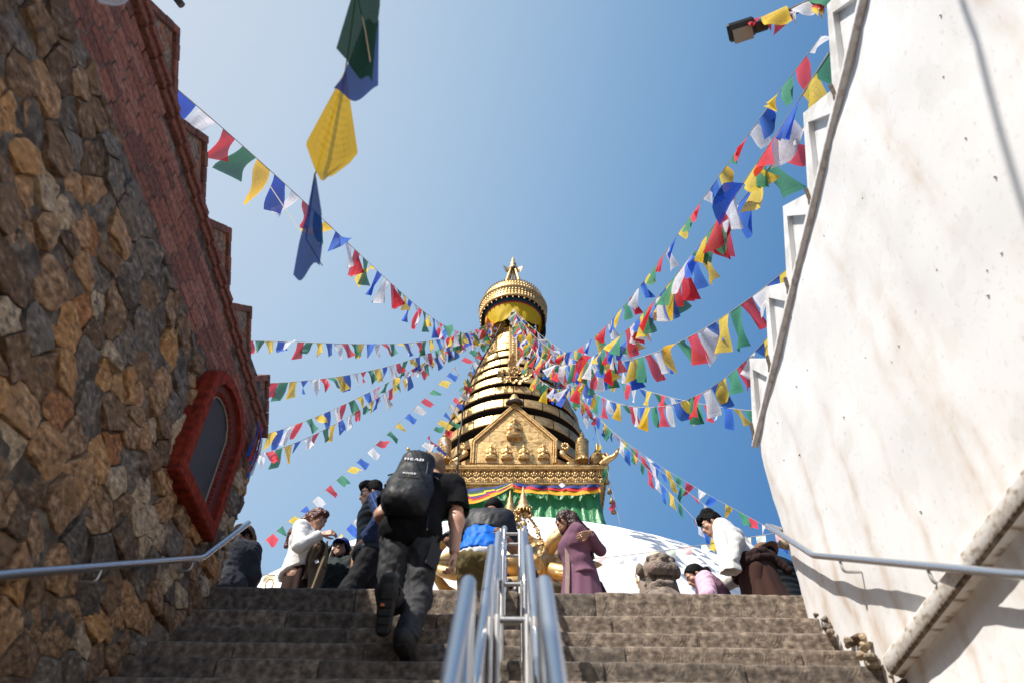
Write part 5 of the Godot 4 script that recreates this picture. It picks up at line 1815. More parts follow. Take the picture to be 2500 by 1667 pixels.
func statues() -> void:
	var sandstone := mottled([[0.2, lin(0.10, 0.078, 0.06)], [0.45, lin(0.235, 0.185, 0.145)], [0.62, lin(0.30, 0.235, 0.19)], [0.8, lin(0.33, 0.21, 0.16)]], 0.012, 110, Vector3(0.7, 0.5, 0.7), 0.9, 0.7, 0.04)
	var V := func(x: float, y: float, z: float) -> Vector3: return Vector3(x, y, z)
	var bones := [
		[V.call(0, 0.20, -0.12), V.call(0, 0.62, 0.02), 0.24, 0.20], [V.call(-0.07, 0.60, 0.06), V.call(0.07, 0.60, 0.06), 0.15, 0.15],
		[V.call(0, 0.62, 0.0), V.call(0, 0.95, 0.0), 0.15, 0.14], ball(V.call(0, 1.0, 0.02), 0.185, Vector3(1.06, 1, 1)),
		[V.call(-0.085, 0.945, 0.155), V.call(0.085, 0.945, 0.155), 0.088, 0.088], [V.call(-0.05, 0.975, 0.185), V.call(0.05, 0.975, 0.185), 0.06, 0.06],
		[V.call(-0.085, 0.77, 0.10), V.call(0.085, 0.77, 0.10), 0.066, 0.066], [V.call(-0.06, 0.785, 0.155), V.call(0.06, 0.785, 0.155), 0.045, 0.045],
		[V.call(-0.15, 0.855, 0.24), V.call(0.15, 0.855, 0.24), 0.05, 0.05, Vector3.ONE, 0, -1], [V.call(-0.13, 0.852, 0.15), V.call(0.13, 0.852, 0.15), 0.038, 0.038, Vector3.ONE, 0, -1],
		ball(V.call(0, 1.045, 0.225), 0.046), [V.call(-0.025, 1.035, 0.235), V.call(0.025, 1.035, 0.235), 0.024, 0.024], [V.call(0, 1.06, 0.19), V.call(0, 1.11, 0.165), 0.03, 0.03],
		[V.call(-0.13, 1.08, 0.13), V.call(-0.03, 1.105, 0.18), 0.030, 0.028], [V.call(0.13, 1.08, 0.13), V.call(0.03, 1.105, 0.18), 0.030, 0.028],
		ball(V.call(-0.088, 1.045, 0.158), 0.036), ball(V.call(0.088, 1.045, 0.158), 0.036),
		ball(V.call(-0.205, 1.02, 0.0), 0.06, Vector3(1.6, 0.85, 1)), ball(V.call(0.205, 1.02, 0.0), 0.06, Vector3(1.6, 0.85, 1)),
		[V.call(-0.14, 0.98, -0.06), V.call(-0.15, 0.66, -0.05), 0.055, 0.08], [V.call(0.14, 0.98, -0.06), V.call(0.15, 0.66, -0.05), 0.055, 0.08],
		[V.call(-0.17, 0.60, 0.05), V.call(-0.16, 0.08, 0.16), 0.10, 0.08], [V.call(0.17, 0.60, 0.05), V.call(0.16, 0.08, 0.16), 0.10, 0.08],
		[V.call(-0.17, 0.05, 0.16), V.call(-0.17, 0.05, 0.24), 0.07, 0.06], [V.call(0.17, 0.05, 0.16), V.call(0.17, 0.05, 0.24), 0.07, 0.06],
		ball(V.call(-0.19, 0.18, -0.14), 0.18), ball(V.call(0.19, 0.18, -0.14), 0.18),
	]
	var body := sdf(bones, 0.0095, 0.020, [], 0.003, 18.0)
	var lion := thing("stone_lion", "weathered stone lion with open mouth before the dome, right of the woman in mauve", "statue", Vector3(1.56, 3.33, -7.6), 0.13, "stone guardian lions at the head of the stairs")
	part("body", body, sandstone, lion)
	var b := MB.new()
	for i in 22:
		var g := PI * (i / 21.0 - 0.5) * 1.35
		b.ball(Vector3(sin(g) * 0.178, 0.735 - 0.02 * cos(g), 0.01 + cos(g) * 0.168), Vector3(0.017, 0.017, 0.017), 6)
	part("collar_beads", b.mesh(), sandstone, lion)
	for s in [-1.0, 1.0]:
		b = MB.new()
		b.ball(Vector3(s * 0.09, 1.042, 0.184), Vector3(0.034, 0.024, 0.020), 10)
		part("eye", b.mesh(), sandstone, lion)
		for i in 5:
			b = MB.new()
			b.lathe([[0.0, 0.028], [0.028, 0.018], [0.034, 0.0], [0.0, 0.0]], 8, Vector3(s * (0.150 + 0.008 * i), 0.90 - i * 0.055, -0.03 + 0.02 * (i % 2)), Basis(Vector3.BACK, -s * PI / 2))
			part("mane_curl", b.mesh(), sandstone, lion)
	b = MB.new()
	for i in 6:
		b.ball(Vector3(-0.075 + i * 0.03, 0.83, 0.185 - absf(i - 2.5) * 0.006), Vector3(0.011, 0.014, 0.011), 6)
	part("teeth", b.mesh(), sandstone, lion)
	var l2: Node3D = lion.duplicate()
	l2.name = "stone_lion_001"
	add_child(l2, true)
	l2.position = Vector3(-1.70, 3.28, -7.35)
	l2.rotation.y = 0.75
	l2.set_meta("label", "weathered stone lion half hidden behind the man in sunglasses")
	for q in [[1.56, 3.33, -7.6, "right"], [-1.70, 3.28, -7.35, "left"]]:
		b = MB.new()
		b.box(Vector3(0, (q[1] - TERRACE) * 0.5, 0), Vector3(0.66, q[1] - TERRACE, 0.66), 0.03)
		var ped := thing("lion_pedestal", "square stone pedestal under the %s guardian lion" % q[3], "pedestal", Vector3(q[0], TERRACE, q[2]), 0.1, "pedestals of the guardian lions")
		part("block", b.mesh(), sandstone, ped)
	thunderbolt()
	# gilded loops on posts
	for q in [[-2.69, 4.33, -8.0, "gilded lamp holder with a beaded loop at the foot of the dome, left"], [1.425, 4.44, -8.0, "gilded lamp holder with a beaded loop beside the stone lion"]]:
		var o := thing("lamp_holder", q[3], "ornament", Vector3(q[0], TERRACE, q[2]), 0.0, "gilded lamp holders")
		var y: float = q[1] - TERRACE
		b = MB.new()
		b.lathe([[0.0, y - 0.14], [0.012, y - 0.14], [0.018, y - 0.08], [0.034, y - 0.05], [0.034, y - 0.01], [0.046, y], [0.046, y + 0.018], [0.0, y + 0.018]], 14)
		part("cup", b.mesh(), M.gold_b, o)
		b = MB.new()
		for i in 21:
			var g := PI * (i / 20.0) * 1.8 - PI * 0.4
			b.ball(Vector3(cos(g) * 0.042, y + 0.085 + sin(g) * 0.068, 0), Vector3(0.011, 0.011, 0.011), 6)
		part("beaded_loop", b.mesh(), M.gold_b, o)
		b = MB.new()
		b.tube([Vector3(0, 0, 0), Vector3(0, y - 0.13, 0)], 0.016, 8)
		part("post", b.mesh(), M.dirty_dark, o)


func thunderbolt() -> void:
	# the great gilded vajra on its round pedestal, and the finials standing behind it
	var o := thing("vajra_pedestal", "round carved pedestal of dark metal and stone under the great gilded vajra", "pedestal", Vector3(0.05, TERRACE, -9.0))
	var b := MB.new()
	b.lathe([[0.98, 0.0], [0.92, 1.25], [0.95, 1.30], [0.84, 1.36], [0.80, 1.56], [0.86, 1.62], [0.88, 1.70], [0.80, 1.75], [0.0, 1.76]], 48)
	part("drum", b.mesh(), M.gold_dark, o)
	b = MB.new()
	for i in 44:
		var g := TAU * i / 44.0
		b.ball(Vector3(sin(g) * 0.835, 1.46, cos(g) * 0.835), Vector3(0.042, 0.06, 0.035), 6)
	tag(part("carved_leaf", b.mesh(), M.gold_rough, o), "", "", "", "stuff")
	b = MB.new()
	for i in 5:  # dark carved beast face on the front
		b.ball(Vector3((i - 2) * 0.09, 1.42 + 0.05 * (2 - absf(i - 2)), 0.86), Vector3(0.07, 0.09, 0.07), 8)
	for s in [-1.0, 1.0]:
		b.ball(Vector3(s * 0.09, 1.62, 0.88), Vector3(0.055, 0.055, 0.05), 8)
		b.tube([Vector3(s * 0.1, 1.72, 0.84), Vector3(s * 0.22, 1.79, 0.80), Vector3(s * 0.26, 1.70, 0.78)], [0.04, 0.035, 0.02], 8)
	part("beast_face", b.mesh(), plain(0.05, 0.045, 0.043, 0.4, 0.5), o)
	var vj := thing("vajra", "great gilded thunderbolt with curved prongs lying across its pedestal", "statue", Vector3(0.02, 5.24, -9.0))
	var along := Basis(Vector3(0, 0, -1), Vector3(1, 0, 0), Vector3(0, -1, 0))
	b = MB.new()
	b.lathe([[0.17, -0.12], [0.20, -0.08], [0.21, 0.0], [0.20, 0.08], [0.17, 0.12]], 24, Vector3.ZERO, along)
	part("hub", b.mesh(), M.gold_b, vj)
	for s in [-1.0, 1.0]:
		b = MB.new()
		var prof := [[0.16, 0.12], [0.22, 0.13], [0.22, 0.16], [0.17, 0.18], [0.26, 0.22], [0.305, 0.30], [0.31, 0.345], [0.285, 0.36], [0.275, 0.375], [0.29, 0.39], [0.24, 0.42], [0.17, 0.45], [0.13, 0.52], [0.0, 0.53]]
		b.lathe(prof, 28, Vector3.ZERO, along if s > 0 else along.rotated(Vector3.UP, PI))
		var cup := part("lotus_cup", b.mesh(), M.gold, vj)
		b = MB.new()
		for i in 12:
			var g := TAU * i / 12.0
			leaf(b, Vector3(s * 0.36, cos(g) * 0.285, sin(g) * 0.285), Vector3(-s, cos(g) * 0.1, sin(g) * 0.1).normalized(), Vector3(0, cos(g), sin(g)), 0.16, 0.15)
			b.ball(Vector3(s * 0.365, cos(g) * 0.29, sin(g) * 0.29), Vector3(0.022, 0.02, 0.02), 6)
		part("lotus_petals", b.mesh(), M.gold_b, cup)
		for i in 4:
			var g := TAU * (i + 0.5) / 4.0
			var d := Vector3(0, cos(g), sin(g))
			b = MB.new()
			b.tube([Vector3(s * 0.42, 0, 0) + d * 0.16, Vector3(s * 0.50, 0, 0) + d * 0.27, Vector3(s * 0.60, 0, 0) + d * 0.37, Vector3(s * 0.73, 0, 0) + d * 0.40, Vector3(s * 0.86, 0, 0) + d * 0.33, Vector3(s * 0.95, 0, 0) + d * 0.20, Vector3(s * 1.0, 0, 0) + d * 0.07], [0.085, 0.095, 0.10, 0.085, 0.075, 0.06, 0.04], 8)
			b.tube([Vector3(s * 0.52, 0, 0) + d * 0.40, Vector3(s * 0.62, 0, 0) + d * 0.475, Vector3(s * 0.70, 0, 0) + d * 0.44, Vector3(s * 0.66, 0, 0) + d * 0.40], [0.035, 0.04, 0.035, 0.02], 7)
			part("prong", b.mesh(), M.gold if i % 2 else M.gold_b, vj)
		b = MB.new()
		b.lathe([[0.10, 0.45], [0.12, 0.6], [0.15, 0.68], [0.10, 0.75], [0.085, 0.9], [0.06, 1.0], [0.035, 1.08], [0.0, 1.14]], 10, Vector3.ZERO, along if s > 0 else along.rotated(Vector3.UP, PI))
		part("middle_prong", b.mesh(), M.gold_rough, vj)
	for i in 2:
		var at: Vector3 = [Vector3(0.17, 5.98, -9.9), Vector3(-0.03, 6.75, -11.4)][i]
		var k: float = [1.0, 1.2][i]
		var label: String = ["nearer gilded finial under a small pointed canopy, right of the rail tops", "farther gilded finial under a small pointed canopy, beside the bent man's head"][i]
		o = thing("gilded_finial", label, "ornament", at, 0.0, "gilded finials behind the vajra")
		b = MB.new()
		var prof := [[0.0, -0.1], [0.10, -0.1], [0.12, -0.06], [0.155, 0.06], [0.15, 0.15], [0.10, 0.21], [0.085, 0.225], [0.11, 0.235], [0.085, 0.25], [0.07, 0.31], [0.055, 0.33], [0.07, 0.34], [0.04, 0.36], [0.03, 0.38], [0.055, 0.43], [0.045, 0.47], [0.0, 0.50]]
		b.lathe(prof.map(func(q): return [q[0] * k, q[1] * k]), 20)
		part("kalasha", b.mesh(), M.gold_b, o)
		b = MB.new()
		for j in 9:
			var g := TAU * j / 9.0
			b.ball(Vector3(sin(g) * 0.13, -0.11, cos(g) * 0.13) * k, Vector3(0.05, 0.075, 0.05) * k, 7)
		part("lotus_base", b.mesh(), M.gold_b, o)
		for s in [-1.0, 1.0]:
			b = MB.new()
			var pts := []
			for j in 13:
				var u := j / 12.0
				pts.append(Vector3(s * (0.27 - 0.27 * pow(u, 3.2)) , -0.25 + u * 0.90, 0.0) * k)
			b.tube(pts, 0.018 * k, 6)
			for j in 40:
				var u := j / 40.0
				var p := Vector3(s * (0.27 - 0.27 * pow(u, 3.2)), -0.25 + u * 0.90, 0.0) * k
				b.ball(p + Vector3(rng.randf_range(-0.035, 0.035), rng.randf_range(-0.02, 0.02), rng.randf_range(-0.03, 0.03)) * k, Vector3.ONE * rng.randf_range(0.012, 0.024) * k, 5)
			part("leafy_arch", b.mesh(), M.gold_dark if i else M.gold_rough, o)
		b = MB.new()
		b.lathe([[0.115, 0.66], [0.12, 0.70], [0.07, 0.78], [0.08, 0.81], [0.045, 0.89], [0.052, 0.92], [0.02, 1.0], [0.012, 1.08], [0.0, 1.12]].map(func(q): return [q[0] * k, q[1] * k]), 14)
		for j in 14:
			var g := TAU * j / 14.0
			b.ball(Vector3(sin(g) * 0.115, 0.64, cos(g) * 0.115) * k, Vector3(0.014, 0.035, 0.014) * k, 5)
		for j in 40:
			b.ball(Vector3(rng.randf_range(-0.13, 0.13), rng.randf_range(0.52, 0.68), rng.randf_range(-0.08, 0.10)) * k, Vector3.ONE * rng.randf_range(0.012, 0.026) * k, 5)
		part("canopy", b.mesh(), M.gold_dark if i else M.gold_rough, o)
		b = MB.new()
		b.tube([Vector3(0, -0.1 * k, 0), Vector3(0, -at.y + TERRACE, 0)], 0.05, 8)
		part("stem", b.mesh(), M.gold_dark, o)
	# stepped gilded roof below the near finial
	o = thing("gilded_roof", "small stepped gilded roof with studded ridges behind the vajra", "shrine", Vector3(0.17, TERRACE, -9.95))
	b = MB.new()
	b.prism(PackedVector2Array([Vector2(-0.62, 2.55), Vector2(0.62, 2.55), Vector2(0.60, 2.62), Vector2(0.17, 2.93), Vector2(-0.17, 2.93), Vector2(-0.60, 2.62)]), -0.3, 0.3)
	part("roof", b.mesh(), M.gold, o)
	b = MB.new()
	b.box(Vector3(0, 2.50, 0), Vector3(1.36, 0.07, 0.72), 0.015)
	b.box(Vector3(0, 1.3, 0), Vector3(0.9, 2.4, 0.5), 0.02)
	part("shrine_body", b.mesh(), M.gold_rough, o)
	b = MB.new()
	for s in [-1.0, 1.0]:
		for j in 16:
			var u := j / 15.0
			b.ball(Vector3(s * lerpf(0.60, 0.18, u), lerpf(2.66, 2.96, u), 0.3), Vector3(0.014, 0.018, 0.014), 5)
	part("ridge_studs", b.mesh(), M.gold_rough, o)


func bend(a: Vector3, target: Vector3, l1: float, l2: float, pole: Vector3) -> Array:  # elbow and wrist
	var d := target - a
	var l := clampf(d.length(), absf(l1 - l2) + 0.01, (l1 + l2) * 0.998)
	d = d.normalized()
	var x := (l1 * l1 - l2 * l2 + l * l) / (2.0 * l)
	var h := sqrt(maxf(0.0, l1 * l1 - x * x))
	var p := (pole - d * pole.dot(d)).normalized()
	return [a + d * x + p * h, a + d * l]


func skeleton(o: Dictionary) -> Dictionary:
	var h: float = o.h
	var yaw := deg_to_rad(o.yaw)
	var fwd := Vector3(sin(yaw), 0, cos(yaw))
	var left := Vector3(cos(yaw), 0, -sin(yaw))
	var lean := deg_to_rad(o.get("lean", 0.0))
	var tip := deg_to_rad(o.get("tip", 0.0))  # towards the own left
	var up := (Vector3.UP * cos(lean) * cos(tip) + fwd * sin(lean) + left * sin(tip)).normalized()
	var s := {"h": h, "arm": o.get("arm", 1.0), "fwd": fwd, "left": left, "up": up}
	s.pelvis = o.get("pelvis", Vector3(0, 0.53 * h, 0))
	var tw := deg_to_rad(o.get("twist", 0.0))
	var sl := (left.rotated(Vector3.UP, tw) - up * left.rotated(Vector3.UP, tw).dot(up)).normalized()
	s.across = sl
	s.chest = s.pelvis + up * 0.22 * h
	s.waist = s.pelvis + up * 0.115 * h
	var wide: float = o.get("wide", 0.105) * h
	s.sh = [s.pelvis + up * 0.283 * h + sl * wide, s.pelvis + up * 0.283 * h - sl * wide]
	s.neck = s.pelvis + up * 0.300 * h + fwd * 0.005
	var hy := deg_to_rad(o.get("head_yaw", o.yaw))
	var hp := deg_to_rad(o.get("head_pitch", 0.0))
	var hr := deg_to_rad(o.get("head_roll", 0.0))
	var hb := Basis(Vector3.UP, hy) * Basis(Vector3.RIGHT, hp) * Basis(Vector3.BACK, hr)
	s.head = Transform3D(hb * (h / 1.72) * o.get("head_scale", 1.0), s.neck + (up * 0.6 + hb.y * 0.4).normalized() * 0.085 * h + hb.z * 0.018 * h)
	s.hip = [s.pelvis + left * 0.05 * h - Vector3(0, 0.01 * h, 0), s.pelvis - left * 0.05 * h - Vector3(0, 0.01 * h, 0)]
	s.elbow = []; s.wrist = []; s.knee = []; s.ankle = []; s.toe = []
	for i in 2:
		var sg := 1.0 if i == 0 else -1.0
		var hand: Vector3 = o.get("hand_l" if i == 0 else "hand_r", s.sh[i] - Vector3(0, 0.31 * h, 0) + left * sg * 0.03 * h + fwd * 0.03 * h)
		var pole: Vector3 = o.get("pole_l" if i == 0 else "pole_r", -fwd + left * sg * 0.4)
		var e := bend(s.sh[i], hand, 0.182 * h, 0.150 * h, pole)
		s.elbow.append(o.get("elbow_l" if i == 0 else "elbow_r", e[0])); s.wrist.append(e[1])
		var foot: Vector3 = o.get("foot_l" if i == 0 else "foot_r", left * sg * 0.06 * h + Vector3(0, 0.045 * h, 0))
		e = bend(s.hip[i], foot, 0.245 * h, 0.245 * h, fwd + left * sg * 0.1)
		s.knee.append(e[0]); s.ankle.append(e[1])
		s.toe.append(e[1] + o.get("toe_l" if i == 0 else "toe_r", fwd * 0.1 * h - Vector3(0, 0.025 * h, 0)))
	return s


func torso_bones(s: Dictionary, g: float, low := 0.0) -> Array:
	var h: float = s.h
	var l: Vector3 = s.left
	var a: Vector3 = s.across
	var out := [
		[s.pelvis - l * 0.038 * h, s.pelvis + l * 0.038 * h, 0.066 * h + g, 0.066 * h + g], [s.waist - l * 0.030 * h, s.waist + l * 0.030 * h, 0.058 * h + g, 0.058 * h + g],
		[s.chest - a * 0.044 * h, s.chest + a * 0.044 * h, 0.070 * h + g, 0.070 * h + g], [s.pelvis, s.chest, 0.064 * h + g, 0.068 * h + g],
		[s.sh[0].lerp(s.sh[1], 0.1), s.sh[0].lerp(s.sh[1], 0.9), 0.036 * h + g, 0.036 * h + g],
	]
	if low > 0.0:
		out.append([s.pelvis, s.pelvis - Vector3(0, low, 0), 0.085 * h + g, 0.088 * h + g, Vector3.ONE, 2])
	return out


func arm_bones(s: Dictionary, i: int, g: float, upto := 1.0, cuff := 0.0) -> Array:  # upto counts 1 per bone of the arm
	var h: float = s.h
	var e: Vector3 = s.sh[i].lerp(s.elbow[i], minf(upto, 1.0))
	var out := [[s.sh[i], e, 0.033 * h * s.arm + g, 0.027 * h * s.arm + g + (cuff if upto <= 1.0 else 0.0), Vector3.ONE, 2 if upto <= 1.0 else 0]]
	if upto > 1.0:
		out.append([s.elbow[i], s.elbow[i].lerp(s.wrist[i], upto - 1.0), 0.027 * h * s.arm + g, 0.019 * h + g + cuff, Vector3.ONE, 2])
	return out


func leg_bones(s: Dictionary, i: int, g: float, upto := 1.95, cuff := 0.0) -> Array:
	var h: float = s.h
	return [[s.hip[i], s.knee[i], 0.052 * h + g, 0.035 * h + g], [s.knee[i], s.knee[i].lerp(s.ankle[i], upto - 1.0), 0.035 * h + g, 0.025 * h + g + cuff, Vector3.ONE, 2]]


func head_mesh() -> ArrayMesh:
	if M.has("head_mesh"):
		return M.head_mesh
	var v := func(x: float, y: float, z: float) -> Vector3: return Vector3(x, y, z)
	var bones := [
		ball(v.call(0, 0.032, -0.012), 0.092, Vector3(1.2, 1, 0.97)), [v.call(0, -0.03, 0.035), v.call(0, -0.078, 0.062), 0.062, 0.034, Vector3(1.1, 1, 1)],
		[v.call(-0.035, -0.035, 0.03), v.call(-0.018, -0.08, 0.06), 0.032, 0.024], [v.call(0.035, -0.035, 0.03), v.call(0.018, -0.08, 0.06), 0.032, 0.024],
		ball(v.call(-0.038, -0.012, 0.062), 0.024), ball(v.call(0.038, -0.012, 0.062), 0.024),
		[v.call(-0.04, 0.032, 0.072), v.call(0.04, 0.032, 0.072), 0.014, 0.014],
		ball(v.call(-0.031, 0.012, 0.092), 0.014, Vector3.ONE, -1), ball(v.call(0.031, 0.012, 0.092), 0.014, Vector3.ONE, -1),
		[v.call(0, 0.02, 0.08), v.call(0, -0.024, 0.104), 0.009, 0.013], ball(v.call(-0.010, -0.028, 0.094), 0.009), ball(v.call(0.010, -0.028, 0.094), 0.009),
		[v.call(-0.018, -0.050, 0.085), v.call(0.018, -0.050, 0.085), 0.0085, 0.0085], [v.call(-0.015, -0.060, 0.085), v.call(0.015, -0.060, 0.085), 0.009, 0.009],
		ball(v.call(0, -0.086, 0.074), 0.017),
		ball(v.call(-0.078, -0.004, -0.008), 0.030, Vector3(2.4, 0.9, 1.35)), ball(v.call(0.078, -0.004, -0.008), 0.030, Vector3(2.4, 0.9, 1.35)),
		[v.call(0, -0.03, -0.03), v.call(0, -0.17, -0.05), 0.055, 0.056],
	]
	M.head_mesh = sdf(bones, 0.0055, 0.016)
	return M.head_mesh


func hand_mesh() -> ArrayMesh:  # a relaxed hand: fingers along +y, palm towards +z, thumb on -x
	if M.has("hand_mesh"):
		return M.hand_mesh
	var bones := [[Vector3(0, -0.03, 0), Vector3(0, 0.01, 0), 0.026, 0.024, Vector3(1, 1, 1.3)]]
	var xs := [-0.029, -0.010, 0.010, 0.028]
	var ls := [0.068, 0.078, 0.073, 0.058]
	for i in 4:
		var x: float = xs[i]
		var kn := Vector3(x, 0.088 - absf(x) * 0.25, 0.0)
		bones.append([Vector3(x * 0.6, 0.005, 0), kn, 0.0145, 0.0120])
		var ang := deg_to_rad(22.0 + i * 6.0)
		var p := kn
		for j in 3:
			var l: float = ls[i] * [0.46, 0.30, 0.24][j]
			var q := p + Vector3(x * 0.05, cos(ang), sin(ang)) * l
			bones.append([p, q, 0.0095 - j * 0.0007, 0.0090 - j * 0.0009])
			p = q
			ang += deg_to_rad(34.0)
	bones.append([Vector3(-0.018, 0.015, 0.006), Vector3(-0.042, 0.045, 0.018), 0.015, 0.0115])
	bones.append([Vector3(-0.042, 0.045, 0.018), Vector3(-0.050, 0.075, 0.028), 0.0105, 0.0095])
	bones.append([Vector3(-0.050, 0.075, 0.028), Vector3(-0.048, 0.098, 0.040), 0.0095, 0.0075])
	M.hand_mesh = sdf(bones, 0.0042, 0.006)
	return M.hand_mesh


func person(label: String, at: Vector3, o: Dictionary, skin: Material) -> Array:
	var s := skeleton(o)
	var root := thing("person", label, "person", at)
	var bones := torso_bones(s, -0.022 if o.get("slim", false) else 0.0)
	for i in 2:
		bones.append_array(arm_bones(s, i, 0.0, 2.0))
		bones.append_array(leg_bones(s, i, -0.028 * s.h if o.get("slim", false) else 0.0, 2.0))
		bones.append([s.ankle[i] - (s.toe[i] - s.ankle[i]) * 0.3, s.toe[i], 0.024 * s.h, 0.02 * s.h])
	var hd: Transform3D = s.head
	bones.append([s.neck - s.up * 0.02, hd * Vector3(0, -0.10, -0.04), 0.036 * s.h, 0.033 * s.h])
	var b := MB.new()
	b.add(sdf(bones, 0.017, 0.045), Transform3D())
	b.add(head_mesh(), hd)
	for i in 2:
		if o.get("no_hand_l" if i == 0 else "no_hand_r", false):
			continue
		var y: Vector3 = o.get("hand_dir_l" if i == 0 else "hand_dir_r", (s.wrist[i] - s.elbow[i]).normalized())
		y = y.normalized()
		var z: Vector3 = o.get("palm_l" if i == 0 else "palm_r", -s.left if i == 0 else s.left)
		z = (z - y * z.dot(y)).normalized()
		var x := y.cross(z)
		var k: float = s.h / 1.72
		# the thumb (-x of the template) lies forward; mirrored for the other hand
		var m: float = 1.0 if i == 1 else -1.0
		b.add(hand_mesh(), Transform3D(Basis(x * m * k, y * k, z * k), s.wrist[i] + y * 0.012))
	part("body", b.mesh(), skin, root)
	return [root, s]


func face(root: Node3D, s: Dictionary, lips: Material, brows: Material) -> void:
	var hd: Transform3D = s.head
	for x in [-1.0, 1.0]:
		var b := MB.new()
		b.ball(Vector3(x * 0.031, 0.012, 0.079), Vector3(0.0125, 0.0085, 0.010), 10)
		part("eye", b.mesh(), M.eye_white, root, hd)
		b = MB.new()
		b.ball(Vector3(x * 0.031, 0.012, 0.0855), Vector3(0.0055, 0.006, 0.0045), 8)
		part("iris", b.mesh(), M.black, root, hd)
		b = MB.new()
		b.tube([Vector3(x * 0.014, 0.033, 0.0885), Vector3(x * 0.033, 0.038, 0.086), Vector3(x * 0.052, 0.031, 0.075)], [0.004, 0.0045, 0.002], 6)
		part("eyebrow", b.mesh(), brows, root, hd)
	var b := MB.new()
	b.tube([Vector3(-0.024, -0.0555, 0.083), Vector3(-0.008, -0.0515, 0.0945), Vector3(0.008, -0.0515, 0.0945), Vector3(0.024, -0.0555, 0.083)], [0.002, 0.0048, 0.0048, 0.002], 6)
	b.tube([Vector3(-0.022, -0.057, 0.083), Vector3(0, -0.0625, 0.0935), Vector3(0.022, -0.057, 0.083)], [0.002, 0.0058, 0.002], 6)
	part("lips", b.mesh(), lips, root, hd)


func hair(root: Node3D, s: Dictionary, mat: Material, extra := [], face_cut := true, fuzz := 0.007, called := "hair") -> void:
	var bones := [ball(Vector3(0, 0.038, -0.018), 0.101, Vector3(1.13, 1, 0.95)), ball(Vector3(0, -0.005, -0.055), 0.068, Vector3(0.95, 1, 1))]
	var cuts := [[Vector3(0, 0.066, 0.052), Vector3(0, -0.42, 0.9)], [Vector3(0, -0.01, 0.012), Vector3(0, -0.75, 0.66)]] if face_cut else []
	var cap := part(called, sdf(bones, 0.007, 0.025, cuts, fuzz, 42.0), mat, root, s.head)
	if extra.size():
		part("locks", sdf(extra, 0.0075, 0.03, [], fuzz, 34.0), mat, cap)


func loft(rings: Array, sides: int, pleat: float, np: float, a0 := 0.0, a1 := TAU) -> ArrayMesh:  # rings of [centre, x radius, z radius, turn]
	var b := MB.new()
	var pts := PackedVector3Array()
	var mid := PackedVector3Array()
	var full := absf(a1 - a0 - TAU) < 1e-3
	var cols := sides if full else sides + 1
	for r in rings.size():
		var q: Array = rings[r]
		var v := float(r) / maxi(1, rings.size() - 1)
		for k in cols:
			var g := a0 + (a1 - a0) * k / sides
			var w := 1.0 + pleat * v * (sin(g * np + 1.3 * sin(g * 2.0)) + 0.5 * sin(g * np * 1.7 + v * 2.0)) / maxf(q[1], 0.05)
			pts.append(q[0] + Vector3(sin(g) * q[1] * w, 0, cos(g) * q[2] * w).rotated(Vector3.UP, q[3]))
			mid.append(q[0])
	b.grid(rings.size(), cols, pts, mid, full)
	return b.mesh()


func quilted(mesh: ArrayMesh, pitch: float, depth: float) -> ArrayMesh:  # horizontal puffs
	var a := mesh.surface_get_arrays(0)
	var v: PackedVector3Array = a[Mesh.ARRAY_VERTEX]
	var n: PackedVector3Array = a[Mesh.ARRAY_NORMAL]
	var ix: PackedInt32Array = a[Mesh.ARRAY_INDEX]
	for i in v.size():
		v[i] += n[i] * depth * (absf(sin(v[i].y * PI / pitch + 0.3 * sin(v[i].x * 9.0))) - 0.5)
	n.fill(Vector3.ZERO)
	for t in range(0, ix.size(), 3):
		var w := (v[ix[t + 2]] - v[ix[t]]).cross(v[ix[t + 1]] - v[ix[t]])
		n[ix[t]] += w; n[ix[t + 1]] += w; n[ix[t + 2]] += w
	var b := MB.new()
	b.v = v; b.ix = ix
	for q in n:
		b.n.append(q.normalized())
	b.t.resize(v.size())
	b.c.resize(v.size()); b.c.fill(Color.WHITE)
	return b.mesh()


func shoes(root: Node3D, s: Dictionary, mat: Material, sole: Material) -> void:
	var h: float = s.h
	for i in 2:
		var f: Vector3 = (s.toe[i] - s.ankle[i])
		var d := f.normalized()
		var heel: Vector3 = s.ankle[i] - d * 0.03 * h
		var shoe := part("shoe", sdf([[heel, s.toe[i] + d * 0.01, 0.029 * h, 0.025 * h], [s.ankle[i], s.ankle[i].lerp(s.knee[i], 0.22), 0.032 * h, 0.033 * h, Vector3.ONE, 2]], 0.010, 0.03, [], 0.003, 20.0), mat, root)
		var shin: Vector3 = (s.knee[i] - s.ankle[i]).normalized()
		var nrm := -(shin - d * shin.dot(d)).normalized()
		var x := d.cross(nrm).normalized()
		var b := MB.new()
		for k in 7:
			b.box(heel.lerp(s.toe[i] + d * 0.03, k / 6.0) + nrm * 0.028 * h, Vector3(0.075 - absf(k - 3.5) * 0.004, 0.018, 0.036), 0.004, Basis(x, -nrm, d))
		part("sole", b.mesh(), sole, shoe)


func cloth_mat(r: float, g: float, b: float, rough := 0.85) -> StandardMaterial3D:
	var m := plain(r, g, b, rough)
	m.rim_enabled = true
	m.rim = 0.08
	m.rim_tint = 0.5
	m.metallic_specular = 0.3
	return m


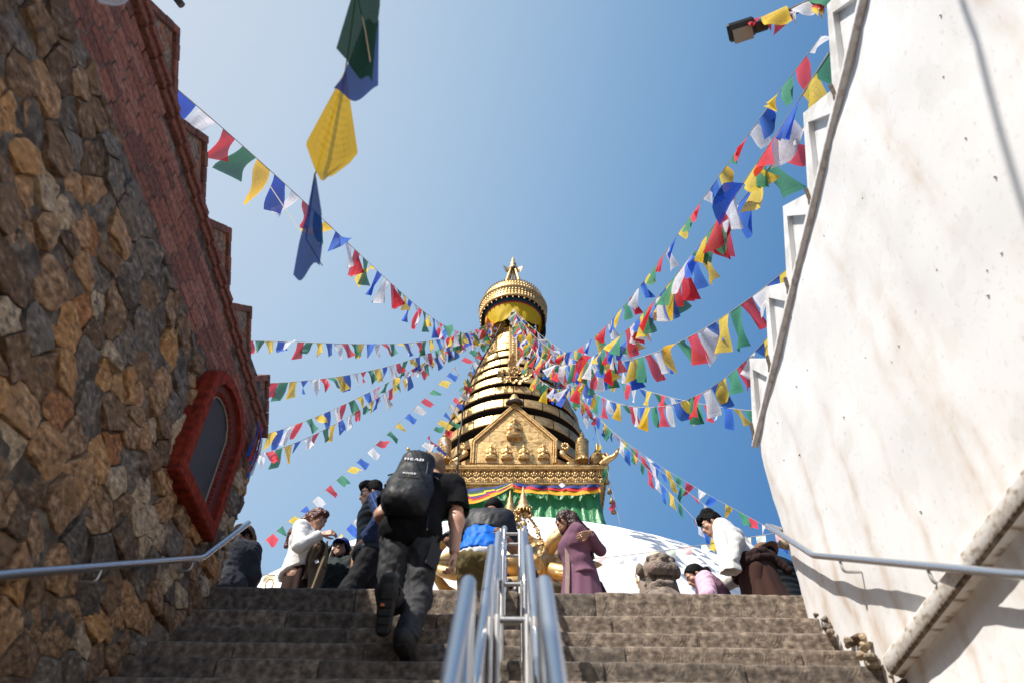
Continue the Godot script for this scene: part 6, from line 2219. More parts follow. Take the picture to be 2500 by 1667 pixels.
func people() -> void:
	M.eye_white = plain(0.6, 0.57, 0.53, 0.3)
	var fair := plain(0.50, 0.27, 0.175, 0.5)
	var tan_ := plain(0.40, 0.20, 0.115, 0.5)
	var brown_skin := plain(0.31, 0.15, 0.085, 0.5)
	for m in [fair, tan_, brown_skin]:
		m.subsurf_scatter_enabled = true
		m.subsurf_scatter_strength = 0.08
	var lip := plain(0.36, 0.10, 0.075, 0.45)
	var black_hair := plain(0.005, 0.0045, 0.005, 0.75)
	black_hair.metallic_specular = 0.25
	var black := plain(0.0075, 0.0075, 0.009, 0.9)
	black.metallic_specular = 0.25
	var p: Array
	var s: Dictionary
	var root: Node3D
	var b: MB

	# 1 climber with the rucksack
	p = person("person in black T-shirt and grey trousers climbing the steps, bare arms", Vector3(-0.62, 1.97, -4.45), {
		"h": 1.86, "yaw": 180.0, "lean": 17.0, "tip": -8.0, "pelvis": Vector3(-0.065, 0.965, -0.17), "head_pitch": 16.0, "head_yaw": 196.0,
		"hand_r": Vector3(0.235, 0.79, -0.22), "pole_r": Vector3(0.5, 0, 0.4), "palm_r": Vector3(-1, 0, 0.2),
		"hand_l": Vector3(-0.17, 1.02, -0.48), "pole_l": Vector3(-0.7, -0.3, 0.8),
		"foot_r": Vector3(0.0, 0.09, 0.03), "foot_l": Vector3(-0.105, 0.33, 0.20), "toe_l": Vector3(-0.01, -0.19, -0.05), "toe_r": Vector3(0.03, -0.045, -0.18),
	}, fair)
	root = p[0]; s = p[1]
	var tee := torso_bones(s, 0.022)
	tee.append([s.pelvis + s.up * 0.05 - s.left * 0.05, s.pelvis - s.up * 0.05 - s.left * 0.05, 0.125, 0.132, Vector3.ONE, 2])
	tee.append([s.pelvis + s.up * 0.05 + s.left * 0.05, s.pelvis - s.up * 0.05 + s.left * 0.05, 0.125, 0.132, Vector3.ONE, 2])
	for i in 2:
		tee.append_array(arm_bones(s, i, 0.022, 0.72, 0.026))
	part("t_shirt", sdf(tee, 0.013, 0.05, [], 0.007, 7.0), black, root)
	var tr := [[s.pelvis - s.left * 0.06, s.pelvis + s.left * 0.06, 0.122, 0.122]]
	for i in 2:
		tr.append_array([[s.hip[i], s.knee[i], 0.106, 0.083], [s.knee[i], s.knee[i].lerp(s.ankle[i], 0.92), 0.082, 0.070, Vector3.ONE, 2]])
	var trousers := plain(0.022, 0.022, 0.025, 0.8)
	part("trousers", sdf(tr, 0.012, 0.035, [], 0.013, 8.0), trousers, root)
	b = MB.new()
	var pk: Vector3 = s.hip[1].lerp(s.knee[1], 0.45) + Vector3(0.085, 0, 0.075)
	b.box(pk, Vector3(0.008, 0.17, 0.10), 0.003, Basis(Vector3.UP, -0.8) * Basis(Vector3.RIGHT, -0.2))
	part("thigh_pocket", b.mesh(), trousers, root)
	shoes(root, s, plain(0.014, 0.014, 0.013, 0.75), plain(0.010, 0.010, 0.010, 0.85))
	b = MB.new()
	b.box(s.ankle[0] + Vector3(-0.012, -0.115, 0.062), Vector3(0.022, 0.016, 0.006), 0.002)
	part("sole_badge", b.mesh(), plain(0.55, 0.13, 0.01, 0.6), root)
	hair(root, s, plain(0.17, 0.10, 0.055, 0.7), [], true, 0.003)
	rucksack(s)

	# 2 man bending over the rail
	p = person("person bent over the rail top in a black and blue jacket", Vector3(-0.26, TERRACE, -6.3), {
		"h": 1.74, "wide": 0.09, "yaw": 172.0, "lean": 16.0, "tip": -6.0, "pelvis": Vector3(-0.02, 0.86, 0.02), "head_pitch": 32.0, "head_yaw": 160.0,
		"hand_r": Vector3(0.20, 1.00, 0.10), "pole_r": Vector3(0.3, -1, -0.2), "hand_l": Vector3(-0.16, 0.95, -0.25), "pole_l": Vector3(-1, 0, 0.4),
	}, brown_skin)
	root = p[0]; s = p[1]
	var jk := torso_bones(s, 0.034)
	for i in 2:
		jk.append_array(arm_bones(s, i, 0.018, 1.92))
	var split: Vector3 = s.pelvis + s.up * 0.245
	part("jacket_top", sdf(jk, 0.014, 0.06, [[split, -s.up]], 0.008, 6.0), plain(0.010, 0.010, 0.012, 0.6), root)
	part("jacket_blue", sdf(torso_bones(s, 0.04), 0.013, 0.05, [[split - s.up * 0.001, s.up], [s.pelvis - s.up * 0.035, -s.up]], 0.014, 6.5), cloth_mat(0.008, 0.15, 0.66, 0.55), root)
	part("white_hem", sdf(torso_bones(s, 0.036), 0.011, 0.05, [[s.pelvis - s.up * 0.036, s.up], [s.pelvis - s.up * 0.085, -s.up]], 0.006, 7.0), cloth_mat(0.70, 0.72, 0.73), root)
	var collar := [[s.neck - s.up * 0.03, s.neck + s.up * 0.035, 0.082, 0.075, Vector3.ONE, 2]]
	part("collar", sdf(collar, 0.010, 0.02, [], 0.004, 9.0), black, root)
	tr = [[s.pelvis - s.left * 0.06 - s.up * 0.06, s.pelvis + s.left * 0.06 - s.up * 0.06, 0.135, 0.135]]
	for i in 2:
		tr.append([s.hip[i], s.knee[i] + Vector3(0, -0.02, 0), 0.118, 0.115, Vector3.ONE, 2])
	part("shorts", sdf(tr, 0.014, 0.06, [[s.pelvis - s.up * 0.06, s.up]], 0.016, 7.0), cloth_mat(0.135, 0.105, 0.045), root)
	hair(root, s, black_hair, [], true, 0.003)
	shoes(root, s, plain(0.05, 0.05, 0.05), M.black)

	# 3 woman in mauve
	p = person("person in a long mauve dress and dark sunglasses with loose brown hair, walking", Vector3(0.62, TERRACE, -6.74), {
		"h": 1.63, "yaw": -72.0, "lean": 9.0, "wide": 0.097, "pelvis": Vector3(0.03, 0.865, 0), "head_pitch": 12.0, "head_yaw": -62.0, "head_roll": -6.0,
		"hand_l": Vector3(0.11, 1.235, 0.25), "elbow_l": Vector3(0.23, 1.18, 0.03), "slim": true, "arm": 0.8, "hand_dir_l": Vector3(-0.65, -0.55, 0.45), "palm_l": Vector3(-0.5, 0.2, -0.8),
		"hand_r": Vector3(-0.12, 0.85, -0.22), "foot_l": Vector3(-0.2, 0.08, 0.06), "foot_r": Vector3(0.22, 0.1, -0.05),
	}, tan_)
	root = p[0]; s = p[1]
	var mauve := cloth_mat(0.185, 0.088, 0.130)
	var dr := torso_bones(s, 0.016)
	for i in 2:
		dr.append_array(arm_bones(s, i, 0.010, 1.93, 0.006))
	part("dress_top", sdf(dr, 0.013, 0.05, [[s.pelvis + s.up * 0.03, -s.up]], 0.005, 7.0), mauve, root)
	var c: Vector3 = s.pelvis
	part("dress_skirt", loft([[c + Vector3(-0.01, 0.22, 0), 0.135, 0.115, 0.3], [c + Vector3(-0.005, 0.12, 0), 0.165, 0.14, 0.3], [c + Vector3(0, 0.02, 0), 0.178, 0.15, 0.3], [c + Vector3(0, -0.12, 0), 0.20, 0.165, 0.3], [c + Vector3(-0.015, -0.30, 0), 0.225, 0.19, 0.3], [c + Vector3(-0.04, -0.55, 0), 0.27, 0.23, 0.3]], 64, 0.011, 9.0), mauve, root)
	part("trousers", loft([[c + Vector3(0.10, 0.0, -0.04), 0.10, 0.09, 0.0], [c + Vector3(0.16, -0.25, -0.05), 0.14, 0.09, 0.0], [c + Vector3(0.24, -0.62, -0.06), 0.18, 0.10, 0.0]], 36, 0.006, 8.0), cloth_mat(0.020, 0.014, 0.018), root)
	b = MB.new()
	var pl := PackedVector3Array()
	for r in 14:
		var v := r / 13.0
		var y := lerpf(0.42, -0.5, v)
		for q in 3:
			pl.append(c + Vector3(-0.125 - 0.02 * v - maxf(0.0, v - 0.4) * 0.06 + (q - 1) * 0.02, y, 0.125 + maxf(0.0, v - 0.2) * 0.12))
	b.grid(14, 3, pl, PackedVector3Array([c]))
	part("placket", b.mesh(), mottled([[0.35, lin(0.16, 0.07, 0.06)], [0.5, lin(0.45, 0.36, 0.28)], [0.65, lin(0.30, 0.16, 0.17)]], 0.09, 120, Vector3(0.3, 0.3, 0.3), 0.8), root)
	var auburn := plain(0.040, 0.014, 0.010, 0.5)
	hair(root, s, auburn, [[Vector3(-0.05, 0.04, -0.06), Vector3(-0.075, -0.16, -0.07), 0.06, 0.065], [Vector3(0.05, 0.04, -0.06), Vector3(0.095, -0.18, -0.04), 0.06, 0.07], [Vector3(0.0, 0.03, -0.08), Vector3(0.03, -0.18, -0.19), 0.075, 0.095], [Vector3(0.08, 0.0, -0.04), Vector3(0.135, -0.2, -0.05), 0.055, 0.06], [Vector3(0.135, -0.18, -0.05), Vector3(0.13, -0.36, 0.04), 0.055, 0.03], [Vector3(0.03, -0.16, -0.19), Vector3(0.02, -0.36, -0.20), 0.09, 0.05], [Vector3(-0.07, 0.07, 0.02), Vector3(-0.088, -0.06, -0.01), 0.03, 0.03], [Vector3(0.07, 0.07, 0.02), Vector3(0.088, -0.06, -0.01), 0.03, 0.03]], false, 0.008)
	face(root, s, plain(0.42, 0.05, 0.05, 0.4), auburn)
	sunglasses(root, s, 0.024)
	b = MB.new()
	b.lathe([[0.0102, -0.003], [0.0125, 0.0], [0.0102, 0.003]], 10, s.wrist[0] + Vector3(-0.65, -0.55, 0.45).normalized() * 0.125 + Vector3(0.0, 0.0, 0.005), Basis(Vector3.BACK, -0.8))
	part("ring", b.mesh(), plain(0.7, 0.62, 0.4, 0.2, 1.0), root)

	# 4 man in the white shirt
	p = person("person in a white shirt, brown wool robe tied round the waist, leaning forward", Vector3(2.24, TERRACE, -6.7), {
		"h": 1.74, "slim": true, "yaw": -112.0, "lean": 25.0, "pelvis": Vector3(0.05, 0.92, 0.02), "head_pitch": 24.0, "head_yaw": -100.0,
		"hand_l": Vector3(-0.235, 0.87, 0.22), "no_hand_l": true, "elbow_l": Vector3(-0.13, 1.16, 0.17), "foot_l": Vector3(0.08, 0.08, 0.1), "foot_r": Vector3(0.14, 0.08, -0.08), "hand_r": Vector3(-0.25, 0.95, -0.3),
	}, fair)
	root = p[0]; s = p[1]
	var white := cloth_mat(0.76, 0.735, 0.68)
	var sh := torso_bones(s, 0.014)
	sh.append_array(arm_bones(s, 1, 0.03, 1.95))
	sh.append_array(arm_bones(s, 0, 0.02, 1.9))
	part("shirt", sdf(sh, 0.013, 0.06, [[s.pelvis + s.up * 0.06, -s.up]], 0.009, 6.0), white, root)
	var sl: Vector3 = s.sh[0]
	var wr := Vector3(-0.245, 0.86, 0.20)
	part("long_sleeve", loft([[sl + Vector3(0.03, 0.055, -0.02), 0.045, 0.05, 0.0], [sl + Vector3(0.0, 0.01, 0.0), 0.075, 0.075, 0.0], [sl.lerp(wr, 0.22) + Vector3(-0.02, 0, 0.0), 0.078, 0.08, 0.0], [sl.lerp(wr, 0.5) + Vector3(-0.015, 0, 0), 0.073, 0.07, 0.0], [sl.lerp(wr, 0.78), 0.080, 0.07, 0.0], [wr, 0.098, 0.075, 0.0], [wr + Vector3(0, -0.03, 0), 0.095, 0.073, 0.0]], 40, 0.007, 6.0), white, root)
	var wool := cloth_mat(0.058, 0.028, 0.021, 0.95)
	c = s.pelvis
	part("robe_skirt", loft([[c + Vector3(-0.03, 0.17, -0.02), 0.165, 0.15, 0.0], [c + Vector3(0, 0.04, 0), 0.185, 0.17, 0.0], [c + Vector3(0.01, -0.14, 0), 0.19, 0.18, 0.0], [c + Vector3(0.035, -0.34, 0), 0.225, 0.20, 0.0], [c + Vector3(0.055, -0.44, 0), 0.25, 0.22, 0.0]], 56, 0.012, 7.0), wool, root)
	var wrapb := []
	for k in 12:
		var g := TAU * k / 12.0
		var g2 := TAU * (k + 1) / 12.0
		var ya := 0.10 + 0.05 * sin(g * 1.0 + 0.6)
		var yb := 0.10 + 0.05 * sin(g2 + 0.6)
		wrapb.append([c + Vector3(sin(g) * 0.175 - 0.02, ya, cos(g) * 0.16), c + Vector3(sin(g2) * 0.175 - 0.02, yb, cos(g2) * 0.16), 0.034, 0.034])
		wrapb.append([c + Vector3(sin(g) * 0.19 - 0.01, ya - 0.065, cos(g) * 0.175), c + Vector3(sin(g2) * 0.19 - 0.01, yb - 0.065, cos(g2) * 0.175), 0.032, 0.032])
	wrapb.append([c + Vector3(0.14, 0.12, 0.10), c + Vector3(0.26, -0.03, 0.10), 0.045, 0.04])
	part("tied_sleeves", sdf(wrapb, 0.012, 0.025, [], 0.009, 10.0), cloth_mat(0.030, 0.016, 0.014, 0.95), root)
	part("trousers", sdf(leg_bones(s, 0, 0.02) + leg_bones(s, 1, 0.02), 0.018, 0.05), wool, root)
	hair(root, s, black_hair, [ball(Vector3(0, 0.10, 0.045), 0.05), ball(Vector3(0.03, 0.09, 0.07), 0.032), ball(Vector3(-0.03, 0.085, 0.075), 0.03), ball(Vector3(0, 0.11, -0.03), 0.075)], true, 0.007)
	face(root, s, lip, black_hair)
	shoes(root, s, M.black, M.black)

	# 5 man with the felt hat
	p = person("person in brown felt hat, blue sleeves and black padded vest, from behind", Vector3(2.80, TERRACE, -7.38), {
		"h": 1.75, "yaw": -150.0, "lean": 10.0, "head_yaw": -135.0, "head_pitch": 20.0, "hand_l": Vector3(-0.33, 0.98, -0.1), "pole_l": Vector3(0.2, 0, 1),
	}, brown_skin)
	root = p[0]; s = p[1]
	part("vest", quilted(sdf(torso_bones(s, 0.062, 0.12), 0.014, 0.06), 0.075, 0.016), cloth_mat(0.009, 0.011, 0.011, 0.5), root)
	for i in 2:
		part("denim_sleeve", sdf(arm_bones(s, i, 0.035, 1.9), 0.013, 0.03, [], 0.012, 8.0), cloth_mat(0.035, 0.14, 0.26), root)
	hat(root, s, plain(0.165, 0.085, 0.045, 0.9))
	hair(root, s, black_hair)
	part("trousers", sdf(leg_bones(s, 0, 0.03) + leg_bones(s, 1, 0.03), 0.018, 0.05), black, root)
	shoes(root, s, M.black, M.black)

	# 6 crouching woman
	p = person("person crouching in lilac with black hair tied in a bun, beside the white-shirted man", Vector3(1.99, TERRACE, -6.85), {
		"h": 1.58, "slim": true, "yaw": -110.0, "lean": 20.0, "pelvis": Vector3(0.02, 0.47, 0), "head_pitch": 34.0, "head_yaw": -95.0, "hand_l": Vector3(-0.35, 0.45, 0.25), "hand_r": Vector3(-0.4, 0.45, -0.1),
		"foot_l": Vector3(-0.12, 0.07, 0.12), "foot_r": Vector3(-0.12, 0.07, -0.12),
	}, fair)
	root = p[0]; s = p[1]
	var lil := torso_bones(s, 0.03)
	part("dress", sdf(lil + arm_bones(s, 1, 0.03, 1.9), 0.014, 0.05, [], 0.012, 7.0), cloth_mat(0.20, 0.105, 0.155), root)
	part("pink_sleeve", sdf(arm_bones(s, 0, 0.034, 1.9), 0.013, 0.03, [], 0.009, 8.0), cloth_mat(0.62, 0.40, 0.52), root)
	part("skirt", loft([[s.pelvis + Vector3(0, 0.05, 0), 0.17, 0.16, 0.0], [s.pelvis + Vector3(-0.08, -0.2, 0), 0.28, 0.24, 0.0], [s.pelvis + Vector3(-0.1, -0.42, 0), 0.3, 0.26, 0.0]], 32, 0.01, 7.0), cloth_mat(0.20, 0.105, 0.155), root)
	hair(root, s, black_hair, [ball(Vector3(0, -0.02, -0.13), 0.05), [Vector3(0, -0.03, -0.11), Vector3(0.01, -0.12, -0.13), 0.04, 0.03]], true, 0.004)
	face(root, s, lip, black_hair)
	b = MB.new()
	for k in 6:
		leaf(b, Vector3(0.02, 0.01, -0.10), Vector3(sin(k), cos(k), -0.3).normalized(), Vector3(1, 0, -0.5).normalized(), 0.045, 0.02)
	part("hair_clip", b.mesh(), plain(0.6, 0.45, 0.5, 0.3), root, s.head)

	# 7 woman in the white sweater
	p = person("person in a white sweater and brown trousers with curly auburn hair in a clip", Vector3(-1.985, TERRACE, -6.7), {
		"h": 1.64, "slim": true, "arm": 0.85, "yaw": 72.0, "lean": 3.0, "wide": 0.098, "pelvis": Vector3(-0.02, 0.87, 0), "head_pitch": 22.0, "head_yaw": 70.0,
		"hand_r": Vector3(0.185, 1.215, 0.22), "pole_r": Vector3(-0.4, -1, 0.3), "hand_dir_r": Vector3(1, 0.12, 0.1), "palm_r": Vector3(0, -0.3, -1),
		"hand_l": Vector3(0.12, 1.10, 0.02), "pole_l": Vector3(-0.3, -1, -0.3),
	}, fair)
	root = p[0]; s = p[1]
	var knit := cloth_mat(0.74, 0.72, 0.695, 0.95)
	var sw := torso_bones(s, 0.012)
	for i in 2:
		sw.append_array(arm_bones(s, i, 0.012, 1.95, 0.004))
	sw.append([s.chest + Vector3(0, -0.05, 0), s.pelvis + Vector3(-0.035, -0.035, 0.02), 0.125, 0.13, Vector3(1, 1, 1.1), 2])
	part("sweater", sdf(sw, 0.013, 0.05, [[s.pelvis + Vector3(0.02, 0.075, 0), Vector3(0.55, -1, 0)]], 0.007, 7.0), knit, root)
	part("collar", sdf([[s.neck - s.up * 0.03, s.neck + s.up * 0.02, 0.072, 0.062, Vector3.ONE, 2]], 0.010, 0.02), knit, root)
	c = s.pelvis
	part("trousers", loft([[c + Vector3(0, 0.12, 0), 0.11, 0.12, 0.2], [c + Vector3(0.0, 0.0, 0), 0.135, 0.14, 0.2], [c + Vector3(0.005, -0.2, 0), 0.145, 0.15, 0.2], [c + Vector3(0, -0.5, 0), 0.16, 0.16, 0.2], [c + Vector3(0, -0.78, 0), 0.165, 0.16, 0.2]], 64, 0.028, 5.0), cloth_mat(0.030, 0.013, 0.010), root)
	var rust := plain(0.095, 0.026, 0.014, 0.5)
	hair(root, s, rust, [[Vector3(0, 0.03, -0.09), Vector3(0.0, -0.08, -0.15), 0.06, 0.055], [Vector3(0.0, -0.08, -0.15), Vector3(-0.01, -0.2, -0.19), 0.05, 0.05], [Vector3(-0.01, -0.18, -0.19), Vector3(-0.01, -0.34, -0.19), 0.048, 0.02], [Vector3(-0.06, 0.06, 0.05), Vector3(-0.075, -0.0, 0.02), 0.03, 0.015], ball(Vector3(0.0, 0.085, 0.06), 0.04)], true, 0.010)
	face(root, s, lip, rust)
	b = MB.new()
	for k in 5:
		leaf(b, Vector3(-0.045, 0.035, -0.075), Vector3(0.1, cos(k * 1.25), sin(k * 1.25)).normalized(), Vector3(-1, 0, -0.5).normalized(), 0.055, 0.028)
	part("hair_clip", b.mesh(), plain(0.75, 0.40, 0.08, 0.4), root, s.head)
	var coat := thing("khaki_coat", "khaki jacket with dark lining hanging folded over the arm of the white sweater", "coat", Vector3(-1.80, 4.02, -6.58))
	for q in [[0.0, 0.0, Vector3(-0.07, 0.02, 0.0), Vector3(0.06, 0.04, 0.02), 0.52, lin(0.20, 0.145, 0.088)], [1.0, -0.05, Vector3(-0.10, -0.01, -0.03), Vector3(0.0, 0.03, 0.03), 0.36, lin(0.155, 0.11, 0.07)], [2.0, 0.04, Vector3(0.0, 0.04, 0.04), Vector3(0.08, 0.02, -0.02), 0.30, lin(0.018, 0.014, 0.012)]]:
		var m := plain(0.2, 0.14, 0.09, 0.9)
		m.albedo_color = q[5]
		var rows := []
		for k in 6:
			var v := k / 5.0
			rows.append([q[2] + Vector3(q[1] * v - 0.02 * sin(v * 5.0 + q[0]), -q[4] * v, 0.03 * v), q[3] + Vector3(q[1] * v + 0.03 * sin(v * 4.0 + q[0]), -q[4] * v * (1.1 - 0.2 * q[0] / 2.0), 0.02 * sin(v * 3.0))])
		part("cloth", drape(rows, 8.0, 0.06, Vector3(0, 0, 1)), m, coat)
	b = MB.new()
	b.box(Vector3(0.0, -0.20, 0.075), Vector3(0.035, 0.032, 0.004), 0.0, Basis(Vector3.BACK, 0.5))
	part("tag", b.mesh(), plain(0.7, 0.7, 0.72), coat)

	# 8 woman in the blue cap
	p = person("person in a navy blue cap, mouth open and one hand raised, facing the stairs", Vector3(-1.74, TERRACE, -7.12), {
		"h": 1.54, "yaw": -12.0, "head_yaw": -4.0, "head_pitch": -4.0, "wide": 0.095,
		"hand_l": Vector3(0.175, 1.17, 0.16), "pole_l": Vector3(0.7, -1, 0), "hand_dir_l": Vector3(0.1, 1, 0.25), "palm_l": Vector3(-0.5, 0, 0.9),
	}, tan_)
	root = p[0]; s = p[1]
	var dk := torso_bones(s, 0.03, 0.1)
	for i in 2:
		dk.append_array(arm_bones(s, i, 0.024, 1.9))
	part("jacket", sdf(dk, 0.014, 0.05, [], 0.012, 8.0), cloth_mat(0.013, 0.022, 0.020, 0.7), root)
	hair(root, s, black_hair, [[Vector3(0.075, 0.0, -0.01), Vector3(0.085, -0.15, -0.02), 0.03, 0.028], [Vector3(-0.075, 0.0, -0.01), Vector3(-0.085, -0.15, -0.02), 0.03, 0.028]], false, 0.004)
	face(root, s, plain(0.33, 0.07, 0.06, 0.4), black_hair)
	b = MB.new()
	b.ball(Vector3(0, -0.058, 0.088), Vector3(0.013, 0.011, 0.008), 10)
	part("open_mouth", b.mesh(), plain(0.05, 0.012, 0.012, 0.5), root, s.head)
	var capm := cloth_mat(0.016, 0.030, 0.155)
	part("cap", sdf([ball(Vector3(0, 0.055, -0.01), 0.108, Vector3(1.1, 0.98, 0.95))], 0.007, 0.02, [[Vector3(0, 0.052, 0), Vector3(0, -1, 0.12)]]), capm, root, s.head)
	b = MB.new()
	var br := PackedVector3Array()
	for r in 5:
		var v := r / 4.0
		for q in 13:
			var g := PI * (q / 12.0 - 0.5)
			br.append(Vector3(sin(g) * 0.092, 0.055 - 0.02 * v + 0.012 * cos(g) - 0.014 * sin(g) * sin(g), 0.03 + cos(g) * (0.065 + 0.07 * v)))
	b.grid(5, 13, br)
	part("cap_peak", b.mesh(), capm, root, s.head)
	b = MB.new()
	b.ball(Vector3(0, 0.105, 0.092), Vector3(0.028, 0.014, 0.006), 10)
	part("cap_badge", b.mesh(), plain(0.55, 0.58, 0.75, 0.8), root, s.head)
	spectacles(root, s)
	part("skirt", sdf(leg_bones(s, 0, 0.03) + leg_bones(s, 1, 0.03), 0.018, 0.05), black, root)

	# 9 man with the striped sleeve
	p = person("person in sunglasses, grey vest, blue striped sleeve and black jeans, looking left", Vector3(-1.22, TERRACE, -6.42), {
		"h": 1.76, "yaw": -80.0, "lean": 4.0, "tip": 0.0, "pelvis": Vector3(-0.06, 0.93, 0), "head_yaw": -74.0, "head_pitch": 16.0,
		"hand_l": Vector3(-0.11, 1.0, 0.18), "pole_l": Vector3(0.8, 0, 0.7), "foot_l": Vector3(-0.16, 0.08, 0.12), "foot_r": Vector3(0.06, 0.08, -0.14),
	}, fair)
	root = p[0]; s = p[1]
	part("vest", quilted(sdf(torso_bones(s, 0.026, 0.02), 0.014, 0.06, [[s.pelvis + Vector3(0, -0.02, 0), Vector3.DOWN]]), 0.065, 0.010), cloth_mat(0.028, 0.032, 0.038, 0.5), root)
	var navy := cloth_mat(0.020, 0.036, 0.10)
	for i in 2:
		part("sleeve", sdf(arm_bones(s, i, 0.024, 1.99), 0.012, 0.03, [], 0.011, 9.0), navy, root)
	for k in 3:
		var path := []
		var off := Vector3(0.035 * (k - 1), 0.03 - 0.012 * absf(k - 1), 0.0)
		for j in 9:
			var u := j / 8.0
			var pt: Vector3 = s.sh[0].lerp(s.elbow[0], u)
			path.append(pt + (Vector3(0.25 * (k - 1), 0.2, 1.0).normalized()) * (0.033 * 1.76 + 0.024 - 0.008 * u + 0.004) + Vector3(0.022 * (k - 1), 0, 0))
		b = MB.new()
		b.tube(path, 0.006, 6)
		part("sleeve_stripe", b.mesh(), cloth_mat(0.045, 0.12, 0.33), root)
	tr = [[s.pelvis - s.left * 0.06, s.pelvis + s.left * 0.06, 0.125, 0.125]]
	for i in 2:
		tr.append_array(leg_bones(s, i, 0.022, 1.97, 0.02))
	part("jeans", sdf(tr, 0.014, 0.05, [[s.pelvis + Vector3(0, 0.03, 0), Vector3.UP]], 0.012, 7.0), cloth_mat(0.009, 0.009, 0.011, 0.8), root)
	hair(root, s, black_hair, [ball(Vector3(0, 0.10, 0.03), 0.062), ball(Vector3(0, 0.10, -0.06), 0.065), ball(Vector3(0, 0.115, 0.055), 0.03)], true, 0.006)
	face(root, s, lip, black_hair)
	sunglasses(root, s, 0.021)
	shoes(root, s, M.black, M.black)

	# 10 man at the corner of the stone wall
	p = person("person in dark navy jacket and beige cap at the end of the stone wall", Vector3(-2.76, TERRACE, -6.94), {
		"h": 1.74, "yaw": 205.0, "lean": 10.0, "head_pitch": 34.0, "head_yaw": 150.0, "hand_l": Vector3(-0.11, 1.04, 0.16), "pole_l": Vector3(-0.6, 0, 1), "palm_l": Vector3(1, 0, 0.2),
	}, brown_skin)
	root = p[0]; s = p[1]
	jk = torso_bones(s, 0.030, 0.10)
	for i in 2:
		jk.append_array(arm_bones(s, i, 0.016, 1.9))
	part("jacket", sdf(jk, 0.014, 0.06, [], 0.012, 7.0), plain(0.0065, 0.008, 0.016, 0.8), root)
	part("collar", sdf([[s.neck - s.up * 0.03, s.neck + s.up * 0.03, 0.085, 0.08, Vector3.ONE, 2]], 0.012, 0.02), cloth_mat(0.010, 0.013, 0.024, 0.75), root)
	part("trousers", sdf(leg_bones(s, 0, 0.035) + leg_bones(s, 1, 0.035), 0.018, 0.05, [], 0.01, 7.0), black, root)
	hair(root, s, black_hair)
	part("cap", sdf([ball(Vector3(0, 0.052, -0.01), 0.108, Vector3(1.08, 1.05, 0.95))], 0.008, 0.02, [[Vector3(0, 0.035, 0), Vector3(0, -1, 0.1)]]), cloth_mat(0.02, 0.02, 0.024), root, s.head)
	b = MB.new()
	b.lathe([[0.09, 0.04], [0.14, 0.03], [0.145, 0.034], [0.09, 0.05]], 24)
	part("cap_brim", b.mesh(), cloth_mat(0.27, 0.22, 0.17), root, s.head)


func sunglasses(root: Node3D, s: Dictionary, r: float) -> void:
	for x in [-1.0, 1.0]:
		var b := MB.new()
		b.ball(Vector3(x * 0.033, 0.010, 0.093), Vector3(r, r * 0.85, 0.005), 14, Basis(Vector3.UP, x * 0.25))
		part("dark_lens", b.mesh(), plain(0.006, 0.006, 0.007, 0.12), root, s.head)
		b = MB.new()
		b.tube([Vector3(x * 0.054, 0.016, 0.085), Vector3(x * 0.078, 0.016, 0.03), Vector3(x * 0.082, 0.008, -0.012)], 0.002, 5)
		part("temple_arm", b.mesh(), plain(0.05, 0.045, 0.04, 0.3, 0.8), root, s.head)
	var b := MB.new()
	b.tube([Vector3(-0.014, 0.016, 0.096), Vector3(0, 0.020, 0.099), Vector3(0.014, 0.016, 0.096)], 0.002, 5)
	part("bridge", b.mesh(), plain(0.05, 0.045, 0.04, 0.3, 0.8), root, s.head)


func spectacles(root: Node3D, s: Dictionary) -> void:
	for x in [-1.0, 1.0]:
		var b := MB.new()
		var path := []
		for i in 13:
			var g := TAU * i / 12.0
			path.append(Vector3(x * 0.032 + cos(g) * 0.022, 0.010 + sin(g) * 0.017, 0.095 - absf(cos(g)) * 0.002))
		b.tube(path, 0.0022, 5, false)
		part("spectacle_rim", b.mesh(), plain(0.03, 0.02, 0.02, 0.3), root, s.head)


func hat(root: Node3D, s: Dictionary, m: Material) -> void:
	var b := MB.new()
	var pts := PackedVector3Array()
	var prof := [[0.0, 0.155], [0.045, 0.158], [0.072, 0.150], [0.084, 0.12], [0.094, 0.06], [0.098, 0.052], [0.13, 0.044], [0.165, 0.046], [0.168, 0.042], [0.13, 0.038], [0.09, 0.044]]
	for q in prof:
		for k in 36:
			var g := TAU * k / 36.0
			var dip := 0.018 * cos(g * 2.0) * clampf((q[0] - 0.095) / 0.07, 0.0, 1.0)
			pts.append(Vector3(sin(g) * q[0] * 0.93, q[1] + dip, cos(g) * q[0] * 1.08 - 0.008))
	b.grid(prof.size(), 36, pts, PackedVector3Array([Vector3(0, 0.07, 0)]), true)
	part("felt_hat", b.mesh(), m, root, s.head)
	b = MB.new()
	b.lathe([[0.096, 0.055], [0.0955, 0.078], [0.094, 0.08]], 30)
	part("hat_band", b.mesh(), plain(0.02, 0.012, 0.01), root, s.head)


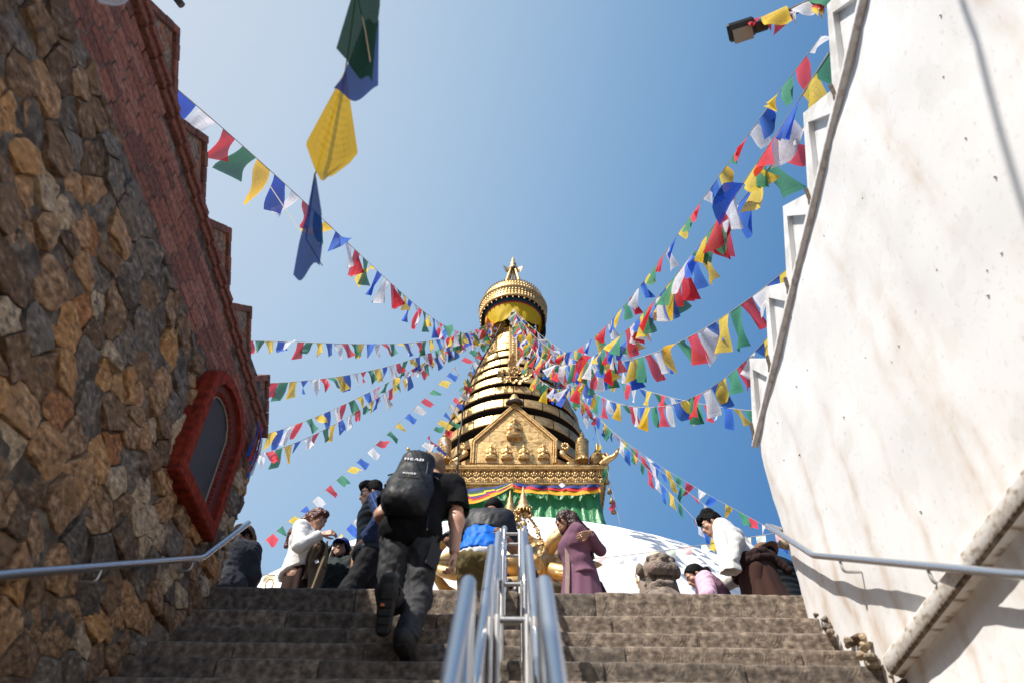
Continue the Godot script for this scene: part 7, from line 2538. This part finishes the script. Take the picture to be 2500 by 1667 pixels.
func rucksack(s: Dictionary) -> void:
	var foot: Vector3 = Vector3(-0.62, 1.97, -4.45) + s.pelvis + s.up * 0.004 * s.h
	var up: Vector3 = s.up
	var back: Vector3 = (-s.fwd - up * (-s.fwd).dot(up)).normalized()
	var x := up.cross(back).normalized()
	var o := thing("backpack", "large black roll-top backpack with white lettering on the climber's back", "backpack", Vector3.ZERO)
	o.transform = Transform3D(Basis(x, up, back).rotated(back, 0.06) * 0.84, foot + back * 0.20 - x * 0.045)
	var m := plain(0.011, 0.0115, 0.013, 0.52)
	m.metallic_specular = 0.35
	var bones := []
	for sx in [-1.0, 1.0]:
		bones.append([Vector3(sx * 0.078, 0.03, 0.0), Vector3(sx * 0.085, 0.25, 0.0), 0.098, 0.095])
		bones.append([Vector3(sx * 0.085, 0.25, 0.0), Vector3(sx * 0.062, 0.60, -0.01), 0.095, 0.078])
		bones.append([Vector3(sx * 0.07, 0.02, 0.03), Vector3(sx * 0.075, 0.16, 0.035), 0.085, 0.08])
	bones.append([Vector3(0, 0.04, 0.012), Vector3(0, 0.60, 0.002), 0.105, 0.085])
	bones.append([Vector3(-0.07, 0.06, 0.04), Vector3(0.07, 0.06, 0.04), 0.085, 0.085])
	bones.append([Vector3(-0.05, 0.64, -0.02), Vector3(0.05, 0.64, -0.02), 0.072, 0.072])
	var bag := sdf(bones, 0.0095, 0.07, [], 0.005, 6.0)
	part("bag", bag, m, o)
	var bv: PackedVector3Array = bag.surface_get_arrays(0)[Mesh.ARRAY_VERTEX]
	var front := func(y: float) -> float:
		var z := 0.0
		for q in bv:
			if absf(q.y - y) < 0.012 and absf(q.x) < 0.05:
				z = maxf(z, q.z)
		return z
	var b := MB.new()
	b.tube([Vector3(-0.16, 0.205, 0.085), Vector3(-0.08, 0.212, front.call(0.212) - 0.002), Vector3(0.08, 0.212, front.call(0.212) - 0.002), Vector3(0.16, 0.205, 0.085)], 0.004, 6)
	part("pocket_seam", b.mesh(), plain(0.006, 0.006, 0.007, 0.6), o)
	b = MB.new()
	b.tube([Vector3(0.125, 0.26, 0.085), Vector3(0.118, 0.40, 0.085), Vector3(0.105, 0.50, 0.075), Vector3(0.09, 0.6, 0.055)], 0.005, 6)
	part("zip", b.mesh(), plain(0.04, 0.04, 0.042, 0.4), o)
	for sx in [-1.0, 1.0]:
		b = MB.new()
		b.box(Vector3(sx * 0.105, 0.185, 0.112), Vector3(0.022, 0.034, 0.016), 0.004)
		b.box(Vector3(sx * 0.105, 0.12, 0.112), Vector3(0.014, 0.11, 0.006), 0.002)
		part("buckle", b.mesh(), plain(0.02, 0.02, 0.022, 0.25), o)
		b = MB.new()
		b.tube([Vector3(sx * 0.15, 0.43, 0.0), Vector3(sx * 0.19, 0.42, -0.01), Vector3(sx * 0.215, 0.40, -0.01)], 0.008, 6)
		part("side_strap", b.mesh(), m, o)
		b = MB.new()
		b.tube([Vector3(sx * 0.085, 0.56, -0.07), Vector3(sx * 0.10, 0.56, -0.22), Vector3(sx * 0.13, 0.40, -0.36), Vector3(sx * 0.17, 0.15, -0.27), Vector3(sx * 0.16, 0.02, -0.06)], [0.02, 0.026, 0.026, 0.018, 0.012], 8)
		part("shoulder_strap", b.mesh(), m, o)
	b = MB.new()
	b.tube([Vector3(0.18, 0.06, -0.10), Vector3(0.20, -0.03, -0.06), Vector3(0.205, -0.12, -0.05), Vector3(0.225, -0.20, -0.04)], 0.007, 5)
	part("loose_strap", b.mesh(), m, o)
	b = MB.new()
	b.lathe([[0.018, -0.02], [0.026, -0.012], [0.026, 0.012], [0.018, 0.02], [0.0, 0.02]], 12, Vector3(-0.175, 0.19, 0.05), Basis(Vector3.BACK, PI / 2))
	part("side_toggle", b.mesh(), plain(0.012, 0.012, 0.013, 0.3), o)
	for q in [["HEAD", 0.50, 0.036, 0.0], ["KORE", 0.27, 0.024, 0.005]]:
		var t := TextMesh.new()
		var f := SystemFont.new()
		f.font_names = PackedStringArray(["Droid Sans"])
		f.font_weight = 700
		t.font = f
		t.text = q[0]
		t.font_size = 48
		t.pixel_size = q[2] / 34.0
		t.depth = 0.004
		part("lettering", t, plain(0.62, 0.63, 0.66, 0.5), o, Transform3D(Basis(Vector3.RIGHT, atan2(front.call(q[1] - 0.03) - front.call(q[1] + 0.03), 0.06) * -1.0) * Basis.from_scale(Vector3(1.3, 1.0, 1.0)), Vector3(q[3] - 0.01, q[1], front.call(q[1]) + 0.002)))
	b = MB.new()
	b.box(Vector3(-0.005, 0.243, front.call(0.243) + 0.002), Vector3(0.016, 0.006, 0.004), 0.001)
	part("printed_mark", b.mesh(), plain(0.35, 0.38, 0.10), o)
